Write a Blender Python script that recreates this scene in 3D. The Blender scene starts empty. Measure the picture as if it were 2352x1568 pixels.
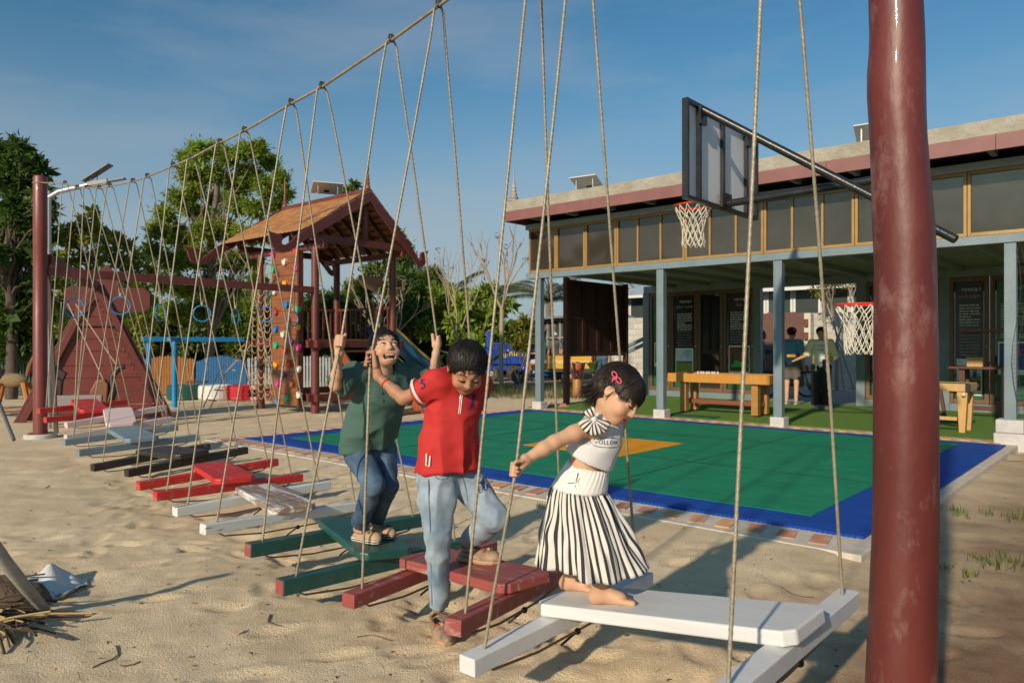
import bpy, bmesh, math, random
import numpy as np
from mathutils import Vector, Matrix
from mathutils.bvhtree import BVHTree

random.seed(7)
rng = np.random.default_rng(7)
scene = bpy.context.scene
COL = scene.collection
R = math.radians

# ------------------------------------------------------------------ camera
F, HC, CU, CV = 1700.0, 1.28, 1176.0, 792.0      # focal (px), eye height (m), principal point of the survey grid


def at(u, v, y):
    """survey point: direction (u, v) at y metres in front of the camera -> world"""
    return Vector(((u - CU) / F * y, y, HC - (v - CV) / F * y))


def gnd(u, v, z=0.0):
    return at(u, v, F * (HC - z) / (v - CV))


cam_d = bpy.data.cameras.new('camera')
cam_d.sensor_width = 36.0
cam_d.lens = F / 2352.0 * 36.0
cam_d.shift_y = 8.0 / 2352.0
cam_d.clip_start = 0.05
cam_d.clip_end = 3000.0
cam_d.dof.use_dof = True
cam_d.dof.focus_distance = 3.2
cam_d.dof.aperture_fstop = 6.3
cam = bpy.data.objects.new('camera', cam_d)
cam.location = (0, 0, HC)
cam.rotation_euler = (R(90), 0, 0)
COL.objects.link(cam)
scene.camera = cam

# ------------------------------------------------------------------ light
SUN_EL, SUN_DIR = 23.0, Vector((0.52, 0.855, 0)).normalized()   # direction the light travels over the ground
world = bpy.data.worlds.new('World')
scene.world = world
world.use_nodes = True
wn, wl = world.node_tree.nodes, world.node_tree.links
wn.clear()
w_out = wn.new('ShaderNodeOutputWorld')
w_bg = wn.new('ShaderNodeBackground')
w_bg.inputs['Strength'].default_value = 0.125
sky = wn.new('ShaderNodeTexSky')
sky.sky_type = 'NISHITA'
sky.sun_disc = False
sky.sun_elevation = R(SUN_EL)
sky.sun_rotation = math.atan2(-SUN_DIR.x, -SUN_DIR.y)
sky.air_density = 1.0
sky.dust_density = 1.0
sky.ozone_density = 3.0
w_tc = wn.new('ShaderNodeTexCoord')
w_map = wn.new('ShaderNodeMapping')
w_map.inputs['Scale'].default_value = (1.0, 1.0, 4.5)
w_no = wn.new('ShaderNodeTexNoise')
w_no.inputs['Scale'].default_value = 1.7
w_no.inputs['Detail'].default_value = 7
w_no.inputs['Roughness'].default_value = 0.55
w_cr = wn.new('ShaderNodeValToRGB')
w_cr.color_ramp.elements[0].position = 0.46
w_cr.color_ramp.elements[0].color = (0, 0, 0, 1)
w_cr.color_ramp.elements[1].position = 0.82
w_cr.color_ramp.elements[1].color = (0.5, 0.5, 0.5, 1)
w_mix = wn.new('ShaderNodeMixRGB')
w_mix.inputs['Color2'].default_value = (2.9, 3.0, 3.2, 1)
wl.new(w_tc.outputs['Generated'], w_map.inputs['Vector'])
wl.new(w_map.outputs[0], w_no.inputs['Vector'])
wl.new(w_no.outputs['Fac'], w_cr.inputs['Fac'])
wl.new(w_cr.outputs['Color'], w_mix.inputs['Fac'])
w_ti = wn.new('ShaderNodeMixRGB')                  # the blue of this sky leans to teal
w_ti.blend_type = 'MULTIPLY'
w_ti.inputs['Fac'].default_value = 1.0
w_ti.inputs['Color2'].default_value = (0.37, 0.66, 0.68, 1)
wl.new(sky.outputs[0], w_ti.inputs['Color1'])
w_sp = wn.new('ShaderNodeSeparateXYZ')
wl.new(w_tc.outputs['Generated'], w_sp.inputs[0])
w_hr = wn.new('ShaderNodeValToRGB')                # pale haze low over the horizon, all the way round
w_hr.color_ramp.interpolation = 'EASE'
w_hr.color_ramp.elements[0].position = 0.0
w_hr.color_ramp.elements[0].color = (0.85, 0.85, 0.85, 1)
w_hr.color_ramp.elements[1].position = 0.40
w_hr.color_ramp.elements[1].color = (0, 0, 0, 1)
wl.new(w_sp.outputs[2], w_hr.inputs['Fac'])
w_hz = wn.new('ShaderNodeMixRGB')
w_hz.inputs['Color2'].default_value = (2.45, 2.75, 3.0, 1)
wl.new(w_hr.outputs[0], w_hz.inputs['Fac'])
wl.new(w_ti.outputs[0], w_hz.inputs['Color1'])
wl.new(w_hz.outputs[0], w_mix.inputs['Color1'])
wl.new(w_mix.outputs[0], w_bg.inputs['Color'])
wl.new(w_bg.outputs[0], w_out.inputs['Surface'])

sun_d = bpy.data.lights.new('sun', 'SUN')
sun_d.energy = 3.8
sun_d.angle = R(1.3)
sun_d.color = (1.0, 0.84, 0.64)
sun = bpy.data.objects.new('sun', sun_d)
ldir = Vector((SUN_DIR.x * math.cos(R(SUN_EL)), SUN_DIR.y * math.cos(R(SUN_EL)), -math.sin(R(SUN_EL))))
sun.rotation_euler = ldir.to_track_quat('-Z', 'Y').to_euler()
sun.location = (-8, -12, 9)
COL.objects.link(sun)

scene.view_settings.view_transform = 'Standard'
scene.view_settings.look = 'None'
scene.view_settings.exposure = 0.26
scene.view_settings.gamma = 1.0
scene.cycles.use_denoising = True
scene.cycles.max_bounces = 8
scene.cycles.diffuse_bounces = 4
scene.cycles.glossy_bounces = 3
scene.cycles.transmission_bounces = 4
scene.cycles.transparent_max_bounces = 8
scene.cycles.caustics_reflective = False
scene.cycles.caustics_refractive = False

# ------------------------------------------------------------------ materials
MATS = {}


def pmat(name, c, rough=0.6, c2=None, ns=6.0, bump=0.0, bs=60.0, metal=0.0, wear=None, wsc=12.0, wlo=0.58, whi=0.66,
         stretch=None, detail=4.0, coat=0.0, spec=0.5, attr=None, trans=0.0, sss=0.0, bdist=0.01, uv=False, rot=None):
    if name in MATS:
        return MATS[name]
    m = bpy.data.materials.new(name)
    m.use_nodes = True
    n, l = m.node_tree.nodes, m.node_tree.links
    b = n['Principled BSDF']
    b.inputs['Roughness'].default_value = rough
    b.inputs['Metallic'].default_value = metal
    b.inputs['Specular IOR Level'].default_value = spec
    b.inputs['Coat Weight'].default_value = coat
    if sss:
        b.inputs['Subsurface Weight'].default_value = sss
        b.inputs['Subsurface Radius'].default_value = (0.012, 0.005, 0.003)
        b.inputs['Subsurface Scale'].default_value = 0.6
    tc = n.new('ShaderNodeTexCoord')
    src = tc.outputs['UV' if uv else 'Object']
    if rot is not None:
        mr = n.new('ShaderNodeMapping')
        mr.inputs['Rotation'].default_value = (0, 0, rot)
        l.new(src, mr.inputs['Vector'])
        src = mr.outputs[0]
    if stretch:
        mp = n.new('ShaderNodeMapping')
        mp.inputs['Scale'].default_value = stretch
        l.new(src, mp.inputs['Vector'])
        src = mp.outputs[0]
    col = None
    c = tuple(c) + (1,)
    if c2 is not None:
        no = n.new('ShaderNodeTexNoise')
        no.inputs['Scale'].default_value = ns
        no.inputs['Detail'].default_value = detail
        no.inputs['Roughness'].default_value = 0.6
        l.new(src, no.inputs['Vector'])
        cr = n.new('ShaderNodeValToRGB')
        cr.color_ramp.elements[0].position = 0.34
        cr.color_ramp.elements[0].color = c
        cr.color_ramp.elements[1].position = 0.66
        cr.color_ramp.elements[1].color = tuple(c2) + (1,)
        l.new(no.outputs['Fac'], cr.inputs['Fac'])
        col = cr.outputs[0]
    if wear is not None:
        no = n.new('ShaderNodeTexNoise')
        no.inputs['Scale'].default_value = wsc
        no.inputs['Detail'].default_value = 8
        no.inputs['Roughness'].default_value = 0.7
        l.new(src, no.inputs['Vector'])
        cr = n.new('ShaderNodeValToRGB')
        cr.color_ramp.elements[0].position = wlo
        cr.color_ramp.elements[1].position = whi
        l.new(no.outputs['Fac'], cr.inputs['Fac'])
        mx = n.new('ShaderNodeMixRGB')
        l.new(cr.outputs[0], mx.inputs['Fac'])
        if col is None:
            mx.inputs['Color1'].default_value = c
        else:
            l.new(col, mx.inputs['Color1'])
        mx.inputs['Color2'].default_value = tuple(wear) + (1,)
        col = mx.outputs[0]
    if attr:
        an = n.new('ShaderNodeAttribute')
        an.attribute_name = attr
        mx = n.new('ShaderNodeMixRGB')
        mx.blend_type = 'MULTIPLY'
        mx.inputs['Fac'].default_value = 1.0
        if col is None:
            mx.inputs['Color1'].default_value = c
        else:
            l.new(col, mx.inputs['Color1'])
        l.new(an.outputs['Color'], mx.inputs['Color2'])
        col = mx.outputs[0]
    if col is None:
        b.inputs['Base Color'].default_value = c
    else:
        l.new(col, b.inputs['Base Color'])
    if bump:
        no = n.new('ShaderNodeTexNoise')
        no.inputs['Scale'].default_value = bs
        no.inputs['Detail'].default_value = 5
        l.new(src, no.inputs['Vector'])
        bp = n.new('ShaderNodeBump')
        bp.inputs['Strength'].default_value = bump
        bp.inputs['Distance'].default_value = bdist
        l.new(no.outputs['Fac'], bp.inputs['Height'])
        l.new(bp.outputs[0], b.inputs['Normal'])
    if trans:
        tr = n.new('ShaderNodeBsdfTranslucent')
        if col is None:
            tr.inputs['Color'].default_value = c
        else:
            l.new(col, tr.inputs['Color'])
        ms = n.new('ShaderNodeMixShader')
        ms.inputs[0].default_value = trans
        l.new(b.outputs[0], ms.inputs[1])
        l.new(tr.outputs[0], ms.inputs[2])
        l.new(ms.outputs[0], n['Material Output'].inputs['Surface'])
    MATS[name] = m
    return m


# ------------------------------------------------------------------ noise
_NT = np.random.default_rng(3).random((32, 32, 32)).astype(np.float32)


def vnoise(p, f=1.0, seed=0):
    """smooth value noise in 0..1 for an (N,3) array"""
    q = np.asarray(p, np.float64) * f + seed * 7.31
    i = np.floor(q).astype(np.int64)
    t = q - i
    t = t * t * (3 - 2 * t)
    i &= 31
    j = (i + 1) & 31
    x0, y0, z0, x1, y1, z1 = i[:, 0], i[:, 1], i[:, 2], j[:, 0], j[:, 1], j[:, 2]
    a, b, c = t[:, 0], t[:, 1], t[:, 2]
    n00 = _NT[x0, y0, z0] * (1 - a) + _NT[x1, y0, z0] * a
    n10 = _NT[x0, y1, z0] * (1 - a) + _NT[x1, y1, z0] * a
    n01 = _NT[x0, y0, z1] * (1 - a) + _NT[x1, y0, z1] * a
    n11 = _NT[x0, y1, z1] * (1 - a) + _NT[x1, y1, z1] * a
    return (n00 * (1 - b) + n10 * b) * (1 - c) + (n01 * (1 - b) + n11 * b) * c


# ------------------------------------------------------------------ objects
WM = {}          # world matrix of every thing, to turn world coordinates into local ones


def tag(o, label=None, cat=None, group=None, kind=None):
    if label:
        o['label'] = label
    if cat:
        o['category'] = cat
    if group:
        o['group'] = group
    if kind:
        o['kind'] = kind
    return o


def thing(name, label, cat, loc=(0, 0, 0), rz=0.0, group=None):
    o = bpy.data.objects.new(name, None)
    o.empty_display_size = 0.1
    COL.objects.link(o)
    o.location = loc
    o.rotation_euler = (0, 0, rz)
    WM[o] = Matrix.Translation(Vector(loc)) @ Matrix.Rotation(rz, 4, 'Z')
    return tag(o, label, cat, group)


def link(name, me, parent=None, mat=None, smooth=False):
    if mat is not None:
        for m in (mat if isinstance(mat, (list, tuple)) else [mat]):
            me.materials.append(m)
    if smooth:
        me.polygons.foreach_set('use_smooth', np.ones(len(me.polygons), bool))
    o = bpy.data.objects.new(name, me)
    COL.objects.link(o)
    if parent is not None:
        o.parent = parent
        M = WM.get(parent, Matrix())
        WM[o] = M
        if M != Matrix():
            me.transform(M.inverted())
    else:
        WM[o] = Matrix()
    return o


def npmesh(name, V, Fq, attr=None):
    """fast mesh from arrays: V (N,3), Fq (M,3|4)"""
    V = np.asarray(V, np.float32)
    Fq = np.asarray(Fq, np.int32)
    me = bpy.data.meshes.new(name)
    k = Fq.shape[1]
    me.vertices.add(len(V))
    me.vertices.foreach_set('co', V.ravel())
    me.loops.add(Fq.size)
    me.loops.foreach_set('vertex_index', Fq.ravel())
    me.polygons.add(len(Fq))
    me.polygons.foreach_set('loop_start', np.arange(0, Fq.size, k, dtype=np.int32))
    if attr:
        for an, av in attr.items():
            av = np.asarray(av, np.float32)
            if av.ndim == 1:
                av = np.stack([av, av, av], 1)
            a = me.color_attributes.new(an, 'FLOAT_COLOR', 'POINT')
            a.data.foreach_set('color', np.concatenate([av, np.ones((len(av), 1), np.float32)], 1).ravel())
    me.update(calc_edges=True)
    me.validate()
    return me


def copy_tree(o, parent=None, loc=None, rz=None):
    c = o.copy()
    COL.objects.link(c)
    if parent is not None:
        c.parent = parent
    if loc is not None:
        c.location = loc
    if rz is not None:
        c.rotation_euler = (0, 0, rz)
    for ch in list(o.children):
        copy_tree(ch, c)
    return c


def perp(d):
    d = Vector(d).normalized()
    a = Vector((0, 0, 1)) if abs(d.z) < 0.9 else Vector((1, 0, 0))
    s = d.cross(a).normalized()
    return s, s.cross(d).normalized()


def frame(origin, ex, ey, ez=(0, 0, 1)):
    ex, ey, ez, o = Vector(ex), Vector(ey), Vector(ez), Vector(origin)
    return Matrix(((ex.x, ey.x, ez.x, o.x), (ex.y, ey.y, ez.y, o.y), (ex.z, ey.z, ez.z, o.z), (0, 0, 0, 1)))


class MB:
    def __init__(s):
        s.v, s.f = [], []

    def add(s, vs, fs):
        b = len(s.v)
        s.v += [tuple(p) for p in vs]
        s.f += [tuple(b + i for i in f) for f in fs]
        return s

    def fbox(s, M, x0, x1, y0, y1, z0, z1):
        vs = [M @ Vector(p) for p in ((x0, y0, z0), (x1, y0, z0), (x1, y1, z0), (x0, y1, z0), (x0, y0, z1), (x1, y0, z1), (x1, y1, z1), (x0, y1, z1))]
        return s.add(vs, ((0, 3, 2, 1), (4, 5, 6, 7), (0, 1, 5, 4), (1, 2, 6, 5), (2, 3, 7, 6), (3, 0, 4, 7)))

    def box(s, c, size, rz=0.0):
        M = Matrix.Translation(Vector(c)) @ Matrix.Rotation(rz, 4, 'Z')
        x, y, z = (k / 2 for k in size)
        return s.fbox(M, -x, x, -y, y, -z, z)

    def bar(s, p, q, w, h, up=(0, 0, 1)):
        """rectangular bar from p to q, w sideways, h along up"""
        p, q = Vector(p), Vector(q)
        d = (q - p)
        L = d.length
        d.normalize()
        up = Vector(up)
        sd = d.cross(up)
        if sd.length < 1e-4:
            sd = d.cross(Vector((0, 1, 0)))
        sd.normalize()
        u2 = sd.cross(d).normalized()
        return s.fbox(frame(p, d, sd, u2), 0, L, -w / 2, w / 2, -h / 2, h / 2)

    def tube(s, pts, r, n=8, cap=True):
        pts = [Vector(p) for p in pts]
        rs = r if isinstance(r, (list, tuple)) else [r] * len(pts)
        b = len(s.v)
        sd = None
        for i, p in enumerate(pts):
            d = (pts[min(i + 1, len(pts) - 1)] - pts[max(i - 1, 0)])
            if d.length < 1e-9:
                d = Vector((0, 0, 1))
            d.normalize()
            if sd is None:
                sd, _ = perp(d)
            sd = (sd - d * sd.dot(d)).normalized()
            o = d.cross(sd)
            for k in range(n):
                a = 2 * math.pi * k / n
                s.v.append(tuple(p + (sd * math.cos(a) + o * math.sin(a)) * rs[i]))
        for i in range(len(pts) - 1):
            for k in range(n):
                a, c = b + i * n + k, b + i * n + (k + 1) % n
                s.f.append((a, c, c + n, a + n))
        if cap:
            s.f.append(tuple(b + k for k in reversed(range(n))))
            e = b + (len(pts) - 1) * n
            s.f.append(tuple(e + k for k in range(n)))
        return s

    def lathe(s, c, prof, n=16, ax=None):
        """profile of (radius, height) pairs about the vertical (or ax) through c"""
        c = Vector(c)
        if ax is None:
            X, Y, Z = Vector((1, 0, 0)), Vector((0, 1, 0)), Vector((0, 0, 1))
        else:
            Z = Vector(ax).normalized()
            X, Y = perp(Z)
        b = len(s.v)
        for r, h in prof:
            for k in range(n):
                a = 2 * math.pi * k / n
                s.v.append(tuple(c + X * (r * math.cos(a)) + Y * (r * math.sin(a)) + Z * h))
        for i in range(len(prof) - 1):
            for k in range(n):
                a, d = b + i * n + k, b + i * n + (k + 1) % n
                s.f.append((a, d, d + n, a + n))
        s.f.append(tuple(b + k for k in reversed(range(n))))
        e = b + (len(prof) - 1) * n
        s.f.append(tuple(e + k for k in range(n)))
        return s

    def prism(s, M, outline, t0, t1):
        """outline of (x, z) in frame M, extruded along the frame's y from t0 to t1"""
        n = len(outline)
        vs = [M @ Vector((x, t0, z)) for x, z in outline] + [M @ Vector((x, t1, z)) for x, z in outline]
        fs = [tuple(range(n)), tuple(range(2 * n - 1, n - 1, -1))]
        for i in range(n):
            j = (i + 1) % n
            fs.append((i, i + n, j + n, j))
        return s.add(vs, fs)

    def torus(s, c, ax, R0, r, n=28, m=8):
        X, Y = perp(ax)
        c = Vector(c)
        pts = [c + X * (R0 * math.cos(2 * math.pi * k / n)) + Y * (R0 * math.sin(2 * math.pi * k / n)) for k in range(n)]
        b = len(s.v)
        Z = Vector(ax).normalized()
        for p in pts:
            d = (p - c).normalized()
            for k in range(m):
                a = 2 * math.pi * k / m
                s.v.append(tuple(p + d * (r * math.cos(a)) + Z * (r * math.sin(a))))
        for i in range(n):
            for k in range(m):
                a, e = b + i * m + k, b + i * m + (k + 1) % m
                f, g = b + ((i + 1) % n) * m + k, b + ((i + 1) % n) * m + (k + 1) % m
                s.f.append((a, f, g, e))
        return s

    def sphere(s, c, r, n=12, m=8, M=None):
        c = Vector(c)
        r = Vector(r) if not isinstance(r, (int, float)) else Vector((r, r, r))
        b = len(s.v)
        M = M or Matrix.Identity(3)
        for i in range(m + 1):
            t = math.pi * i / m
            for k in range(n):
                a = 2 * math.pi * k / n
                s.v.append(tuple(c + M @ Vector((r.x * math.sin(t) * math.cos(a), r.y * math.sin(t) * math.sin(a), r.z * math.cos(t)))))
        for i in range(m):
            for k in range(n):
                a, d = b + i * n + k, b + i * n + (k + 1) % n
                s.f.append((a, a + n, d + n, d))
        return s

    def mesh(s, name):
        me = bpy.data.meshes.new(name)
        me.from_pydata(s.v, [], s.f)
        bm = bmesh.new()
        bm.from_mesh(me)
        bmesh.ops.remove_doubles(bm, verts=bm.verts, dist=1e-6)
        bmesh.ops.recalc_face_normals(bm, faces=bm.faces)
        bm.to_mesh(me)
        bm.free()
        return me

    def build(s, name, mat, parent=None, smooth=False, bevel=0.0, seg=2):
        o = link(name, s.mesh(name), parent, mat, smooth)
        if smooth:
            try:
                o.data.set_sharp_from_angle(angle=R(38))
            except Exception:
                pass
        if bevel:
            bv = o.modifiers.new('bevel', 'BEVEL')
            bv.width = bevel
            bv.segments = seg
            bv.limit_method = 'ANGLE'
            bv.harden_normals = False
        return o


def text_mesh(body, size, extrude=0.0, align='CENTER', shear=0.0, spacing=1.0, width=None):
    cu = bpy.data.curves.new('lettering', 'FONT')
    cu.body = body
    cu.size = size
    cu.extrude = extrude
    cu.align_x = align
    cu.align_y = 'CENTER'
    cu.shear = shear
    cu.space_character = spacing
    cu.resolution_u = 2
    if width:
        cu.text_boxes[0].width = width
    ob = bpy.data.objects.new('lettering', cu)
    COL.objects.link(ob)
    dg = bpy.context.evaluated_depsgraph_get()
    me = bpy.data.meshes.new_from_object(ob.evaluated_get(dg))
    bpy.data.objects.remove(ob)
    return me


def lettering(body, size, M, mat, parent, extrude=0.0015, name='lettering', **kw):
    """flat letters laid in frame M (x along the line, y up the letters, z out of the surface)"""
    me = text_mesh(body, size, extrude, **kw)
    me.transform(M)
    return link(name, me, parent, mat)


def decal(name, me, bvh, origin, right, up, proj, mat, parent, off=0.0025):
    """press a flat mesh (x, y plane) on to a surface"""
    origin, right, up, proj = Vector(origin), Vector(right).normalized(), Vector(up).normalized(), Vector(proj).normalized()
    bm = bmesh.new()
    bm.from_mesh(me)
    bmesh.ops.subdivide_edges(bm, edges=[e for e in bm.edges if e.calc_length() > 0.012], cuts=1)
    for v in bm.verts:
        p = origin + right * v.co.x + up * v.co.y
        hit, nor, _, _ = bvh.ray_cast(p - proj * 0.25, proj)
        if hit is None:
            near = bvh.find_nearest(p)
            hit, nor = near[0], near[1]
        v.co = hit - proj * off
    bm.to_mesh(me)
    bm.free()
    return link(name, me, parent, mat)


def bvh_of(o):
    me = o.data
    M = WM.get(o, Matrix())
    return BVHTree.FromPolygons([M @ v.co for v in me.vertices], [tuple(p.vertices) for p in me.polygons])


# the place is laid out on one grid: E1 runs along the building front, E2 points towards it
E1, E2 = Vector((0.752, -0.659, 0)), Vector((0.659, 0.752, 0))
GA = math.atan2(E1.y, E1.x)
FB = frame((0.55, 14.6, 0), E1, E2)            # building frame: x along the front, y into the building
FC = frame((-3.55, 9.9, 0), E1, E2)            # court frame


def t_on(u, s, fr=FB):
    """where the sight line through u meets the line y = s of a grid frame"""
    o = fr @ Vector((0, s, 0))
    k = (u - CU) / F
    return (k * o.y - o.x) / (E1.x - k * E1.y)


def leaf_mesh(name, C, D, N, L, W, shade, bend=0.25):
    """one small bent blade per row: base C, direction D, normal N, length L, width W"""
    n = len(C)
    D = D / (np.linalg.norm(D, axis=1, keepdims=True) + 1e-9)
    S = np.cross(D, N)
    S /= (np.linalg.norm(S, axis=1, keepdims=True) + 1e-9)
    U = np.cross(S, D)
    L = np.broadcast_to(np.asarray(L, float), (n,))[:, None]
    W = np.broadcast_to(np.asarray(W, float), (n,))[:, None]
    V = np.empty((n, 4, 3))
    V[:, 0] = C
    V[:, 1] = C + D * L * 0.45 + S * W * 0.5 + U * L * bend * 0.3
    V[:, 2] = C + D * L - U * L * bend * 0.3
    V[:, 3] = C + D * L * 0.45 - S * W * 0.5 + U * L * bend * 0.3
    Fq = np.arange(n * 4).reshape(n, 4)
    sh = np.repeat(np.asarray(shade), 4, axis=0)
    return npmesh(name, V.reshape(-1, 3), Fq, {'tint': sh})


def rand_dirs(n):
    d = rng.normal(size=(n, 3))
    return d / np.linalg.norm(d, axis=1, keepdims=True)
# ================================================================== THE SETTING
def court_xy(X, Y):
    dx, dy = X - FC[0][3], Y - FC[1][3]
    return dx * E1.x + dy * E1.y, dx * E2.x + dy * E2.y


def ground_z(X, Y):
    """height of the sand at world x, y (arrays)"""
    X, Y = np.asarray(X, float), np.asarray(Y, float)
    P = np.stack([X.ravel(), Y.ravel(), np.zeros(X.size)], 1)
    # dunes a hand high, footprints, crumbs
    h = (vnoise(P, 0.9, 1) - 0.5) * 0.04 + (vnoise(P, 2.6, 2) - 0.5) * 0.014 + (vnoise(P, 6.5, 3) - 0.5) * 0.009
    h += (vnoise(P, 15.0, 4) - 0.5) * 0.010 + (vnoise(P, 34.0, 5) - 0.5) * 0.005
    ft = vnoise(P, 4.2, 9)
    h -= np.clip(ft - 0.62, 0, 1) * 0.05
    h = h.reshape(X.shape)
    cx, cy = court_xy(X, Y)
    # scuffed trench under the hanging steps
    ax, ay = X + 6.5, Y - 10.2
    al, ac = ax * 0.684 - ay * 0.729, ax * 0.729 + ay * 0.684
    tr = np.exp(-(ac / 0.45) ** 2) * ((al > 1) & (al < 11.3))
    h = h * (1 + 0.35 * tr) - 0.035 * tr
    # flatten towards the paving, the building and the far ground
    d = np.maximum(np.maximum(-0.30 - cx, cx - 7.80), np.maximum(-0.34 - cy, cy - 5.9))
    k = np.clip((d - 0.0) / 0.5, 0, 1)
    near = np.clip(1.6 - np.hypot(X, Y - 3) / 14, 0.15, 1)
    h = h * k * near + .016 * (1 - k) * (cx < 7.7)
    h = np.where(d < 0, -0.10, h)
    right = np.clip((cx - 7.6) / 0.5, 0, 1) * (cy > -2.5)
    h = h - 0.045 * right
    bx = cx - 3.1
    inside = (cy > 5.7) & (bx > -0.6) & (cy < 30)
    h = np.where(inside, -0.06, h)
    return h


def nonuni(segs):
    out = [segs[0][0]]
    for a, b, st in segs:
        n = max(1, int(round((b - a) / st)))
        out += list(a + (b - a) * (np.arange(n) + 1) / n)
    return np.array(out)


gx = nonuni([(-900, -60, 120), (-60, -14, 4), (-14, -7, 0.35), (-7, -3.2, 0.045), (-3.2, 2.6, 0.026), (2.6, 5.5, 0.05), (5.5, 14, 0.4), (14, 60, 4), (60, 900, 120)])
gy = nonuni([(-60, -8, 6), (-8, 1.2, 0.6), (1.2, 5.2, 0.026), (5.2, 9, 0.045), (9, 16, 0.1), (16, 30, 0.5), (30, 80, 5), (80, 900, 90)])
GX, GY = np.meshgrid(gx, gy, indexing='ij')
GZ = ground_z(GX, GY)
# trodden footprints, paired along wandering tracks and crowded under the steps
_fr = np.random.default_rng(21)
_prints = []
for _ in range(26):
    x, y, a = _fr.uniform(-4.5, 2.2), _fr.uniform(2.2, 8.5), _fr.uniform(0, 6.28)
    for k in range(10):
        sd = .08 if k % 2 else -.08
        _prints.append((x - math.sin(a) * sd, y + math.cos(a) * sd, a + _fr.uniform(-.25, .25)))
        a += _fr.uniform(-.25, .25)
        x, y = x + math.cos(a) * .36, y + math.sin(a) * .36
for k in range(110):
    t = _fr.uniform(4, 11)
    w = _fr.normal() * .38
    _prints.append((-6.5 + .684 * t + .729 * w, 10.2 - .729 * t + .684 * w, _fr.uniform(0, 6.28)))
for x, y, a in _prints:
    c_ = court_xy(x, y)
    if c_[0] > -.6 and c_[1] > -.65:
        continue
    i0, i1 = np.searchsorted(gx, (x - .25, x + .25))
    j0, j1 = np.searchsorted(gy, (y - .25, y + .25))
    dx, dy = GX[i0:i1, j0:j1] - x, GY[i0:i1, j0:j1] - y
    q = np.sqrt(((dx * math.cos(a) + dy * math.sin(a)) / .115) ** 2 + ((dy * math.cos(a) - dx * math.sin(a)) / .05) ** 2)
    GZ[i0:i1, j0:j1] += -.015 * np.exp(-q ** 4) + .006 * np.exp(-((q - 1.35) / .35) ** 2)
ni, nj = GX.shape
idx = np.arange(ni * nj).reshape(ni, nj)
gq = np.stack([idx[:-1, :-1], idx[1:, :-1], idx[1:, 1:], idx[:-1, 1:]], -1).reshape(-1, 4)

sand = bpy.data.materials.new('sand')
sand.use_nodes = True
n, l = sand.node_tree.nodes, sand.node_tree.links
bs = n['Principled BSDF']
bs.inputs['Roughness'].default_value = 0.95
bs.inputs['Specular IOR Level'].default_value = 0.15
tc = n.new('ShaderNodeTexCoord')


def _noise(sc, det=6, rough=0.6, vec=None):
    k = n.new('ShaderNodeTexNoise')
    k.inputs['Scale'].default_value = sc
    k.inputs['Detail'].default_value = det
    k.inputs['Roughness'].default_value = rough
    l.new(vec or tc.outputs['Object'], k.inputs['Vector'])
    return k


def _ramp(src, a, ca, b, cb):
    k = n.new('ShaderNodeValToRGB')
    k.color_ramp.elements[0].position, k.color_ramp.elements[0].color = a, tuple(ca) + (1,)
    k.color_ramp.elements[1].position, k.color_ramp.elements[1].color = b, tuple(cb) + (1,)
    l.new(src, k.inputs['Fac'])
    return k


def _mix(fac, a, b):
    k = n.new('ShaderNodeMixRGB')
    l.new(fac, k.inputs['Fac'])
    for s_, v_ in (('Color1', a), ('Color2', b)):
        if isinstance(v_, tuple):
            k.inputs[s_].default_value = v_ + (1,)
        else:
            l.new(v_, k.inputs[s_])
    return k


c1 = _ramp(_noise(1.3, 6).outputs['Fac'], 0.3, (0.76, 0.585, 0.375), 0.7, (0.87, 0.72, 0.50))
c2 = _mix(_ramp(_noise(190, 3).outputs['Fac'], 0.36, (0.55, 0.55, 0.55), 0.56, (0, 0, 0)).outputs[0], c1.outputs[0], (0.60, 0.445, 0.27))
c3 = _mix(_ramp(_noise(26, 5, 0.75).outputs['Fac'], 0.66, (0, 0, 0), 0.74, (0.6, 0.6, 0.6)).outputs[0], c2.outputs[0], (0.24, 0.155, 0.08))
# the bare earth right of the court is browner, the road beyond the yard paler
xyz = n.new('ShaderNodeSeparateXYZ')
l.new(tc.outputs['Object'], xyz.inputs[0])


def _math(op, a, b):
    k = n.new('ShaderNodeMath')
    k.operation = op
    for i, v_ in enumerate((a, b)):
        if isinstance(v_, (int, float)):
            k.inputs[i].default_value = v_
        else:
            l.new(v_, k.inputs[i])
    return k.outputs[0]


cxn = _math('ADD', _math('MULTIPLY', _math('ADD', xyz.outputs[0], 3.55), E1.x), _math('MULTIPLY', _math('SUBTRACT', xyz.outputs[1], 9.9), E1.y))
cxn = _math('ADD', cxn, _math('MULTIPLY', _noise(1.6, 5).outputs['Fac'], 1.6))
earth = _ramp(_math('MULTIPLY', cxn, 0.1), 0.83, (0, 0, 0), 0.94, (1, 1, 1))
brown = _ramp(_noise(2.2, 6).outputs['Fac'], 0.34, (0.235, 0.135, 0.08), 0.68, (0.42, 0.285, 0.175))
c4 = _mix(earth.outputs[0], c3.outputs[0], brown.outputs[0])
l.new(c4.outputs[0], bs.inputs['Base Color'])
h1 = _noise(95, 5, 0.7)
h2 = _noise(260, 2, 0.5)
hs = _math('ADD', h1.outputs['Fac'], _math('MULTIPLY', h2.outputs['Fac'], 0.35))
bp = n.new('ShaderNodeBump')
bp.inputs['Strength'].default_value = 0.95
bp.inputs['Distance'].default_value = 0.013
l.new(hs, bp.inputs['Height'])
l.new(bp.outputs[0], bs.inputs['Normal'])

ground = link('ground', npmesh('ground', np.stack([GX, GY, GZ], -1).reshape(-1, 3), gq), None, sand, True)
tag(ground, 'pale yellow sand of the playground, trodden into small humps', 'ground', kind='structure')

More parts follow.
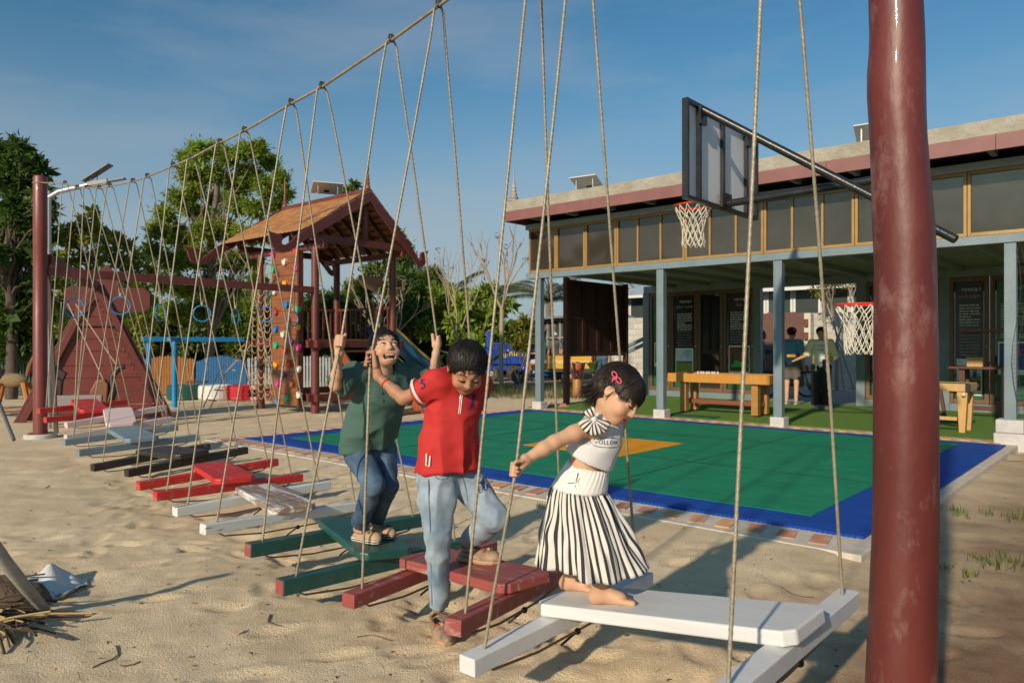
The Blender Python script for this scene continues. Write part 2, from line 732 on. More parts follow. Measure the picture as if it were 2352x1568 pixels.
# ------------------------------------------------------------------ paving round the court, bricks set in mortar
mortar = pmat('mortar', (0.52, 0.45, 0.37), 0.9, (0.64, 0.56, 0.47), 9, 0.5, 120)
brickm = pmat('paver_brick', (0.50, 0.20, 0.11), 0.9, (0.60, 0.31, 0.20), 5, 0.5, 90, wear=(0.52, 0.46, 0.39), wsc=9, wlo=0.56, whi=0.66)
brickm2 = pmat('paver_brick_orange', (0.64, 0.29, 0.11), 0.9, (0.68, 0.40, 0.22), 5, 0.5, 90, wear=(0.54, 0.48, 0.41), wsc=8, wlo=0.56, whi=0.66)
LX, LY = 7.75, 5.85
mb = MB()
mb.fbox(FC, -0.36, LX + 0.10, -0.40, LY + 0.62, -0.25, 0.022)
paving = mb.build('paving', mortar, None, bevel=0.008)
tag(paving, 'concrete paving border set with worn terracotta bricks around the sports court', 'paving', kind='structure')
bm_ = MB()
bm_.fbox(Matrix(), -0.115, 0.115, -0.058, 0.058, -0.01, 0.007)
brick_me = bm_.mesh('brick')
brick_me.materials.append(brickm)
brick_me2 = brick_me.copy()
brick_me2.materials[0] = brickm2


def brick(cx, cy, rz, z=0.022, par=paving):
    o = bpy.data.objects.new('brick', brick_me if rng.random() < 0.6 else brick_me2)
    COL.objects.link(o)
    o.parent = par
    o.location = FC @ Vector((cx, cy, z + rng.uniform(-0.003, 0.002)))
    o.rotation_euler = (rng.uniform(-0.015, 0.015), rng.uniform(-0.015, 0.015), GA + rz + rng.uniform(-0.08, 0.08))
    s_ = rng.uniform(0.85, 1.1)
    o.scale = (s_, rng.uniform(0.85, 1.1), 1)
    return o


for k in range(37):                                   # near side, bricks laid across the strip
    brick(-0.2 + k * 0.215, -0.19, math.pi / 2 + 0.25)
for k in range(26):                                   # left side
    brick(-0.19, 0.05 + k * 0.235, 0.2)
for k in range(36):                                   # building side, two courses
    brick(-0.1 + k * 0.22, LY + 0.15, math.pi / 2)
    brick(0.0 + k * 0.22, LY + 0.42, math.pi / 2)

# ------------------------------------------------------------------ court of plastic tiles
def tile_mat(name, c, c2):
    m = pmat(name, c, 0.62, c2, 2.5, spec=.22, wear=tuple(min(1, k * 1.0 + 0.22) for k in c2), wsc=5.5, wlo=0.66, whi=0.80, stretch=(1, 2.2, 1), rot=-GA)
    nn, ll = m.node_tree.nodes, m.node_tree.links
    t_ = nn.new('ShaderNodeTexCoord')
    mp = nn.new('ShaderNodeMapping')
    mp.inputs['Rotation'].default_value = (0, 0, -GA)
    ll.new(t_.outputs['Object'], mp.inputs['Vector'])
    br = nn.new('ShaderNodeTexBrick')
    br.offset = 0.0
    br.inputs['Scale'].default_value = 1.0
    br.inputs['Brick Width'].default_value = 0.0165
    br.inputs['Row Height'].default_value = 0.0165
    br.inputs['Mortar Size'].default_value = 0.0035
    br.inputs['Color1'].default_value = br.inputs['Color2'].default_value = (1, 1, 1, 1)
    br.inputs['Mortar'].default_value = (0, 0, 0, 1)
    ll.new(mp.outputs[0], br.inputs['Vector'])
    bp_ = nn.new('ShaderNodeBump')
    bp_.inputs['Strength'].default_value = 0.5
    bp_.inputs['Distance'].default_value = 0.004
    ll.new(br.outputs['Color'], bp_.inputs['Height'])
    ll.new(bp_.outputs[0], nn['Principled BSDF'].inputs['Normal'])
    return m


blue_t = tile_mat('court_blue', (0.006, 0.055, 0.30), (0.010, 0.075, 0.38))
green_t = tile_mat('court_green', (0.008, 0.195, 0.10), (0.016, 0.25, 0.135))
orange_t = tile_mat('court_orange', (0.72, 0.29, 0.012), (0.78, 0.35, 0.02))
court = MB().fbox(FC, 0, LX, 0, LY, 0.0, 0.040).build('court', blue_t)
tag(court, 'mini sports court with green field, blue border and orange diamond', 'sports court', kind='structure')
# toothed edge of the interlocking tiles
mb = MB()
for k in range(int(LX / 0.034)):
    mb.fbox(FC, k * 0.034, k * 0.034 + 0.019, -0.016, 0.003, 0.024, 0.036)
mb.build('edge_teeth', blue_t, court)
BW = 0.46
mb = MB()
mb.fbox(FC, BW, LX - BW, BW * 0.8, LY - BW * 0.6, 0.03, 0.044)
mb.build('field', green_t, court)
ccx, ccy = 3.98, 2.58
mb = MB()
mb.prism(frame(FC @ Vector((ccx, ccy, 0)), E1, (0, 0, 1), E2), [(-.71, -.71), (.71, -.71), (.71, .71), (-.71, .71)], 0.03, 0.048)
mb.build('diamond', orange_t, court)
seam = pmat('court_seam', (0.004, 0.03, 0.02), 0.8)
mb = MB()
for x in (2.3, 5.45):
    mb.fbox(FC, x, x + 0.012, BW * 0.75, LY - BW * 0.55, 0.03, 0.0462)
mb.fbox(FC, BW, LX - BW, 2.02, 2.032, 0.03, 0.0464)
mb.fbox(FC, BW, LX - BW, 4.1, 4.112, 0.03, 0.0464)
mb.build('seam', seam, court)

# ------------------------------------------------------------------ turf, yard and road
turfm = pmat('artificial_turf', (0.11, 0.255, 0.025), 0.85, (0.18, 0.34, 0.045), 55, 1.0, 420, bdist=0.02, detail=8)
turf = MB().fbox(FB, -0.45, 12.0, 0.16, 4.95, -0.05, 0.034).build('artificial_turf', turfm)
tag(turf, 'bright green artificial turf floor under the building', 'turf', kind='structure')
conc = pmat('yard_concrete', (0.24, 0.23, 0.215), 0.85, (0.34, 0.32, 0.29), 2.5, 0.4, 60)
yard = MB().fbox(FB, -6.5, 14.0, 4.97, 10.6, -0.05, 0.02).build('path', conc)
tag(yard, 'grey concrete path running behind the building', 'path', kind='structure')
roadm = pmat('road_dirt', (0.34, 0.25, 0.17), 0.95, (0.45, 0.35, 0.25), 1.4, 0.5, 40)
ya, yb = 20.6, 26.8
mb = MB()
mb.add([(-16, ya + 1.0, 0.035), (6.2, ya, 0.035), (6.2, yb, 0.035), (-16, yb + 1.0, 0.035)], [(0, 1, 2, 3)])
road = mb.build('road', roadm)
tag(road, 'pale dirt road behind the playground', 'road', kind='structure')

# ------------------------------------------------------------------ litter on the sand
def litter():
    n_ = 1900
    y = np.exp(rng.uniform(np.log(1.6), np.log(9.5), n_))
    x = rng.uniform(-0.72, 0.85, n_) * y
    cx, cy = court_xy(x, y)
    ok = ~((cx > -0.5) & (cx < 7.95) & (cy > -0.5) & (cy < 7))
    x, y = x[ok], y[ok]
    z = ground_z(x, y) + 0.003
    C = np.stack([x, y, z], 1)
    m_ = len(C)
    D = rng.normal(size=(m_, 3))
    D[:, 2] *= 0.12
    N = np.tile((0, 0, 1.0), (m_, 1)) + rng.normal(size=(m_, 3)) * 0.3
    tw = rng.random(m_) < 0.55
    L = np.where(tw, rng.uniform(0.02, 0.07, m_), rng.uniform(0.015, 0.035, m_)) * (0.6 + 0.7 * rng.random(m_))
    W = np.where(tw, 0.003, L * 0.42)
    pal = np.array([(0.10, 0.06, 0.035), (0.20, 0.11, 0.05), (0.05, 0.035, 0.025), (0.34, 0.19, 0.06), (0.28, 0.16, 0.09)])
    sh = pal[rng.integers(0, 5, m_)]
    o = link('leaf_litter', leaf_mesh('leaf_litter', C, D, N, L, W, sh, 0.5), None, pmat('litter', (1, 1, 1), 0.9, attr='tint'))
    tag(o, 'dry twigs and brown leaf scraps scattered over the sand', 'litter', kind='stuff')


litter()
mb = MB()
for k in range(16):
    y = math.exp(random.uniform(math.log(2.0), math.log(7)))
    x = random.uniform(-0.68, 0.5) * y
    a = random.uniform(0, 6.28)
    L = random.uniform(0.06, 0.22)
    pts = []
    for i in range(6):
        px, py = x + math.cos(a) * L * i / 5, y + math.sin(a) * L * i / 5
        a += random.uniform(-0.25, 0.25)
        pts.append((px, py, float(ground_z(np.array([px]), np.array([py]))[0]) + 0.004))
    mb.tube(pts, 0.0028, 5)
tag(mb.build('twigs', pmat('twig', (0.13, 0.08, 0.045), 0.9), smooth=True), 'thin dry twigs lying on the sand', 'twigs', kind='stuff')


def grass_tufts(spots, name, label, green, blades=34, h=0.14):
    C, D, Ls, sh = [], [], [], []
    for x, y, r, hh in spots:
        for b in range(blades):
            a, q = rng.uniform(0, 6.28), abs(rng.normal()) * r
            px, py = x + math.cos(a) * q, y + math.sin(a) * q
            C.append((px, py, 0))
            D.append((math.cos(a) * rng.uniform(0.1, 1.3), math.sin(a) * rng.uniform(0.1, 1.3), 1.0))
            Ls.append(hh * rng.uniform(0.4, 1.2))
            k = rng.uniform(0.6, 1.25)
            g = green if rng.random() < 0.75 else (green[0] * 2.2, green[1] * 1.35, green[2] * 1.6)
            sh.append((g[0] * k, g[1] * k, g[2] * k))
    C, D = np.array(C), np.array(D)
    C[:, 2] = ground_z(C[:, 0], C[:, 1]) - 0.01
    N = np.stack([D[:, 0], D[:, 1], -np.hypot(D[:, 0], D[:, 1]) * 0.5], 1) + rng.normal(size=C.shape) * 0.3
    o = link(name, leaf_mesh(name, C, D, N, np.array(Ls), 0.006 + 0.02 * np.array(Ls), np.array(sh), 0.5), None,
             pmat('grass_' + name, (1, 1, 1), 0.7, attr='tint', trans=0.3))
    return tag(o, label, 'grass', kind='stuff')


sp = []
for u, v, r, hh in ((2320, 1275, .05, .10), (2340, 1180, .06, .10), (2230, 1310, .02, .09), (2165, 1290, .03, .07), (2200, 1165, .03, .08), (2300, 1290, .05, .11),
                    (2210, 1175, .04, .07), (2290, 1170, .05, .08), (2250, 1270, .03, .06), (1240, 1165, .025, .05)):
    p = gnd(u, v)
    sp.append((p.x, p.y, r, hh))
grass_tufts(sp, 'weed_tufts', 'sparse green weed tufts on the brown earth beside the court', (0.10, 0.16, 0.03), 30)
sp = []
for k in range(170):
    u, v = random.uniform(1020, 1330), random.uniform(892, 916)
    p = gnd(u, v)
    sp.append((p.x, p.y, 0.22, random.uniform(0.12, 0.34)))
for k in range(60):
    u, v = random.uniform(720, 1000), random.uniform(880, 905)
    p = gnd(u, v)
    sp.append((p.x, p.y, 0.22, random.uniform(0.1, 0.3)))
grass_tufts(sp, 'verge_grass', 'rough grass verge between the sand and the dirt road', (0.09, 0.12, 0.03), 26)
# ================================================================== GAMES BUILDING
steel = pmat('painted_steel', (0.14, 0.19, 0.22), 0.45, (0.18, 0.235, 0.265), 3, 0.15, 40, wear=(0.24, 0.28, 0.30), wsc=9, wlo=0.62, whi=0.78)
steel_d = pmat('steel_dark', (0.20, 0.235, 0.25), 0.55, (0.25, 0.285, 0.30), 4)
cement = pmat('cement', (0.28, 0.255, 0.205), 0.9, (0.38, 0.35, 0.29), 3.5, 0.8, 16, wear=(0.24, 0.22, 0.19), wsc=8, wlo=0.6, whi=0.75, bdist=0.03)
footm = pmat('footing_concrete', (0.44, 0.43, 0.41), 0.9, (0.55, 0.54, 0.52), 8, 0.4, 60)
fasciam = pmat('fascia_paint', (0.19, 0.075, 0.070), 0.55, (0.23, 0.095, 0.088), 3, 0.1, 40)
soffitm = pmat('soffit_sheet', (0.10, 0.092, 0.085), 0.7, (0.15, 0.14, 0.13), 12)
bronze = pmat('bronze_frame', (0.30, 0.175, 0.05), 0.42, (0.36, 0.22, 0.07), 5, metal=0.15)
browna = pmat('brown_frame', (0.13, 0.07, 0.034), 0.45, (0.17, 0.092, 0.045), 5)
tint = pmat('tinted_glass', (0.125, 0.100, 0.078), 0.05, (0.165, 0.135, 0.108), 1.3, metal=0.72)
tint2 = pmat('tinted_glass_clear', (0.018, 0.02, 0.02), 0.03, None, spec=0.9)
screwm = pmat('screw', (0.6, 0.6, 0.58), 0.4, metal=0.7)

bld = thing('games_building', 'two-storey games building with open ground floor, grey steel columns and brown window band', 'building', FB @ Vector((0, 0, 0)), GA)
XR = 11.5
COLS = [0.0, 2.716, 4.77, 7.77, 10.6]
for t in COLS:
    w = 0.062
    mb = MB().fbox(FB, t - w, t + w, -w, w, 0.05, 2.585)
    co = mb.build('column', steel, bld, bevel=0.006)
    mb = MB()
    for s_ in (-1, 1):
        mb.fbox(FB, t - w - 0.004, t - w + 0.012, -w - 0.006, w + 0.006, 0.2, 2.58)
    mb.build('flange', steel, co)
    hw, hh = (0.11, 0.17) if t < 7 else (0.17, 0.33)
    mb = MB().fbox(FB, t - hw, t + hw, -hw, hw, -0.1, hh if t < 7 else 0.16)
    if t > 7:
        mb.fbox(FB, t - hw + 0.02, t + hw - 0.02, -hw + 0.02, hw - 0.02, 0.163, hh)
    mb.build('footing', footm, co, bevel=0.012)
# floor edge beam
MB().fbox(FB, -0.29, XR, -0.085, 0.085, 2.586, 2.70).build('edge_beam', steel, bld, bevel=0.004)
mb = MB()
for k in range(34):
    mb.sphere(FB @ Vector((-0.2 + k * 0.3 + random.uniform(-.05, .05), -0.088, 2.668)), 0.007, 6, 4)
mb.build('screws', screwm, bld)
# upper window band
WZ0, WZ1 = 2.706, 3.56
us = [1216, 1278.5, 1345, 1417, 1574, 1755, 1964, 2222, 2420]
ts = [t_on(u, -0.03) for u in us] + [XR]
subs = {3: (1465.5, 1518), 4: (1631, 1691), 5: (1820, 1889.5), 6: (2090,)}
for k in range(len(ts) - 1):
    a, b = ts[k] + 0.004, ts[k + 1] - 0.004
    fw = 0.038
    mb = MB()
    mb.fbox(FB, a, a + fw, -0.055, 0.02, WZ0, WZ1)
    mb.fbox(FB, b - fw, b, -0.055, 0.02, WZ0, WZ1)
    mb.fbox(FB, a + fw, b - fw, -0.052, 0.018, WZ0, WZ0 + 0.045)
    mb.fbox(FB, a + fw, b - fw, -0.052, 0.018, WZ1 - 0.045, WZ1)
    cuts = [t_on(u, -0.03) for u in subs.get(k, ())]
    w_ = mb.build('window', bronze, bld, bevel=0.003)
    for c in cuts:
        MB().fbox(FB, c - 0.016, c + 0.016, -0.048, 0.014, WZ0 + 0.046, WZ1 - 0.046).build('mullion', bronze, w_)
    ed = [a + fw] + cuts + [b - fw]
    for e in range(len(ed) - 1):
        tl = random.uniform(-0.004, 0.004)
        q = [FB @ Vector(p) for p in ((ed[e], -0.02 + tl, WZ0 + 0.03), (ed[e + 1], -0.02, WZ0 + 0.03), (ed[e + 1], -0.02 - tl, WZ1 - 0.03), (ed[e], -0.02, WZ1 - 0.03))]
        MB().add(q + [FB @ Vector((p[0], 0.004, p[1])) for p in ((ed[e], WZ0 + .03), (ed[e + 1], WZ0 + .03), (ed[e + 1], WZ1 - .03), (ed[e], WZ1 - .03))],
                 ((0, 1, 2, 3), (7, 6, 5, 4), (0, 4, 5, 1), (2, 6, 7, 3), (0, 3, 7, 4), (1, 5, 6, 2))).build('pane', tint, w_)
# side wall of the upper floor and dark body behind the glass
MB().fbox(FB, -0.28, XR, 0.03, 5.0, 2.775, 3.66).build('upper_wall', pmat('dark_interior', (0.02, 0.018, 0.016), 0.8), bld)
MB().fbox(FB, -0.30, XR, -0.09, 0.09, 3.562, 3.665).build('lintel_beam', pmat('steel_pale', (0.30, 0.36, 0.40), 0.45, (0.36, 0.42, 0.45), 4), bld, bevel=0.004)
# roof: cement upstand, painted fascia, corrugated soffit with ribs
MB().fbox(FB, -0.31, XR, -0.66, 5.05, 3.845, 4.045).build('roof_slab', cement, bld, bevel=0.012)
mb = MB()
for k in range(6):
    a = -0.30 + k * 2.0
    mb.fbox(FB, a + 0.002, a + 1.998, -0.69, -0.655, 3.655, 3.842)
mb.fbox(FB, -0.335, -0.302, -0.69, 5.0, 3.655, 3.842)
mb.build('fascia', fasciam, bld, bevel=0.003)
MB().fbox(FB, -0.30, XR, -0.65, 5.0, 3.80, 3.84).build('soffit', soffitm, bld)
for k in range(13):
    MB().fbox(FB, 0.1 + k * 0.83, 0.17 + k * 0.83, -0.64, -0.09, 3.70, 3.79).build('rafter', steel_d, bld)
# ground floor ceiling: dark corrugated sheet, joists
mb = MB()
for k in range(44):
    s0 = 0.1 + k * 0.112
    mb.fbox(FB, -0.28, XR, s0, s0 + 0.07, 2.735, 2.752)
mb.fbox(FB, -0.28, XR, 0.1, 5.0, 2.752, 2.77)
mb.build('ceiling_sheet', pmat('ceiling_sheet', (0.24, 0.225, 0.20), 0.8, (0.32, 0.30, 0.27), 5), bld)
for k in range(13):
    MB().fbox(FB, 0.35 + k * 0.86, 0.41 + k * 0.86, 0.09, 4.7, 2.655, 2.733).build('joist', steel_d, bld)
MB().fbox(FB, -0.5, XR, 4.72, 4.90, 2.56, 2.73).build('inner_beam', steel_d, bld)
SI = 4.8
tA, tB, tC = t_on(1486, SI), t_on(1740, SI), t_on(1978, SI)
tD = t_on(2170, SI)
for t in (tA, tB, tC, tD):
    MB().fbox(FB, t - 0.085, t + 0.085, SI - 0.06, SI + 0.10, 0.03, 2.56).build('inner_column', steel, bld, bevel=0.004)
for a, b in ((tA, tB), (tC, tD), (tD, XR)):
    MB().fbox(FB, a + 0.085, b - 0.085, SI - 0.04, SI + 0.07, 0.03, 0.17).build('sill_beam', steel, bld, bevel=0.004)

# ------------------------------------------------------------------ glazed doors with printed panels
pgreen = pmat('print_green', (0.012, 0.095, 0.045), 0.35, (0.018, 0.115, 0.055), 2)
pblack = pmat('print_black', (0.006, 0.008, 0.009), 0.3)
pwhite = pmat('print_white', (0.85, 0.85, 0.83), 0.6)
pgrey = pmat('print_grey', (0.55, 0.56, 0.56), 0.6)
ppink = pmat('print_pink', (0.55, 0.33, 0.33), 0.6)
plogo = pmat('print_logo_green', (0.03, 0.13, 0.07), 0.5)


def scribble(parent, a, b, z0, z1, y, rows, m, gap=0.5):
    """lines of print too small to read: short raised strokes"""
    mb = MB()
    dz = (z1 - z0) / rows
    for r in range(rows):
        zc = z1 - (r + 0.5) * dz
        x = a
        end = b if (r + 1) % 5 else a + (b - a) * 0.55
        while x < end - 0.01:
            w = random.uniform(0.03, 0.12)
            mb.fbox(FB, x, min(x + w, end), y - 0.001, y, zc - dz * gap / 2 * random.uniform(.7, 1.2), zc + dz * gap / 2)
            x += w + random.uniform(0.008, 0.02)
    return mb.build('printed_lines', m, parent)


def face_frame(t, s, z):
    return frame(FB @ Vector((t, s, z)), E1, (0, 0, 1), -E2)


LOGO = 'កម្សាន្ត'


def panel(u0, u1, kind, title=None, caption=None, para=None):
    a, b = t_on(u0, SI - 0.03), t_on(u1, SI - 0.03)
    z0, z1 = 0.175, 2.555
    fw = 0.075
    mb = MB()
    mb.fbox(FB, a, a + fw, SI - 0.055, SI + 0.03, z0, z1)
    mb.fbox(FB, b - fw, b, SI - 0.055, SI + 0.03, z0, z1)
    mb.fbox(FB, a + fw, b - fw, SI - 0.052, SI + 0.028, z0, z0 + 0.09)
    mb.fbox(FB, a + fw, b - fw, SI - 0.052, SI + 0.028, z1 - 0.09, z1)
    d = mb.build('door', browna, bld, bevel=0.004)
    MB().fbox(FB, a + fw, b - fw, SI - 0.02, SI, z0 + 0.09, z1 - 0.09).build('pane', tint2, d)
    MB().sphere(FB @ Vector((b - fw / 2, SI - 0.065, 1.25)), 0.018, 8, 6).build('lock', screwm, d)
    if kind == 'glass':
        return d
    y = SI - 0.022
    px0, px1 = a + fw + 0.03, b - fw - 0.02
    zt = 1.52 if kind != 'green' else 1.4
    MB().fbox(FB, px0, px1, y - 0.002, y, 1.02, z1 - 0.10).build('poster', pblack if kind != 'green' else pgreen, d)
    MB().fbox(FB, px0, px1, y - 0.002, y, z0 + 0.1, 1.018).build('poster_base', pgreen, d)
    w = px1 - px0
    mx = (px0 + px1) / 2
    y2 = y - 0.003
    lettering(LOGO, 0.085, face_frame(mx + 0.03, y2, 2.32), pwhite, d)
    lettering(LOGO, 0.15, face_frame(mx + 0.06, y2, 0.62), plogo, d)
    if title:
        lettering(title, 0.085, face_frame(mx, y2, 2.19), ppink, d)
    scribble(d, px0 + 0.06, px1 - 0.05, 1.62 if para else 1.4, 2.05, y2, 8 if para else 14, pgrey)
    if para:
        for i, ln in enumerate(para):
            sz = min(0.052, w * 1.75 / max(10, len(ln)))
            lettering(ln, sz, face_frame(px0 + 0.06, y2, 1.585 - i * 0.062), pwhite, d, align='LEFT')
    # framed picture
    pz0, pz1 = 0.80, 1.22 if para else 1.34
    if para:
        pz1 = 1.585 - len(para) * 0.062 - 0.01
        pz0 = pz1 - 0.62
    MB().fbox(FB, px0 + 0.02, px1 - 0.02, y - 0.006, y - 0.002, pz0 - 0.06, pz1).build('picture_mount', pwhite, d)
    return d, px0 + 0.04, px1 - 0.04, y - 0.007, pz0 + 0.03, pz1 - 0.03


def pic(d, x0, x1, y, z0, z1, cells, name='picture'):
    """a printed photograph as flat coloured patches: (x0, x1, z0, z1, colour material) in 0..1"""
    for i, (a, b, c, e, m) in enumerate(cells):
        MB().fbox(FB, x0 + (x1 - x0) * a, x0 + (x1 - x0) * b, y - 0.0008 * (i + 1), y, z0 + (z1 - z0) * c, z0 + (z1 - z0) * e).build(name, m, d)


def ptm(name, a, b, sc=8):
    return pmat(name, a, 0.5, b, sc, detail=8)


skyp = ptm('print_sky', (0.24, 0.46, 0.75), (0.82, 0.84, 0.86), 5)
bushp = ptm('print_bush', (0.05, 0.11, 0.02), (0.34, 0.40, 0.05), 30)
feltp = pmat('print_felt', (0.015, 0.45, 0.11), 0.5)
brownp = ptm('print_brown', (0.10, 0.03, 0.02), (0.20, 0.07, 0.04), 10)
bluep = pmat('print_blue', (0.02, 0.06, 0.25), 0.5)
redp = pmat('print_red', (0.45, 0.05, 0.03), 0.5)
skinp = pmat('print_skin', (0.35, 0.20, 0.12), 0.5)

p = panel(1493, 1540, 'green')
pic(p[0], *p[1:], [(0, 1, 0, 1, brownp), (0, 1, .72, 1, ptm('print_roof', (.5, .25, .05), (.1, .2, .1))), (.2, .5, .05, .5, bluep), (.25, .45, .45, .7, redp), (.8, .95, .1, .6, redp)])
p = panel(1541, 1602, 'black', 'ព្រៃកោងកាង', None,
          ['Cambodia has a total of 60 000 hectares of', 'mangrove, according to a report from the', 'Ministry of Environment. Among them, Koh', 'Kong has 46,929 hectares, accounting for',
           '85% of the country\'s mangrove. Many of these', 'communities to promote eco-tourism'])
pic(p[0], *p[1:], [(0, 1, .45, 1, skyp), (0, 1, 0, .46, bushp), (0, 1, .44, .5, bluep)])
panel(1603, 1661, 'glass')
p = panel(1662, 1733, 'black', 'ប៊ីយ៉ា', 'Billiards',
          ['Billiards is a cue sport played on a rectangular', 'table with a set of small balls and a cue', 'which is used to hit balls against each other', 'into pockets. The creation of the first', 'table is attributed to Louis XI of France'])
pic(p[0], *p[1:], [(0, 1, 0, 1, brownp), (.05, .95, .08, .22, pblack)])
xa, xb, yy, za, zb = p[1:]
M_ = frame(FB @ Vector((xa, yy - 0.002, za)), E1, -E2)
MB().prism(M_, [(.06 * (xb - xa), .18 * (zb - za)), (.94 * (xb - xa), .18 * (zb - za)), (.94 * (xb - xa), .30 * (zb - za)), (.30 * (xb - xa), .46 * (zb - za))], 0, 0.002).build('picture', feltp, p[0])
MB().fbox(FB, xa + .10 * (xb - xa), xa + .22 * (xb - xa), yy - 0.005, yy, za + .3 * (zb - za), za + .72 * (zb - za)).build('picture', pblack, p[0])
MB().sphere(FB @ Vector((xa + .16 * (xb - xa), yy - 0.003, za + .76 * (zb - za))), 0.02, 8, 6).build('picture', skinp, p[0])
lettering('Billiards', 0.075, face_frame((xa + xb) / 2, yy - 0.004, za - 0.055), pblack, p[0])
p = panel(1989, 2060, 'black', 'កូនហ្គោល', None)
pic(p[0], *p[1:], [(0, 1, 0, 1, feltp), (0, 1, .6, 1, pblack), (.1, .5, .05, .3, pwhite)])
panel(2062, 2160, 'glass')
p = panel(2180, 2272, 'black', 'អុកចត្រង្គ', 'Ouk',
          ['Ouk Chaktrang, also known as Cambodian', 'Chess, is a popular form of chess played in', 'Cambodia, especially among men. Research', 'on temple carvings has shown that the game', 'was depicted long ago in historical',
           'sculptures at Bayon Temple, Angkor Wat,', 'Preah Khan, and other sites. The game is', 'enjoyable in its own right, offering a blend', 'of challenge and dynamics. Its slightly'])
pic(p[0], *p[1:], [(0, 1, .35, 1, skyp), (0, 1, 0, .36, brownp), (.35, 1, .38, .48, bushp), (.42, .62, .7, 1, bushp)])
xa, xb, yy, za, zb = p[1:]
W_, H_ = xb - xa, zb - za
for (a, b, c, e, m) in ((.66, .84, .62, .86, skinp), (.67, .82, .42, .62, bluep), (.70, .78, .86, .95, bluep), (.68, .73, .22, .42, skinp), (.77, .81, .22, .42, skinp),
                        (.06, .36, .40, .52, bluep), (.04, .16, .34, .46, redp), (.2, .3, .05, .3, redp), (.55, .6, .3, .42, pblack), (.48, .52, .3, .42, pblack)):
    MB().fbox(FB, xa + a * W_, xa + b * W_, yy - 0.0062, yy - 0.004, za + c * H_, za + e * H_).build('picture', m, p[0])
for i in range(6):
    MB().fbox(FB, xa + (.05 + .16 * i) * W_, xa + (.13 + .16 * i) * W_, yy - 0.0052, yy - 0.003, za + (.06 + .08 * (i % 2)) * H_, za + (.13 + .08 * (i % 2)) * H_).build('picture', pwhite if i % 2 else redp, p[0])
lettering('Ouk Chaktrang(Cambodian Chess)', 0.055, face_frame((xa + xb) / 2, yy - 0.004, za - 0.055), pblack, p[0])
p = panel(2274, 2380, 'green')
pic(p[0], *p[1:], [(0, 1, 0, 1, bluep), (.55, .8, .5, .75, redp)])
# spire on the roof corner
prof = [(.13, 0), (.13, .03), (.10, .04), (.075, .05), (.09, .08), (.06, .11), (.065, .15), (.04, .18), (.055, .21), (.035, .25), (.045, .28), (.025, .32), (.03, .35), (.012, .42), (.008, .62), (.003, .66)]
MB().lathe(FB @ Vector((-0.2, -0.55, 4.045)), prof, 14).build('spire', cement, bld, smooth=True)

# solar panels standing on the roof
solm = pmat('solar_back', (0.62, 0.62, 0.60), 0.5)
solf = pmat('solar_face', (0.02, 0.025, 0.05), 0.2)
frm = pmat('galvanised', (0.48, 0.49, 0.50), 0.4, metal=0.6)


def solar(base, rz, size=(0.52, 0.46), lift=0.22, tilt=28, label='', group='solar panels on the roofs'):
    t_ = thing('rooftop_solar', label, 'solar panel', base, rz, group)
    Mr = Matrix.Translation(Vector(base) + Vector((0, 0, lift))) @ Matrix.Rotation(rz, 4, 'Z') @ Matrix.Rotation(R(tilt), 4, 'X')
    w, h = size
    MB().fbox(Mr, -w / 2, w / 2, -h / 2, h / 2, -0.012, 0.004).build('backing', solm, t_)
    MB().fbox(Mr, -w / 2 + .015, w / 2 - .015, -h / 2 + .015, h / 2 - .015, 0.005, 0.012).build('cells', solf, t_)
    MB().fbox(Mr, -0.05, 0.05, 0.05, 0.11, -0.03, -0.013).build('junction_box', pmat('black_plastic', (0.015, 0.015, 0.016), 0.4), t_)
    for s_ in (-1, 1):
        tp = Mr @ Vector((s_ * w * 0.32, h * 0.30, -0.012))
        MB().tube([(tp.x, tp.y, base[2]), tp], 0.009, 6).build('leg', frm, t_)
        tp = Mr @ Vector((s_ * w * 0.32, -h * 0.30, -0.012))
        MB().tube([(tp.x, tp.y, base[2]), tp], 0.009, 6).build('leg', frm, t_)
    return t_


b_ = FB @ Vector((t_on(1350, -0.35), -0.35, 4.045))
solar(tuple(b_), GA + 0.15, label='small tilted solar panel on the roof edge left of the basketball backboard', lift=0.16, tilt=-24)
b_ = FB @ Vector((t_on(2012, -0.3), -0.3, 4.045))
solar(tuple(b_), GA + 0.15, label='small solar panel on the roof edge half hidden by the thick red log post', lift=0.17, tilt=-24)
# ================================================================== HANGING STEP BRIDGE
A_ = Vector((-6.5, 10.2, 0))
B_ = Vector((1.11, 2.11, 0))
redpost = pmat('red_oxide_paint', (0.165, 0.036, 0.030), 0.42, (0.20, 0.048, 0.04), 2.2, 0.25, 7, wear=(0.36, 0.19, 0.165), wsc=4.5, wlo=0.60, whi=0.82, stretch=(1, 1, .45), coat=0.12, bdist=0.02)
logpaint = pmat('log_post_paint', (0.085, 0.014, 0.011), 0.47, (0.135, 0.026, 0.020), 3.5, 0.5, 11, wear=(0.27, 0.155, 0.14), wsc=6.5, wlo=0.54, whi=0.74, stretch=(1, 1, .5), coat=0.08, bdist=0.012)


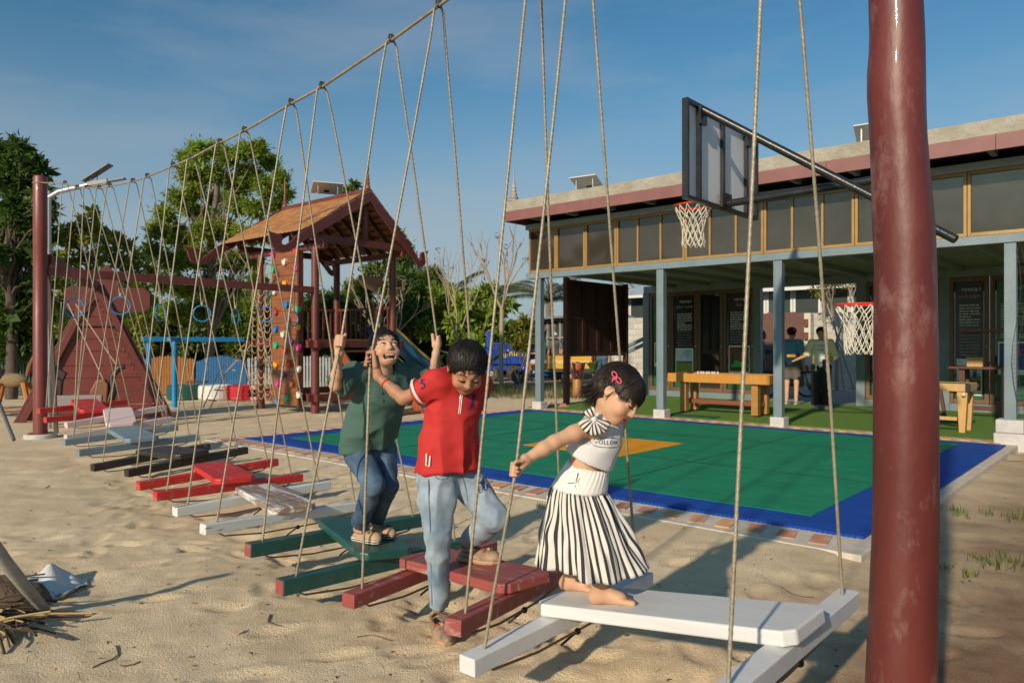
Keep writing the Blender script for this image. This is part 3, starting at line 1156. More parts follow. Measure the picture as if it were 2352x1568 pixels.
def log_post(name, label, base, h, prof, seed, mat, n=28, lean=(0, 0), wob=0.01, rows=60):
    V, Fq = [], []
    for i in range(rows + 1):
        k = i / rows
        z = -0.1 + (h + 0.1) * k
        r = np.interp(z, [p[0] for p in prof], [p[1] for p in prof])
        ox, oy = np.interp(z, [p[0] for p in prof], [p[2] for p in prof]) + lean[0] * z, lean[1] * z
        for j in range(n):
            a = 2 * math.pi * j / n
            q = np.array([[math.cos(a) * 0.8 + seed, math.sin(a) * 0.8, z * 1.3]])
            rr = r + (vnoise(q, 1.6, seed)[0] - 0.5) * wob * 2
            V.append((base[0] + ox + rr * math.cos(a), base[1] + oy + rr * math.sin(a), z))
    for i in range(rows):
        for j in range(n):
            a, b = i * n + j, i * n + (j + 1) % n
            Fq.append((a, b, b + n, a + n))
    me = bpy.data.meshes.new(name)
    me.from_pydata(V, [], Fq + [tuple(rows * n + j for j in range(n))])
    o = link(name, me, None, mat, True)
    try:
        o.data.set_sharp_from_angle(angle=R(50))
    except Exception:
        pass
    return tag(o, label, 'post')


log_post('bridge_post', 'thick glossy red-brown log post in the foreground right', (B_.x, B_.y, 0), 3.6,
         [(-.1, .097, -.012), (.317, .0905, -.0035), (.774, .0845, .011), (1.146, .083, .012), (1.518, .081, .011), (1.62, .082, .006), (1.766, .077, -.003), (1.9, .075, -.012), (2.03, .078, -.018), (2.15, .073, -.014), (2.26, .071, -.018), (3.6, .070, -.02)], 2, logpaint, wob=0.0045)
pl = thing('bridge_post', 'smooth round red post on a concrete foot at the far left end of the cable', 'post', A_)
MB().lathe(A_, [(.088, .05), (.088, 1.72), (.0865, 1.725), (.0865, 2.62), (.088, 2.625), (.088, 3.58), (.080, 3.6), (.075, 3.6)], 24).build('shaft', redpost, pl, smooth=True)
MB().lathe(A_, [(.20, -.1), (.20, .045), (.185, .06)], 20).build('concrete_foot', footm, pl, smooth=True)
MB().lathe(A_, [(.155, .061), (.155, .07), (.09, .075)], 20).build('base_flange', redpost, pl, smooth=True)

ropem = pmat('wire_rope', (0.24, 0.20, 0.135), 0.45, (0.34, 0.295, 0.21), 14, metal=0.15)
_n, _l = ropem.node_tree.nodes, ropem.node_tree.links
_tc = _n.new('ShaderNodeTexCoord')
_wv = _n.new('ShaderNodeTexWave')
_wv.wave_type = 'BANDS'
_wv.bands_direction = 'DIAGONAL'
_wv.inputs['Scale'].default_value = 38
_bp = _n.new('ShaderNodeBump')
_bp.inputs['Strength'].default_value = 0.12
_bp.inputs['Distance'].default_value = 0.004
_l.new(_tc.outputs['Object'], _wv.inputs['Vector'])
_l.new(_wv.outputs['Fac'], _bp.inputs['Height'])
_l.new(_bp.outputs[0], _n['Principled BSDF'].inputs['Normal'])
clampm = pmat('clamp_steel', (0.03, 0.03, 0.032), 0.5, (0.07, 0.07, 0.07), 30, metal=0.3)



def twist_rope(full, r, pitch=.027):
    """three-strand laid rope along a polyline"""
    P = np.array([tuple(q) for q in full])
    s_ = np.r_[0, np.cumsum(np.linalg.norm(np.diff(P, axis=0), axis=1))]
    m_ = max(20, int(s_[-1] / (pitch / 6)))
    t = np.linspace(0, s_[-1], m_)
    # soften the corners a little
    C = np.stack([np.interp(t, s_, P[:, i]) for i in range(3)], 1)
    for _ in range(6):
        C[1:-1] = C[1:-1] * .5 + (C[:-2] + C[2:]) * .25
    D = np.gradient(C, axis=0)
    D /= np.linalg.norm(D, axis=1, keepdims=True)
    A = np.cross(D, (0, 1, 0))
    A /= np.linalg.norm(A, axis=1, keepdims=True)
    Bn = np.cross(D, A)
    k_ = 9
    th = 2 * np.pi * np.arange(k_) / k_
    ph = t / pitch * 2 * np.pi / 3
    rr = r * (1 + .11 * np.cos(3 * (th[None] - ph[:, None])))
    V = C[:, None] + A[:, None] * (rr * np.cos(th))[..., None] + Bn[:, None] * (rr * np.sin(th))[..., None]
    ii = np.arange(m_ * k_).reshape(m_, k_)
    jj = np.roll(ii, -1, 1)
    Q = np.stack([ii[:-1], jj[:-1], jj[1:], ii[1:]], -1).reshape(-1, 4)
    return npmesh('rope', V.reshape(-1, 3), Q)


bars = [((88, 937.5), (290, 917.5)), ((103, 958), (315, 936)), ((151, 970), (379.5, 930)), ((150, 998), (393, 956)), ((146, 1009), (406, 975)), ((178, 1032.5), (453.6, 996.6)),
        ((212, 1066), (479, 1017)), ((290, 1077.5), (565, 1025.5)), ((316, 1107), (635, 1052)), ((355, 1129), (691, 1087)), ((401, 1164), (754, 1103)), ((465, 1203), (838, 1148)),
        ((569, 1247), (972, 1180)), ((642, 1330), (1069, 1234)), ((799, 1363), (1130, 1240)), ((1039, 1421), (1310, 1290)), ((1072, 1508), (1485, 1310)), ((1640, 1600), (1951, 1353))]
clamps = [(149.5, 421), (178, 431), (199, 431), (228, 432), (253, 428), (305.5, 417), (339, 406), (398, 381), (439, 364), (505.5, 328), (562, 301), (669, 238), (740, 200), (899, 93), (1008, 14), (1230, -150), (1335, -230), (1781, -570)]
dAB = (B_ - A_).normalized()
CL = []
for u, v in clamps:
    k = (u - CU) / F
    t = (A_.y * k - A_.x) / (dAB.x - k * dAB.y)
    c = A_ + dAB * t
    CL.append(Vector((c.x, c.y, HC - (v - CV) / F * c.y)))
# main cable from post to post through the clamps
pts = [Vector((A_.x, A_.y, 3.5)) + dAB * 0.09] + CL + [Vector((B_.x, B_.y, 3.32)) - dAB * 0.05]
sm = []
for i in range(len(pts) - 1):
    for k in range(3):
        sm.append(pts[i].lerp(pts[i + 1], k / 3))
sm.append(pts[-1])
cable = thing('bridge_cable', 'sagging steel cable strung between the two red posts', 'cable', pts[0])
MB().tube(sm, 0.0085, 8).build('strand', ropem, cable, smooth=True)
mb = MB()
mb.torus(Vector((A_.x, A_.y, 3.5)), (0, 0, 1), 0.092, 0.008, 24, 6)
mb.build('post_loop', ropem, cable, smooth=True)
mb = MB()
mb.torus(Vector((B_.x - .03, B_.y, 3.32)), (0, 0, 1), 0.088, 0.008, 24, 6)
mb.build('post_loop', ropem, cable, smooth=True)

paint = {
    'red': pmat('step_red', (0.50, 0.022, 0.020), 0.45, (0.58, 0.035, 0.032), 4, 0.15, 60, wear=(0.44, 0.20, 0.16), wsc=9, wlo=0.55, whi=0.72, stretch=(.4, 2, 2), rot=.78),
    'pink': pmat('step_pink', (0.62, 0.47, 0.45), 0.5, (0.68, 0.54, 0.51), 4, 0.15, 60),
    'grey': pmat('step_grey', (0.165, 0.225, 0.265), 0.45, (0.20, 0.27, 0.31), 4, 0.15, 60, wear=(0.40, 0.42, 0.40), wsc=7, wlo=0.62, whi=0.72),
    'black': pmat('step_black', (0.022, 0.017, 0.015), 0.35, (0.04, 0.034, 0.03), 6, 0.2, 60, wear=(0.20, 0.18, 0.16), wsc=7, wlo=0.62, whi=0.72),
    'white': pmat('step_white_worn', (0.62, 0.62, 0.60), 0.55, (0.70, 0.70, 0.68), 3, 0.3, 60, wear=(0.13, 0.085, 0.06), wsc=9, wlo=0.57, whi=0.63, stretch=(.22, 2.2, 2.2), rot=-.87),
    'worn': pmat('plank_worn_brown', (0.25, 0.165, 0.13), 0.6, (0.30, 0.21, 0.17), 3, 0.3, 60, wear=(0.62, 0.61, 0.59), wsc=8, wlo=0.5, whi=0.58, stretch=(.3, 2.2, 2), rot=.80),
    'green': pmat('step_green', (0.010, 0.070, 0.062), 0.38, (0.016, 0.090, 0.080), 4, 0.2, 60, wear=(0.10, 0.14, 0.12), wsc=9, wlo=0.56, whi=0.75, stretch=(.4, 2, 2), rot=.78),
    'brown': pmat('step_oxide', (0.27, 0.055, 0.048), 0.5, (0.32, 0.075, 0.065), 4, 0.25, 60, wear=(0.42, 0.27, 0.23), wsc=9, wlo=0.55, whi=0.68, stretch=(.3, 2, 2), rot=.78),
    'clean': pmat('step_white', (0.60, 0.60, 0.60), 0.5, (0.67, 0.67, 0.665), 3, 0.12, 30, wear=(0.40, 0.34, 0.28), wsc=10, wlo=0.64, whi=0.70, stretch=(.12, 2.6, 2.6), rot=.76),
}
steps = [('red', 'red', 'red hanging step with small red plate nearest the far left post'), ('pink', 'pink', 'pale pink hanging step with steeply tilted plate'),
         ('grey', 'grey', 'grey-blue hanging step between the pink and the black ones'), ('black', 'black', 'black hanging step with worn dark plate'),
         ('red', 'red', 'bright red hanging step between the black and the worn white ones'), ('white', 'worn', 'white hanging step with paint worn off its brown plate'),
         ('green', 'green', 'dark green hanging step under the feet of the boy in the green shirt'), ('brown', 'brown', 'red-brown hanging step beside the boy in the red shirt'),
         ('clean', 'clean', 'white hanging step with long plank under the barefoot girl')]
HALF = 0.45
ENDS = []
for (a, b), c in zip(bars, CL):
    ENDS.append((at(a[0], a[1], c.y - HALF), at(b[0], b[1], c.y + HALF)))
GRIP = {13: {0: at(783, 783, 3.70), 1: at(1004, 783, 4.22)}, 14: {0: at(850, 828, 3.37)}, 16: {0: at(1185, 1078, 2.63)}}
ROPEPT = {}
PLATE = {}
for k in range(9):
    fm, pm, lab = steps[k]
    i0, i1 = 2 * k, 2 * k + 1
    mids = [(ENDS[i][0] + ENDS[i][1]) / 2 for i in (i0, i1)]
    base = (mids[0] + mids[1]) / 2
    st = thing('hanging_step', lab, 'hanging step', (base.x, base.y, 0), group='hanging steps of the cable bridge')
    bw, bh = (0.075, 0.062) if k != 6 else (0.075, 0.075)
    for i in (i0, i1):
        p, q = ENDS[i]
        p, q = p - Vector((0, 0, bh / 2)), q - Vector((0, 0, bh / 2))
        d = (q - p).normalized()
        cb = MB().bar(p, q, bw, bh).build('crossbar', paint[fm], st, bevel=0.004)
        if k == 6:       # grooved green timber with bare red end
            sd = d.cross(Vector((0, 0, 1))).normalized()
            MB().bar(p - d * 0.002, p + d * 0.001, bw - 0.008, bh - 0.008).build('end_grain', paint['brown'], cb)
        c = CL[i]
        MB().sphere(c + Vector((0, 0, 0.012)), (0.016, 0.016, 0.02), 8, 6).torus(c + Vector((0, 0, .012)), dAB, 0.018, 0.006, 12, 6).bar(c + Vector((-.013, 0, .030)), c + Vector((.013, 0, .030)), .009, .009).build('clamp', clampm, st, smooth=False)
        for e, (endp, sg) in enumerate(((p, 1), (q, -1))):
            hole = endp + d * (0.085 * sg) + Vector((0, 0, bh / 2))
            side = -1 if e == 0 else 1
            top = c + d * (0.012 * side)
            pts = [c + Vector((0, 0, .01)), top + d * (0.022 * side) - Vector((0, 0, 0.02)), None, hole - Vector((0, 0, 0.02))]
            shoulder = c.lerp(hole, 0.06) + d * (0.03 * side)
            pts[2] = shoulder
            g = GRIP.get(i, {}).get(e)
            full = pts[:3]
            if g is not None:
                for kk in (0.35, 0.7, 0.93):
                    full.append(shoulder.lerp(g, kk) + Vector((0.004, 0, 0)) * math.sin(kk * 3))
                full.append(g + Vector((0, 0, .05)) * 0)
                for kk in (0.08, 0.4, 0.75):
                    full.append(g.lerp(hole, kk))
            else:
                sag = Vector((random.uniform(-.01, .01), random.uniform(-.01, .01), 0))
                for kk in (0.25, 0.5, 0.75):
                    full.append(shoulder.lerp(hole, kk) + sag * (1 - (2 * kk - 1) ** 2))
            full.append(pts[3])
            ROPEPT[(i, e)] = full
            if k >= 4:
                link('rope', twist_rope(full, .0060), st, ropem, True)
            else:
                MB().tube(full, .0058, 8).build('rope', ropem, st, smooth=True)
        # slack of the rope slung below the bar
        a_, b_ = p + d * 0.085, q - d * 0.085
        lo = [a_ - Vector((0, 0, bh / 2 - .002)), a_.lerp(b_, .05) - Vector((0, 0, bh / 2 + .028)), a_.lerp(b_, .3) - Vector((0, 0, bh / 2 + .05)), a_.lerp(b_, .7) - Vector((0, 0, bh / 2 + .045)), a_.lerp(b_, .95) - Vector((0, 0, bh / 2 + .02)), b_ - Vector((0, 0, bh / 2 - .002))]
        MB().tube(lo, 0.005, 6).build('slack_rope', pmat('rope_dirty', (0.20, 0.155, 0.10), 0.7), st, smooth=True)
        if k >= 5:
            mm = a_.lerp(b_, .55) - Vector((0, 0, bh / 2 + .05))
            MB().sphere(mm, .014, 8, 6).tube([mm, mm + Vector((-.03, -.01, -.02)), mm + Vector((-.07, -.02, -.05))], .005, 6).build('rope_knot', pmat('rope_dark', (0.03, 0.025, 0.02), 0.8), st, smooth=True)
    # plate across the two bars
    d = (mids[1] - mids[0]).normalized()
    sd = ((ENDS[i0][1] - ENDS[i0][0]).normalized() + (ENDS[i1][1] - ENDS[i1][0]).normalized())
    sd = (sd - d * sd.dot(d)).normalized()
    up = d.cross(sd).normalized()
    if up.z < 0:
        up = -up
    ov, w, th = 0.075, 0.30, 0.045
    if k == 8:
        ov, w, th = 0.06, 0.31, 0.05
    if k == 7:
        ov = 0.07
    L = (mids[1] - mids[0]).length
    Mp = frame(mids[0] + up * 0.003, d, sd, up)
    ch = 0.035
    ol = [(-ov, -w / 2 + ch), (-ov + ch, -w / 2), (L + ov - ch, -w / 2), (L + ov, -w / 2 + ch), (L + ov, w / 2 - ch), (L + ov - ch, w / 2), (-ov + ch, w / 2), (-ov, w / 2 - ch)]
    MB().prism(frame(mids[0] + up * 0.003, d, up, sd), ol, 0, th).build('plate', paint[pm], st, bevel=0.008, seg=3)
    PLATE[k] = (mids[0] + up * (0.003 + th), d, sd, up, L)
# ================================================================== BASKETBALL STAND
blk = pmat('black_gloss_paint', (0.012, 0.013, 0.015), 0.32, (0.022, 0.023, 0.026), 8, 0.2, 50, wear=(0.16, 0.16, 0.16), wsc=16, wlo=0.66, whi=0.76)
boardm = pmat('backboard_panel', (0.70, 0.74, 0.76), 0.5, (0.76, 0.79, 0.80), 2, wear=(0.2, 0.2, 0.2), wsc=14, wlo=0.72, whi=0.76)
rimred = pmat('rim_red', (0.62, 0.035, 0.02), 0.4)
netm = pmat('net_cord', (0.66, 0.61, 0.50), 0.8)
bc = Vector((2.38, 8.38, 0))
hs_ = thing('basketball_stand', 'black basketball stand with white-backed board and two red rims with nets', 'basketball stand', (bc + E1 * 1.9).to_tuple())
FH = frame(bc, E1, E2)
bw_, bz0, bz1 = 0.86, 2.80, 3.85
MB().fbox(FH, -0.012, 0.0, -bw_, bw_, bz0 + .02, bz1 - .02).build('board', boardm, hs_)
mb = MB()
mb.fbox(FH, -0.02, 0.045, -bw_ - .04, -bw_, bz0, bz1).fbox(FH, -0.02, 0.045, bw_, bw_ + .04, bz0, bz1)
mb.fbox(FH, -0.018, 0.043, -bw_, bw_, bz1 - .04, bz1).fbox(FH, -0.018, 0.043, -bw_, bw_, bz0, bz0 + .04)
mb.build('board_frame', blk, hs_)
for s_ in (-0.60, -0.03, 0.60):
    MB().fbox(FH, 0.002, 0.04, s_ - .028, s_ + .028, bz0 + .04, bz1 - .04).build('stiffener', blk, hs_)
MB().fbox(FH, 0.0405, 0.075, -0.14, 0.09, 2.815, 2.98).build('mount_plate', blk, hs_)
for s_ in (-0.58, 0.60):
    MB().fbox(FH, 0.0405, 0.07, s_ - .07, s_ + .07, bz1 - .22, bz1 - .03).build('bracket', blk, hs_)
pole = bc + E1 * 1.9
MB().lathe((pole.x, pole.y, 0.04), [(.075, 0), (.075, 3.02), (.06, 3.04)], 18).build('pole', blk, hs_, smooth=True)
MB().fbox(frame(pole, E1, E2), -.16, .16, -.16, .16, .041, .055).build('base_plate', blk, hs_)
MB().tube([bc + E1 * .07 + Vector((0, 0, 2.87)), bc + E1 * 1.9 + Vector((0, 0, 2.92))], .042, 14).build('arm', blk, hs_, smooth=True)
for s_ in (-0.58, 0.60):
    MB().tube([bc + E1 * .055 + E2 * s_ + Vector((0, 0, bz1 - .06)), bc + E1 * 2.3 + E2 * (s_ * 0.03) + Vector((0, 0, 2.26))], .042, 14).build('stay', blk, hs_, smooth=True)


def hoop(c, Rr, depth, n=12, toward=E1, neck=0.2):
    c = Vector(c)
    rim = MB().torus(c, (0, 0, 1), Rr, .010, 36, 8)
    for s_ in (-1, 1):
        rim.tube([c + toward * (Rr * .72) + toward.cross(Vector((0, 0, 1))) * (Rr * .69 * s_), c + toward * (Rr + neck) + toward.cross(Vector((0, 0, 1))) * (.06 * s_)], .008, 6)
    rim.bar(c + toward * (Rr + neck - .01), c + toward * (Rr + neck + .01), .16, .14)
    r_ = rim.build('rim', rimred, hs_, smooth=True)
    # knotted net: crossing cords on a narrowing tube
    rows = 5
    prof = [1.0, .80, .66, .58, .56, .60]

    def P(i, k):
        a = 2 * math.pi * (k + 0.5 * (i % 2)) / n + .03 * math.sin(3 * k + i)
        rr = Rr * prof[i] * (1 + .04 * math.sin(5 * k + 2 * i))
        zz = -depth * (i / rows) * (1 + .03 * math.sin(2.3 * k + i)) - .008
        return c + Vector((rr * math.cos(a), rr * math.sin(a), zz))
    mb = MB()
    for i in range(rows):
        for k in range(n):
            j0 = P(i, k)
            for dk in ((0, -1) if i % 2 == 0 else (0, 1)):
                q = P(i + 1, k + dk)
                mid = j0.lerp(q, .5) + Vector((0, 0, -.008))
                mb.tube([j0, mid, q], .0045 if i else .006, 5, cap=False)
    for k in range(n):
        a, b = P(rows, k), P(rows, k + 1)
        mb.tube([a, a.lerp(b, .5) - Vector((0, 0, .05)), b], .005, 5, cap=False)
    mb.build('net', netm, r_, smooth=True)


hoop(bc - E1 * 0.36 + Vector((0, 0, 2.90)), .215, .42)
hoop(pole - E1 * 0.44 + Vector((0, 0, 1.685)), .225, .44, neck=.15)

# ================================================================== CLIMBING TOWER
teak = pmat('teak_oiled', (0.19, 0.062, 0.022), 0.42, (0.28, 0.10, 0.038), 3, 0.3, 30, stretch=(1, 1, 6), coat=0.1)
teak2 = pmat('teak_dark', (0.085, 0.026, 0.016), 0.45, (0.125, 0.040, 0.024), 3, 0.25, 30)
oxide = pmat('tower_paint', (0.115, 0.028, 0.022), 0.45, (0.15, 0.038, 0.03), 4, 0.15, 30)
tilem = [pmat('roof_tile_%d' % i, c, 0.75, tuple(k * .72 for k in c), 20, 0.3, 80) for i, c in enumerate([(0.44, 0.20, 0.06), (0.48, 0.24, 0.085), (0.37, 0.16, 0.055), (0.19, 0.10, 0.07)])]
P1 = Vector((-3.67, 13.8, 0))
FT = frame(P1, -E1, E2)                       # x from the front post back along the ridge, y towards the slide
TX, TY = 1.92, 1.85
tw = thing('climbing_tower', 'wooden climbing tower with tiled gable roof and curled bargeboards', 'climbing tower', P1.to_tuple(), GA)
for x in (0, TX):
    for y in (0, TY):
        c = FT @ Vector((x, y, 0))
        MB().lathe(c, [(.082, -.1), (.08, .3), (.074, 1.6), (.072, 3.10)], 14).build('post', oxide, tw, smooth=True)
# deck and beams
for z in (1.30, 0.30):
    mb = MB()
    mb.fbox(FT, -.20, TX + .20, -.10, -.04 if z > 1 else -.05, z - .07, z + .07)
    mb.fbox(FT, -.20, TX + .20, TY + .04, TY + .10, z - .07, z + .07)
    mb.fbox(FT, -.10, -.04, -.22, TY + .22, z - .072, z + .068)
    mb.fbox(FT, TX + .04, TX + .10, -.22, TY + .22, z - .072, z + .068)
    mb.build('deck_beam', oxide, tw, bevel=.006)
for k in range(13):
    MB().fbox(FT, -.03 + k * .152, .11 + k * .152, -.03, TY + .03, 1.372, 1.395).build('deck_plank', teak, tw)
# balustrade at the back
for k in range(10):
    MB().fbox(FT, .12 + k * .18, .16 + k * .18, TY - .02, TY + .02, 1.395, 2.02).build('baluster', oxide, tw)
MB().fbox(FT, 0, TX, TY - .03, TY + .03, 2.021, 2.07).build('handrail', oxide, tw)
for k in range(9):
    MB().fbox(FT, TX - .02, TX + .02, .15 + k * .19, .19 + k * .19, 1.395, 2.02).build('baluster', oxide, tw)
MB().fbox(FT, TX - .03, TX + .03, 0.08, TY - .08, 2.021, 2.07).build('handrail', oxide, tw)
# ring beam and gable frame
EZ, RZ = 2.88, 4.18
mb = MB()
for y in (0, TY):
    mb.fbox(FT, -.35, TX + .4, y - .05, y + .05, 3.06, 3.17)
mb.build('wall_plate', oxide, tw, bevel=.004)
for x in (-.30, TX + .35):
    mb = MB()
    mb.fbox(FT, x - .035, x + .035, -.30, TY + .12, 3.172, 3.30)
    mb.fbox(FT, x - .03, x + .03, TY / 2 - .05, TY / 2 + .05, 3.301, RZ - .1)
    mb.build('gable_truss', oxide, tw, bevel=.004)
# roof slopes: rafters, tiles
HW = {-1: 1.42, 1: 1.12}
HZ = {-1: 3.30, 1: 3.20}
X0, X1 = -.40, TX + .62
tile_b = MB()
tile_b.prism(Matrix(), [(-.069, 0), (.069, 0), (.069, .155), (.04, .185), (-.04, .185), (-.069, .155)], -.006, .008)
tile_mes = []
for m in tilem:
    me = tile_b.mesh('roof_tile')
    me.materials.append(m)
    tile_mes.append(me)
ntile = 0
rest = MB()
for side in (-1, 1):
    hw = HW[side]
    sl = Vector((0, hw, HZ[side] - RZ)).length
    sv = Vector((0, side * hw, HZ[side] - RZ)).normalized()
    nv = Vector((0, -sv.z * side, abs(sv.y))).normalized() if True else None
    nv = Vector((0, side * abs(sv.z), abs(sv.y)))
    for k in range(8):
        x = X0 + .08 + k * (X1 - X0 - .16) / 7
        a, b = Vector((x, TY / 2 + side * .03, RZ - .06)), Vector((x, TY / 2 + side * (hw - .05), HZ[side] - .03))
        MB().bar(FT @ a, FT @ b, .045, .085).build('rafter', teak2, tw)
    rows = int(sl / .103)
    cols = int((X1 - X0) / .143)
    for r_ in range(rows):
        for c_ in range(cols + 1):
            x = X0 + (c_ + (.5 if r_ % 2 else 0)) * .143
            if x > X1:
                continue
            o_ = Vector((x, TY / 2, RZ + .02)) + sv * (r_ * .103 - .02) + nv * .022
            ex, ey, ez = Vector((1, 0, 0)), nv, sv
            tl = R(4)
            ez2 = (sv * math.cos(tl) + nv * math.sin(tl)).normalized()
            ny = ez2.cross(ex) * (1 if ez2.cross(ex).dot(nv) > 0 else -1)
            M = FT @ frame(o_, ex, ny, ez2)
            mi = 3 if (abs(x - .15 - (r_ - 10) * .06) < .22 and 4 < r_ < 12 and rng.random() < .6) else int(rng.integers(0, 3))
            if side == -1 and ntile < 300:
                o = bpy.data.objects.new('roof_tile', tile_mes[mi])
                COL.objects.link(o)
                o.parent = tw
                o.matrix_parent_inverse = WM[tw].inverted()
                o.matrix_basis = M
                ntile += 1
            else:
                rest.prism(M, [(-.069, 0), (.069, 0), (.069, .155), (.04, .185), (-.04, .185), (-.069, .155)], -.006, .008)
    # battens under the tiles
    for k in range(9):
        a = Vector((X0, TY / 2, RZ - .005)) + sv * (.08 + k * sl / 9.3)
        MB().bar(FT @ a, FT @ (a + Vector((X1 - X0, 0, 0))), .04, .02).build('batten', teak2, tw)
o = rest.build('roof_tiles', tilem[1], tw)
o['kind'] = 'stuff'
MB().fbox(FT, X0 - .02, X1 + .02, TY / 2 - .07, TY / 2 + .07, RZ + .02, RZ + .10).build('ridge_cap', oxide, tw, bevel=.01)
# carved bargeboards, sweeping to an upturned curl
bo = [(0, 4.28), (.62, 3.88), (1.244, 3.46), (1.6, 3.21), (1.74, 3.07), (1.83, 3.01), (1.90, 3.02), (1.905, 3.06), (1.875, 3.11), (1.90, 3.165), (1.98, 3.19), (2.08, 3.20), (2.20, 3.23), (2.13, 3.13), (2.105, 3.03), (2.06, 2.935), (1.96, 2.88), (1.86, 2.875), (1.75, 2.91), (1.485, 3.105), (1.26, 3.24), (.62, 3.63), (0, 4.03)]


def barge(xc, side):
    kx = 1.0 if side < 0 else .68
    ol = [(side * a * kx, b) for a, b in bo]
    M = FT @ frame((xc, TY / 2, 0), (0, 1, 0), (1, 0, 0))
    MB().prism(M, ol, -.022, .022).build('bargeboard', oxide, tw, bevel=.004)


for xc in (X0 - .045, X1 + .045):
    for side in (-1, 1):
        barge(xc + (.001 if side > 0 else 0), side)
fin = [(.05, 0), (.05, .05), (.03, .07), (.045, .11), (.025, .14), (.04, .18), (.022, .21), (.03, .25), (.014, .29), (.024, .38), (.018, .5), (.008, .62)]
for x in (X0 + .02, X1 - .02):
    MB().lathe(FT @ Vector((x, TY / 2, RZ + .10)), fin, 12).build('finial', pmat('finial_wood', (0.22, 0.085, 0.035), 0.5), tw, smooth=True)
b_ = FT @ Vector((1.1, TY / 2 + .1, RZ + .08))
solar(b_.to_tuple(), 0.4, (0.62, 0.40), .26, -24, 'small tilted solar panel on the tiled ridge of the climbing tower')

# plank climbing wall with bolted holds
wx0, wx1 = .20, 1.12
WF = FT @ frame((0, -.20, 0), (1, 0, 0), (0, 1, 0))
nplank = 13
zb, zt_ = .14, 3.04
cw_x = lambda x, z: x
for k in range(nplank):
    za = zb + (zt_ - zb) * k / nplank
    MB().fbox(WF, wx0, wx1, -.03, .02, za + .003, zb + (zt_ - zb) * (k + 1) / nplank - .003).build('plank', teak, tw, bevel=.004)
MB().fbox(WF, wx0 - .045, wx0 - .002, -.06, .05, zb - .02, zt_).build('wall_stile', teak2, tw, bevel=.004)
hold = MB()
hold.prism(Matrix(), [(-.045, .03), (-.05, .0), (-.03, -.035), (0, -.05), (.03, -.035), (.05, 0), (.045, .03), (.03, .05), (.012, .028), (0, .022), (-.012, .028), (-.03, .05)], -.045, 0)
hcols = {'blue': (0.01, 0.20, 0.50), 'green': (0.02, 0.42, 0.24), 'red': (0.55, 0.05, 0.02), 'pink': (0.58, 0.05, 0.28), 'orange': (0.75, 0.33, 0.03), 'white': (0.66, 0.63, 0.57), 'purple': (0.18, 0.06, 0.36), 'brown': (0.36, 0.09, 0.035)}
hme = {}
for nm, c in hcols.items():
    me = hold.mesh('climbing_hold')
    me.materials.append(pmat('hold_' + nm, c, 0.5))
    hme[nm] = me
# colour, survey point of each hold
HL = [('pink', 630, 584), ('red', 683, 577), ('white', 657, 602), ('pink', 684, 617), ('green', 631, 619), ('orange', 658, 651), ('white', 634, 670), ('blue', 661, 700), ('green', 688, 710), ('red', 636, 717), ('purple', 664, 735), ('orange', 686, 752),
      ('blue', 636, 756), ('white', 654, 768), ('purple', 672, 784), ('pink', 688, 798), ('green', 637, 793), ('red', 656, 806), ('orange', 637, 838), ('red', 667, 835), ('white', 688, 848), ('purple', 654, 860), ('pink', 641, 881), ('brown', 674, 881),
      ('white', 690, 907), ('green', 662, 914), ('blue', 638, 920)]
wo = WF @ Vector((0, -.03, 0))
for nm, u, v in HL:
    d_ = at(u, v, 1.0) - Vector((0, 0, HC))
    tt = (wo - Vector((0, 0, HC))).dot(E2) / d_.dot(E2)
    p_ = Vector((0, 0, HC)) + d_ * tt
    o = bpy.data.objects.new('climbing_hold', hme[nm])
    COL.objects.link(o)
    o.parent = tw
    M = frame(p_, E1, E2, (0, 0, 1)) @ Matrix.Rotation(random.uniform(-.4, .4), 4, 'Y') @ Matrix.Scale(1.25, 4)
    o.matrix_parent_inverse = WM[tw].inverted()
    o.matrix_basis = M
# sagging rope net beside the wall
tan = pmat('net_rope', (0.42, 0.29, 0.15), 0.85, (0.50, 0.36, 0.21), 20)
netd = MB()
na, nb = 1.16, 1.86
cols_ = 3
rows_ = 17
for j in range(cols_ + 1):
    x = na + (nb - na) * j / cols_
    pts = [WF @ Vector((x + .02 * math.sin(3 * q + j), -.02 - .02 * math.sin(2 * q), 2.86 - q * (2.86 - .25) / 12)) for q in range(13)]
    netd.tube(pts, .008, 6)
for r_ in range(rows_):
    z = 2.40 - r_ * .135
    for j in range(cols_):
        a = na + (nb - na) * j / cols_
        b = na + (nb - na) * (j + 1) / cols_
        off = .05 if j % 2 else 0
        pts = [WF @ Vector((a + (b - a) * q / 6, -.03, z + off + (.05 if q in (0, 6) else 0) - .075 * math.sin(math.pi * q / 6))) for q in range(7)]
        netd.tube(pts, .0075, 6)
netd.build('climbing_net', tan, tw, smooth=True)
# ladder lying against it
lad = MB()
for s_ in (-.14, .14):
    lad.tube([WF @ Vector((1.95 + s_, -.05, 1.3)), WF @ Vector((2.05 + s_, -.55, .75)), WF @ Vector((2.1 + s_, -.85, .05))], .011, 6)
for q in range(6):
    k_ = (q + .7) / 6.5
    c = (WF @ Vector((1.95, -.05, 1.3))).lerp(WF @ Vector((2.1, -.85, .05)), k_)
    lad.tube([c + -E1 * -.17, c + -E1 * .17], .014, 6)
lad.build('rope_ladder', tan, tw, smooth=True)
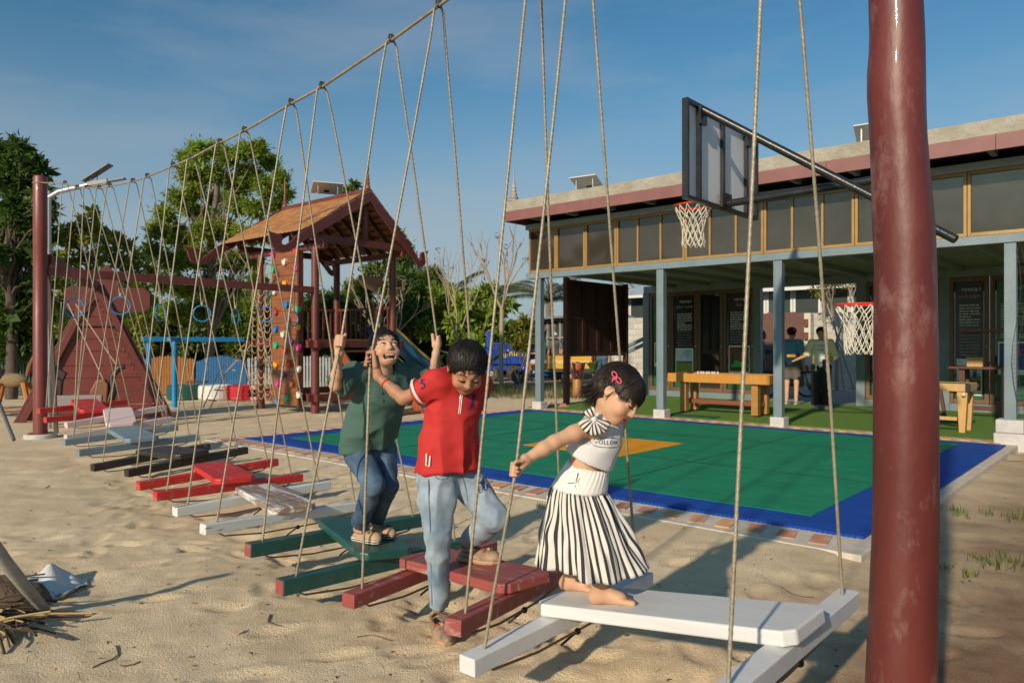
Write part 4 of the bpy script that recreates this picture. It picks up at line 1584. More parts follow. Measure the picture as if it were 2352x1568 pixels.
# steps down to the court, slide down the far side
sa = FT @ Vector((.0 - .05, .95, 1.34))
for s_ in (.35, 1.30):
    p0, p1 = FT @ Vector((-.08, s_, 1.36)), FT @ Vector((-1.55, s_, -.05))
    MB().bar(p0, p1, .045, .17, up=(E1 * -1 * 0 + Vector((0, 0, 1)))).build('stringer', pmat('stair_teak', (0.24, 0.062, 0.026), 0.4, (0.30, 0.085, 0.036), 3, stretch=(1, 1, 3)), tw, bevel=.006)
for q in range(6):
    x, z = -.25 - q * .235, 1.16 - q * .225
    MB().fbox(FT, x - .10, x + .10, .375, 1.275, z - .018, z + .018).build('tread', pmat('tread_teak', (0.17, 0.05, 0.025), 0.5), tw, bevel=.004)
slb = pmat('slide_blue', (0.012, 0.11, 0.26), 0.35, (0.018, 0.14, 0.31), 2)
sly = pmat('slide_yellow', (0.60, 0.42, 0.02), 0.4)
prof_s = [(.0, 1.46), (.25, 1.45), (.55, 1.26), (1.0, .93), (1.5, .62), (2.0, .33), (2.4, .20), (2.8, .17)]
V_, F_ = [], []
cr = [(-.27, .22), (-.26, .10), (-.20, .02), (0, 0), (.20, .02), (.26, .10), (.27, .22)]
sx0 = TX * .30
for d_, z in prof_s:
    for w_, h_ in cr:
        V_.append(FT @ Vector((sx0 + w_, TY + d_, z + h_)))
for i in range(len(prof_s) - 1):
    for j in range(6):
        a = i * 7 + j
        F_.append((a, a + 1, a + 8, a + 7))
mb = MB()
mb.add(V_, F_)
so = mb.build('slide', slb, tw, smooth=True)
so.modifiers.new('thick', 'SOLIDIFY').thickness = .02
for w_ in (-.27, .27):
    MB().tube([FT @ Vector((sx0 + w_, TY + d_, z + .225)) for d_, z in prof_s], .026, 8).build('slide_rail', sly, so, smooth=True)
# hanging boat-shaped sign
sg = thing('hanging_sign', 'small boat-shaped wooden sign hanging inside the climbing tower', 'sign', (FT @ Vector((.35, 1.55, 2.5))).to_tuple(), GA)
M = FT @ frame((.12, 1.35, 2.55), (0, 1, 0), (1, 0, 0))
MB().prism(M, [(-.26, .12), (-.24, -.02), (-.12, -.14), (.12, -.16), (.28, -.08), (.36, .16), (.28, .12)], -.02, .02).build('board', pmat('sign_wood', (0.24, 0.12, 0.05), 0.6, (0.3, 0.16, 0.08), 9), sg)
for y in (-.18, .2):
    MB().tube([M @ Vector((y, 0, .1)), M @ Vector((y, 0, .42))], .006, 5).build('cord', pmat('rope_dark2', (0.05, 0.04, 0.03), 0.8), sg)

# ================================================================== RING BEAM AND RINGS
dR = (P1 - A_)
rb = MB().bar(A_ + dR.normalized() * .085 + Vector((0, 0, 2.30)), P1 - dR.normalized() * .07 + Vector((0, 0, 2.30)), .09, .12).build('ring_beam', redpost, None, bevel=.004)
tag(rb, 'long dark red beam joining the far left post to the climbing tower', 'beam')
ringb = pmat('ring_blue', (0.01, 0.22, 0.50), 0.35)
tanr = pmat('ring_strap', (0.42, 0.34, 0.22), 0.8)
RG = [(171, 708, .10, 'blue gymnastic ring hanging nearest the far left post'), (277, 702, .55, 'second blue ring along the beam, seen half side-on'), (369, 718, 1.40, 'third blue ring along the beam, turned edge-on'),
      (464, 720, .42, 'fourth blue ring along the beam, seen nearly face-on'), (541, 727, 1.45, 'fifth blue ring along the beam, turned edge-on'), (612, 722, .05, 'sixth blue ring, in front of the climbing net'), (673, 732, 1.15, 'seventh blue ring, in front of the plank wall near the tower post')]
for u, v, yaw, lab in RG:
    k = (u - CU) / F
    t = (A_.y * k - A_.x) / (dR.x - k * dR.y)
    p = A_ + dR * t
    zc = HC - (v - CV) / F * p.y
    rr = .13
    g = thing('hanging_ring', lab, 'gym ring', (p.x, p.y, zc - rr), group='blue gym rings under the beam')
    MB().torus((p.x, p.y, zc), (math.sin(yaw), -math.cos(yaw), 0), rr, .011, 32, 8).build('ring', ringb, g, smooth=True)
    mb = MB()
    mb.tube([(p.x - .008, p.y, zc + rr - .01), (p.x - .02, p.y - .05, 2.24), (p.x - .02, p.y - .055, 2.365), (p.x, p.y, 2.372), (p.x + .02, p.y + .055, 2.365), (p.x + .02, p.y + .05, 2.24), (p.x + .008, p.y, zc + rr - .01)], .008, 6)
    mb.sphere((p.x, p.y, zc + rr + .03), (.018, .018, .03), 8, 6)
    mb.build('strap', tanr, g, smooth=True)

# ================================================================== A-FRAME OF PLANKS
arp = pmat('aframe_paint', (0.145, 0.026, 0.021), 0.55, (0.175, 0.034, 0.028), 3, 0.25, 30, wear=(0.42, 0.28, 0.22), wsc=22, wlo=0.70, whi=0.76)
arp2 = pmat('aframe_frame', (0.12, 0.026, 0.022), 0.5, (0.145, 0.032, 0.027), 3, 0.2, 30)
ac = at(222, 965, 12.6)
ac.z = 0
ex_ = Vector((.93, .37, 0)).normalized()
ey_ = Vector((-ex_.y, ex_.x, 0))
FA = frame(ac, ex_, ey_)
af = thing('aframe_swing', 'tall triangular swing frame clad in red-brown planks', 'swing frame', ac.to_tuple(), math.atan2(ex_.y, ex_.x))
hb, ha = 1.08, 2.24
zrow = [0.02, .26, .48, .72, .93, 1.17, 1.38, 1.58, 1.76, 1.92, 2.05]
for i in range(len(zrow) - 1):
    a, b = zrow[i] + .004, zrow[i + 1] - .004
    wa, wb = hb * (1 - a / ha) - .05, hb * (1 - b / ha) - .05
    MB().prism(FA, [(-wa, a), (wa, a), (wb, b), (-wb, b)], .0, .03).build('plank', arp, af, bevel=.003)
for s_ in (-1, 1):
    p0, p1 = Vector((s_ * (hb + .02), -.03, -.05)), Vector((s_ * .02, -.03, ha + .04))
    MB().bar(FA @ p0, FA @ p1, .10, .085, up=ey_).build('leg', arp2, af, bevel=.005)
    MB().bar(FA @ (p0 + Vector((s_ * .10, .06, 0))), FA @ (p1 + Vector((s_ * .06, .06, .02))), .05, .10, up=ey_).build('leg_trim', arp2, af, bevel=.004)
MB().fbox(FA, -.29, .29, -.05, .0, 1.60, 1.68).build('collar_tie', arp2, af, bevel=.004)
rid = [FA @ Vector((0, .0, ha + .04)), FA @ Vector((-.30, -2.3, ha + .24))]
MB().bar(rid[0], rid[1], .10, .14).build('ridge_beam', arp2, af, bevel=.005)
MB().bar(rid[1] + Vector((-.12, 0.4, -2.5)), rid[1] + Vector((0, 0, .0)), .05, .05).build('prop', pmat('grey_pole', (0.10, 0.08, 0.07), 0.7), af)
mb = MB()
for i in range(22):
    k = (i + 1) / 23
    mb.sphere(FA @ Vector((hb * (1 - k) - .10, -.008, ha * k)), .011, 6, 4)
mb.build('screw_plugs', arp2, af)
FP = frame(FA @ Vector((.05, .9, 0)), (FA.to_3x3() @ Vector((1, 0, 0))), ey_)
pw = MB().prism(FP, [(-.68, 1.98), (-.60, 1.88), (.60, 1.88), (.70, 1.98), (.70, 2.24), (.60, 2.33), (.20, 2.33), (.20, 2.52), (0, 2.74), (-.22, 2.52), (-.22, 2.33), (-.60, 2.33), (-.68, 2.24)], 0, .05).build('name_board', arp2, af, bevel=.006)
MB().lathe(FA @ Vector((0.05, 1.0, 0)), [(.06, -.05), (.06, 2.0)], 10).build('board_post', arp2, af, smooth=True)
# ================================================================== SMALLER PLAY THINGS
def poly_body(name, outline, M, t, mat, parent, bevel=.02):
    return MB().prism(M, outline, -t / 2, t / 2).build(name, mat, parent, bevel=bevel, seg=3)


blackw = pmat('horse_black', (0.016, 0.012, 0.011), 0.4, (0.035, 0.025, 0.022), 6)
whitew = pmat('horse_white', (0.55, 0.53, 0.49), 0.6)
orangew = pmat('horse_orange', (0.42, 0.15, 0.03), 0.5, (0.5, 0.2, 0.05), 5)
strawm = pmat('horse_straw', (0.19, 0.13, 0.065), 0.9, (0.25, 0.18, 0.095), 30)
brownw = pmat('horse_brown', (0.17, 0.06, 0.025), 0.5, (0.22, 0.09, 0.04), 5)
ropeb = pmat('swing_rope', (0.42, 0.37, 0.28), 0.8)

hc = at(190, 925, 11.6)
hh = thing('horse_swing', 'wooden horse swing with black head and tail hanging inside the plank frame', 'horse swing', (hc.x, hc.y, .2), .25)
MH = WM[hh]
MB().fbox(MH, -.52, .30, -.10, .10, .10, .30).build('body', pmat('horse_body_grey', (0.24, 0.20, 0.20), 0.6), hh, bevel=.02)
poly_body('head', [(-.30, .22), (-.28, .50), (-.22, .64), (-.36, .74), (-.44, .62), (-.50, .52), (-.48, .45), (-.40, .47), (-.33, .55), (-.36, .38), (-.38, .24)][::-1], MH, .09, blackw, hh, .01)
MB().fbox(MH, -.475, -.41, -.052, .052, .50, .60).build('blaze', whitew, hh, bevel=.006)
MB().tube([MH @ Vector((-.36, -.16, .58)), MH @ Vector((-.36, .16, .58))], .012, 8).build('handle', whitew, hh)
poly_body('back_support', [(.12, .18), (.12, .36), (.20, .52), (.32, .55), (.38, .46), (.36, .18)], MH, .16, brownw, hh, .02)
MB().tube([MH @ Vector((.36, 0, .12)), MH @ Vector((.44, 0, .36)), MH @ Vector((.42, 0, .58)), MH @ Vector((.52, 0, .72)), MH @ Vector((.60, 0, .74))], [.07, .06, .045, .05, .04], 10).build('tail', blackw, hh, smooth=True)
for x, z, tp in ((-.36, .70, Vector((-.30, 0, 1.75))), (.30, .52, Vector((-.22, 0, 1.75))), (.52, .70, Vector((-.1, 0, 1.72)))):
    MB().tube([MH @ Vector((x, 0, z)), MH @ (Vector((x, 0, z)).lerp(tp, .5)), MH @ tp], .009, 6).build('rope', ropeb, hh, smooth=True)

rc = at(8, 944, 13.4)
rh = thing('rocking_horse', 'straw-coloured wooden rocking horse with orange legs by the green fence', 'rocking horse', (rc.x, rc.y, 0), .1)
MR = WM[rh]
MB().sphere(MR @ Vector((.16, 0, .64)), (.27, .11, .13), 14, 10).build('body', strawm, rh, smooth=True)
MB().tube([MR @ Vector((-.1, 0, .68)), MR @ Vector((-.2, 0, .95)), MR @ Vector((-.18, 0, 1.05))], [.13, .10, .07], 10).build('neck', brownw, rh, smooth=True)
MB().tube([MR @ Vector((-.18, 0, 1.06)), MR @ Vector((-.38, 0, .96))], [.09, .06], 10).build('head', brownw, rh, smooth=True)
MB().tube([MR @ Vector((-.17, 0, 1.05)), MR @ Vector((-.12, 0, 1.22))], [.03, .04], 8).build('mane', orangew, rh, smooth=True)
MB().tube([MR @ Vector((.40, 0, .72)), MR @ Vector((.46, 0, .92)), MR @ Vector((.54, 0, 1.12))], [.035, .045, .02], 8).build('tail', brownw, rh, smooth=True)
for x, x2 in ((-.04, -.16), (.38, .50)):
    for s_ in (-1, 1):
        MB().tube([MR @ Vector((x, .07 * s_, .60)), MR @ Vector((x2, .12 * s_, .14))], [.055, .035], 8).build('leg', orangew, rh, smooth=True)
for s_ in (-1, 1):
    MB().tube([MR @ Vector((-.55 + .14 * i, .12 * s_, .10 + .035 * ((i - 5) / 2.2) ** 2)) for i in range(11)], .035, 8).build('rocker', brownw, rh, smooth=True)
MB().fbox(MR, .05, .62, -.14, .14, .10, .16).build('footboard', pmat('old_plank', (0.16, 0.11, 0.07), 0.8), rh, bevel=.01)
st_ = MB().tube([at(-10, 905, 7.6), at(32, 1010, 7.3)], .018, 8).build('metal_rod', pmat('grey_metal_pole', (0.12, 0.125, 0.13), 0.5, metal=.4), smooth=True)
tag(st_, 'dark metal rod leaning at the left edge in front of the rocking horse', 'rod')

# blue swing frame with hanging ropes
bluep_ = pmat('blue_paint', (0.012, 0.21, 0.48), 0.4, (0.018, 0.25, 0.55), 4)
sw0, sw1 = at(325, 778, 15.3), at(560, 780, 16.6)
sf = thing('blue_swing_frame', 'bright blue swing frame of round posts behind the hanging steps', 'swing frame', (sw0.x, sw0.y, 0))
zt = 1.40
MB().bar(Vector((sw0.x, sw0.y, zt)), Vector((sw1.x, sw1.y, zt)), .09, .10).build('beam', bluep_, sf, bevel=.008)
for u, y in ((342, 15.4), (401, 15.2)):
    p = at(u, 800, y)
    MB().lathe((p.x, p.y, -.05), [(.052, 0), (.052, zt)], 14).build('post', bluep_, sf, smooth=True)
MB().bar(Vector((at(388, 0, 15.2).x, 15.2, zt - .005)), Vector((at(388, 0, 15.2).x - .1, 16.5, zt - .005)), .07, .08).build('side_beam', bluep_, sf)
for u in (455, 466):
    p = at(u, 788, 16.0)
    q = at(u - 15 if u == 455 else u + 14, 870, 15.9)
    MB().tube([p, q], .010, 6).build('rope', ropeb, sf)
q = at(453, 876, 15.9)
MB().box((q.x, q.y, q.z - .01), (.42, .18, .03), .2).build('seat', pmat('swing_seat', (0.05, 0.04, 0.035), 0.6), sf, bevel=.006)

# tyres, half sunk in a row
for (u, v, c, lab) in ((425, 888, (0.02, 0.085, 0.075), 'dark green painted tyre, leftmost of the row'), (497, 884, (0.62, 0.62, 0.60), 'white painted tyre between the green and the red one'), (558, 881, (0.48, 0.02, 0.03), 'red painted tyre behind the rope ladder'), (612, 880, (0.60, 0.36, 0.36), 'pink painted tyre behind the climbing net')):
    p = at(u, v, 17.4)
    ty = thing('painted_tyre', lab, 'tyre', (p.x, p.y, 0), group='painted tyres lying in a row')
    m = pmat('tyre_paint_%d' % u, c, 0.5, tuple(k * 1.15 for k in c), 5, 0.4, 30)
    prof = [(.22, .02), (.36, .0), (.40, .04)] + [(.395 + (.012 if i % 2 else 0), .06 + .018 * i) for i in range(13)] + [(.40, .31), (.36, .34), (.24, .33), (.22, .3)]
    MB().lathe((p.x, p.y, 0), prof, 30).build('tread', m, ty, smooth=False)
    MB().lathe((p.x, p.y, 0), [(.18, .05), (.219, .29)], 20).build('sand_fill', sand, ty)

# fences of pickets
def picket_fence(name, label, p0, p1, n_, w, h, m, post=True, arch=0.0, rails=(.3, .8), tip='point', group=None):
    p0, p1 = Vector(p0), Vector(p1)
    d = (p1 - p0).normalized()
    f_ = thing(name, label, 'fence', p0.to_tuple(), group=group)
    sd = Vector((-d.y, d.x, 0))
    L = (p1 - p0).length
    M0 = frame(p0, d, sd)
    me = {}
    for i in range(n_):
        k = (i + .5) / n_
        hh_ = h + arch * math.sin(math.pi * k) + random.uniform(-.015, .015)
        x = L * k
        if tip == 'point':
            ol = [(x - w / 2, .03), (x + w / 2, .03), (x + w / 2, hh_ - w * .6), (x, hh_), (x - w / 2, hh_ - w * .6)]
        else:
            ol = [(x - w / 2, .03), (x + w / 2, .03), (x + w / 2, hh_), (x - w / 2, hh_)]
        MB().prism(M0, ol, -.012, .012).build('picket', m, f_)
    for z in rails:
        MB().fbox(M0, 0, L, .013, .04, z * h - .03, z * h + .03).build('rail', m, f_)
    if post:
        for x in (.03, L - .03):
            MB().fbox(M0, x - .035, x + .035, .041, .10, -.1, h * .98).build('post', m, f_)
    return f_


picket_fence('green_fence', 'dark green slatted fence behind the rocking horse', at(-60, 900, 18.5) * Vector((1, 1, 0)), at(92, 900, 18.5) * Vector((1, 1, 0)), 22, .035, .98, pmat('fence_green', (0.012, 0.062, 0.055), 0.5, (0.016, 0.08, 0.07), 5), tip='flat')
picket_fence('orange_fence', 'orange picket fence behind the blue swing frame', at(326, 900, 18.6) * Vector((1, 1, 0)), at(446, 900, 18.9) * Vector((1, 1, 0)), 19, .055, .92, pmat('fence_orange', (0.30, 0.105, 0.016), 0.55, (0.34, 0.13, 0.022), 4), arch=.10)
picket_fence('blue_fence', 'blue picket fence with arched top behind the white tyre', at(450, 900, 18.9) * Vector((1, 1, 0)), at(566, 900, 19.2) * Vector((1, 1, 0)), 20, .055, .86, pmat('fence_blue', (0.015, 0.11, 0.29), 0.55, (0.02, 0.135, 0.33), 4), arch=.16)
picket_fence('grey_fence', 'pale grey picket fence behind the climbing net', at(568, 900, 19.2) * Vector((1, 1, 0)), at(760, 900, 19.8) * Vector((1, 1, 0)), 26, .05, .95, pmat('fence_grey', (0.40, 0.42, 0.45), 0.6), arch=.06)

# bike leaning beyond the net
def bicycle(loc, rz, label, cols, s=1.0, name='bicycle'):
    b = thing(name, label, 'bicycle', loc, rz)
    M = WM[b] @ Matrix.Scale(s, 4)
    fm = pmat('bike_' + label[:12], cols, 0.35, metal=.3)
    rub = pmat('rubber', (0.015, 0.015, 0.015), 0.7)
    alu = pmat('aluminium', (0.45, 0.46, 0.47), 0.35, metal=.8)
    hubs = (Vector((-.50, 0, .31)), Vector((.50, 0, .31)))
    for h_ in hubs:
        w_ = MB().torus(M @ h_, M.to_3x3() @ Vector((0, 1, 0)), .30 * s, .022 * s, 30, 8).build('wheel', rub, b, smooth=True)
        MB().torus(M @ h_, M.to_3x3() @ Vector((0, 1, 0)), .272 * s, .010 * s, 30, 6).build('rim', alu, w_, smooth=True)
        mb = MB()
        for k in range(14):
            a = 2 * math.pi * k / 14
            mb.tube([M @ h_, M @ (h_ + Vector((.27 * math.cos(a), 0, .27 * math.sin(a))))], .0018, 4)
        mb.build('spokes', alu, w_)
    bb, seat, head = Vector((-.05, 0, .30)), Vector((-.20, 0, .72)), Vector((.36, 0, .74))
    mb = MB()
    for p, q, r_ in ((bb, seat, .018), (bb, head - Vector((-.02, 0, .1)), .022), (seat - Vector((-.03, 0, .1)), head, .018), (bb, hubs[0], .012), (seat - Vector((-.03, 0, .08)), hubs[0], .010), (head + Vector((-.02, 0, .1)), hubs[1], .016)):
        mb.tube([M @ p, M @ q], r_ * s, 8)
    mb.build('frame', fm, b, smooth=True)
    MB().tube([M @ Vector((.33, -.26, .90)), M @ Vector((.36, -.1, .92)), M @ Vector((.34, 0, .86)), M @ Vector((.36, .1, .92)), M @ Vector((.33, .26, .90))], .013 * s, 6).build('handlebar', rub, b, smooth=True)
    MB().sphere(M @ Vector((-.23, 0, .80)), (.13 * s, .07 * s, .035 * s), 12, 8, WM[b].to_3x3()).build('saddle', rub, b, smooth=True)
    MB().tube([M @ bb, M @ Vector((.08, .08, .18))], .012 * s, 6).torus(M @ bb, M.to_3x3() @ Vector((0, 1, 0)), .09 * s, .008, 18, 5).build('crank', rub, b)
    MB().tube([M @ Vector((-.22, .06, .62)), M @ Vector((-.55, .06, .62)), M @ Vector((-.55, -.06, .62)), M @ Vector((-.22, -.06, .62))], .008 * s, 6).build('rack', rub, b)
    return b


p = gnd(1808, 911, .02)
bicycle((p.x, p.y, .02), -.12, 'dark bicycle parked in the passage behind the grey column', (0.06, 0.10, 0.11))

# solar street light whose pole stands behind the far left post
lp = at(112, 800, 11.4)
sl_ = thing('solar_street_light', 'solar street light with angled panel above the far left post', 'street light', (lp.x, lp.y, 0))
MB().lathe((lp.x, lp.y, -.1), [(.04, 0), (.035, 3.75)], 12).build('pole', frm, sl_, smooth=True)
MB().tube([(lp.x, lp.y, 3.55), at(135, 440, 11.4), at(205, 424, 11.4)], .035, 10).build('arm', frm, sl_, smooth=True)
head0, head1 = at(203, 424, 11.4), at(288, 410, 11.4)
MB().bar(head0, head0.lerp(head1, .55), .10, .075).bar(head0.lerp(head1, .55), head1, .09, .03).build('lamp_head', pmat('lamp_grey', (0.22, 0.23, 0.24), 0.5), sl_, bevel=.012)
MB().bar(head0.lerp(head1, .12) + Vector((0, 0, -.035)), head0.lerp(head1, .5) + Vector((0, 0, -.035)), .07, .02).build('lens', pmat('lamp_lens', (0.55, 0.56, 0.55), 0.3), sl_)
pa, pb = at(193, 417, 11.4), at(254, 378, 11.4)
MB().bar(pa, pb, .16, .02, up=(-.4, 0, .8)).build('solar_cells', pmat('solar_edge', (0.10, 0.11, 0.12), 0.4), sl_, bevel=.004)
MB().tube([at(207, 422, 11.4), at(208, 410, 11.4)], .018, 8).build('bracket', frm, sl_)
MB().tube([at(222, 400, 11.4), at(224, 412, 11.4), at(214, 420, 11.4)], .006, 6).build('wire', blk, sl_)

# ================================================================== LOUVRED SCREEN AT THE END OF THE VERANDA
lv = pmat('louvre_wood', (0.035, 0.010, 0.008), 0.45, (0.05, 0.014, 0.010), 5)
lvp = pmat('louvre_post', (0.085, 0.018, 0.014), 0.45)
FL = FB @ frame((-.20, 0, 0), (0, 1, 0), (-1, 0, 0))           # x runs back into the veranda
o_ = FL @ Vector((1.1, 0, 0))
ls = thing('louvred_screen', 'dark brown louvred shutter screen on red-brown posts at the end of the veranda', 'screen', o_.to_tuple())
MB().fbox(FL, 1.08, 1.19, -.05, .05, .03, 2.70).build('post', lvp, ls, bevel=.004)
MB().fbox(FL, 3.38, 3.47, -.05, .05, .03, 2.70).build('post', lvp, ls, bevel=.004)
for k in range(4):
    a = 1.20 + k * .545
    b = a + .53
    fr_ = MB().fbox(FL, a, a + .05, -.03, .03, 1.092, 2.66).fbox(FL, b - .05, b, -.03, .03, 1.092, 2.66).fbox(FL, a + .051, b - .051, -.028, .028, 1.092, 1.15).fbox(FL, a + .051, b - .051, -.028, .028, 2.58, 2.66).fbox(FL, a + .051, b - .051, -.028, .028, 1.83, 1.89).build('shutter', lv, ls)
    MB().fbox(FL, a + .051, b - .051, -.004, .004, 1.14, 2.58).build('backing', lv, fr_)
    for z0, z1 in ((1.15, 1.82), (1.90, 2.57)):
        for q in range(16):
            z = z0 + (q + .5) * (z1 - z0) / 16
            MB().add([FL @ Vector(p_) for p_ in ((a + .052, .022, z - .018), (b - .052, .022, z - .018), (b - .052, .004, z + .016), (a + .052, .004, z + .016), (a + .052, .026, z - .014), (b - .052, .026, z - .014), (b - .052, .008, z + .02), (a + .052, .008, z + .02))],
                     ((0, 1, 2, 3), (7, 6, 5, 4), (0, 4, 5, 1), (2, 6, 7, 3), (0, 3, 7, 4), (1, 5, 6, 2))).build('slat', lv, fr_)
MB().fbox(FL, 1.195, 3.38, -.035, .035, 1.035, 1.09).build('bottom_rail', lv, ls)

# ================================================================== GAME TABLES
honey = pmat('honey_wood', (0.46, 0.20, 0.030), 0.38, (0.52, 0.25, 0.05), 4, 0.1, 40, stretch=(6, 1, 1), coat=.15)
honey2 = pmat('honey_leg', (0.34, 0.155, 0.035), 0.42, (0.40, 0.19, 0.05), 4, stretch=(1, 1, 4))
redfelt = pmat('red_felt', (0.30, 0.02, 0.02), 0.9)
tt0 = FB @ Vector((t_on(1530, .95), .95, 0))
t0, t1 = t_on(1533, .95), t_on(1768, .95)
tb = thing('shuffle_table', 'long honey-coloured wooden game table with red felt top', 'table', (FB @ Vector(((t0 + t1) / 2, 1.3, .034))).to_tuple(), GA)
FTb = FB
zt0, zt1 = .60, .76
mb = MB()
mb.fbox(FB, t0, t1, .95, 1.0, zt0, zt1).fbox(FB, t0, t1, 1.55, 1.6, zt0, zt1).fbox(FB, t0, t0 + .05, 1.001, 1.549, zt0, zt1).fbox(FB, t1 - .05, t1, 1.001, 1.549, zt0, zt1)
mb.build('rim', honey, tb, bevel=.008)
MB().fbox(FB, t0 + .051, t1 - .051, 1.001, 1.549, zt0 + .02, zt1 - .02).build('felt', redfelt, tb)
for x in (t0 + .22, t1 - .36):
    for y in (1.02, 1.42):
        MB().fbox(FB, x, x + .12, y, y + .12, .06, zt0 - .001).build('leg', honey2, tb, bevel=.006)
        MB().lathe(FB @ Vector((x + .06, y + .06, .034)), [(.02, 0), (.022, .027)], 10).build('foot', blk, tb)
MB().fbox(FB, t0 + .345, t1 - .365, 1.24, 1.32, .20, .28).build('stretcher', pmat('stretcher_red', (0.20, 0.055, 0.025), 0.5), tb, bevel=.004)
for x in (t0 + .25, t1 - .33):
    MB().fbox(FB, x, x + .06, 1.145, 1.415, .20, .28).build('side_stretcher', honey2, tb)
for k in range(8):
    c = FB @ Vector((t0 + .42 + .055 * k, 1.35 + .02 * (k % 2), zt1 + .012))
    MB().lathe((c.x, c.y, zt1 - .02), [(.022, 0), (.022, .045), (.012, .05)], 10).build('puck', whitew, tb)
mt = MB().fbox(FB, t_on(1535, .35), t_on(1640, .35), .22, .62, .0345, .05).build('putting_mat', pmat('mat_green', (0.012, 0.085, 0.035), 0.9), bevel=.003)
tag(mt, 'dark green rubber mat lying on the turf in front of the long table', 'mat')

# small billiards table at the right
bt0, bt1 = t_on(2085, .75), t_on(2228, .75)
bt = thing('billiard_table', 'small pale wooden billiard table with green cloth right of the log post', 'table', (FB @ Vector((bt1, .8, .034))).to_tuple(), GA)
pale = pmat('pale_wood', (0.48, 0.27, 0.085), 0.45, (0.54, 0.32, 0.12), 4, stretch=(5, 1, 1))
cloth = pmat('billiard_cloth', (0.008, 0.16, 0.045), 0.9)
mb = MB().fbox(FB, bt0, bt1, .72, .76, .62, .73).fbox(FB, bt0, bt1, 1.26, 1.30, .62, .73).fbox(FB, bt0, bt0 + .04, .761, 1.259, .62, .73).fbox(FB, bt1 - .04, bt1, .761, 1.259, .62, .73)
mb.build('rail', pale, bt, bevel=.006)
MB().fbox(FB, bt0 + .041, bt1 - .041, .761, 1.259, .63, .725).build('cloth', cloth, bt)
MB().fbox(FB, bt1 - .055, bt1 + .004, .715, .775, .615, .735).build('corner_cap', blk, bt, bevel=.008)
for x in (bt0 + .1, bt1 - .16):
    for y in (.74, 1.16):
        MB().prism(FB @ frame((0, y, 0), (1, 0, 0), (0, 1, 0)), [(x, .62), (x + .13, .62), (x + .10, .036), (x + .025, .036)], 0, .10).build('leg', pale, bt, bevel=.004)
MB().fbox(FB, bt0 + .2, bt1 - .17, .80, .84, .20, .25).build('stretcher', pale, bt)
for x in (bt0 + .35, bt1 - .07):
    MB().sphere(FB @ Vector((x, .70, .58)), .028, 10, 8).build('ball_pocket', pmat('net_white', (0.6, 0.56, 0.5), 0.8), bt, smooth=True)
darkw = pmat('dark_table_wood', (0.075, 0.024, 0.016), 0.45, (0.10, 0.034, 0.022), 4)
gt0, gt1 = t_on(2178, 3.6), t_on(2330, 3.6)
gt = thing('chess_table', 'dark wooden side table with a box and chess pieces in front of the chess poster', 'table', (FB @ Vector(((gt0 + gt1) / 2, 3.9, .034))).to_tuple(), GA)
MB().fbox(FB, gt0, gt1, 3.6, 4.2, .86, .90).build('top', darkw, gt, bevel=.004)
for x in (gt0 + .15, gt1 - .2):
    for y in (3.66, 4.06):
        MB().fbox(FB, x, x + .09, y, y + .08, .035, .859).build('leg', darkw, gt)
MB().fbox(FB, gt0 + .25, gt1 - .21, 3.68, 3.74, .14, .22).build('stretcher', darkw, gt)
c = FB @ Vector(((gt0 + gt1) / 2 - .1, 3.75, .985))
wb = MB().box(c, (.24, .16, .17), GA).build('wooden_box', pale, None, bevel=.006)
tag(wb, 'small plain wooden box standing on the chess table', 'box')
for k in range(4):
    c = FB @ Vector(((gt0 + gt1) / 2 + .12 + .075 * k, 3.75, .90))
    cp = MB().lathe(c, [(.028, 0), (.028, .02), (.012, .035), (.012, .05), (.02, .062), (.008, .09)], 10).build('chess_piece', darkw, None, smooth=True)
    tag(cp, ['dark chess piece closest to the wooden box', 'second dark chess piece right of the wooden box', 'third dark chess piece right of the wooden box', 'dark chess piece furthest right of the wooden box'][k], 'chess piece', 'chess pieces on the side table')
sh = MB().fbox(FB, gt0, t_on(2400, SI - .2), SI - .25, SI - .06, 1.52, 1.57).build('cue_shelf', pmat('shelf_wood', (0.20, 0.075, 0.02), 0.4), bld, bevel=.004)
# dark trestle behind the post
for k in range(2):
    a = FB @ Vector((t_on(2150 + 22 * k, 2.6), 2.6, .034))
    lg = MB().bar(a, a + E1 * (-.10) + Vector((0, 0, .62)), .07, .05).build('stool_leg', darkw)
    tag(lg, ['dark wooden trestle leg just right of the log post', 'dark wooden trestle leg behind the pale table leg'][k], 'trestle leg')
# safety net hung on the right column
nn_ = MB()
for j in range(9):
    x = t_on(2335, -.1) + j * .06
    nn_.tube([FB @ Vector((x + .05 * math.sin(q * .8) * (1 - j / 9), -.12, 2.5 - q * .24)) for q in range(10)], .0035, 4)
for q in range(38):
    z = 2.5 - q * .058
    nn_.tube([FB @ Vector((t_on(2335, -.1) + .05 * math.sin((2.5 - z) / .24 * .8), -.12, z)), FB @ Vector((t_on(2335, -.1) + .55, -.12, z))], .0025, 4)
o = nn_.build('sports_net', pmat('net_black', (0.02, 0.018, 0.03), 0.7))
tag(o, 'black mesh net hanging beside the column at the right edge', 'net')

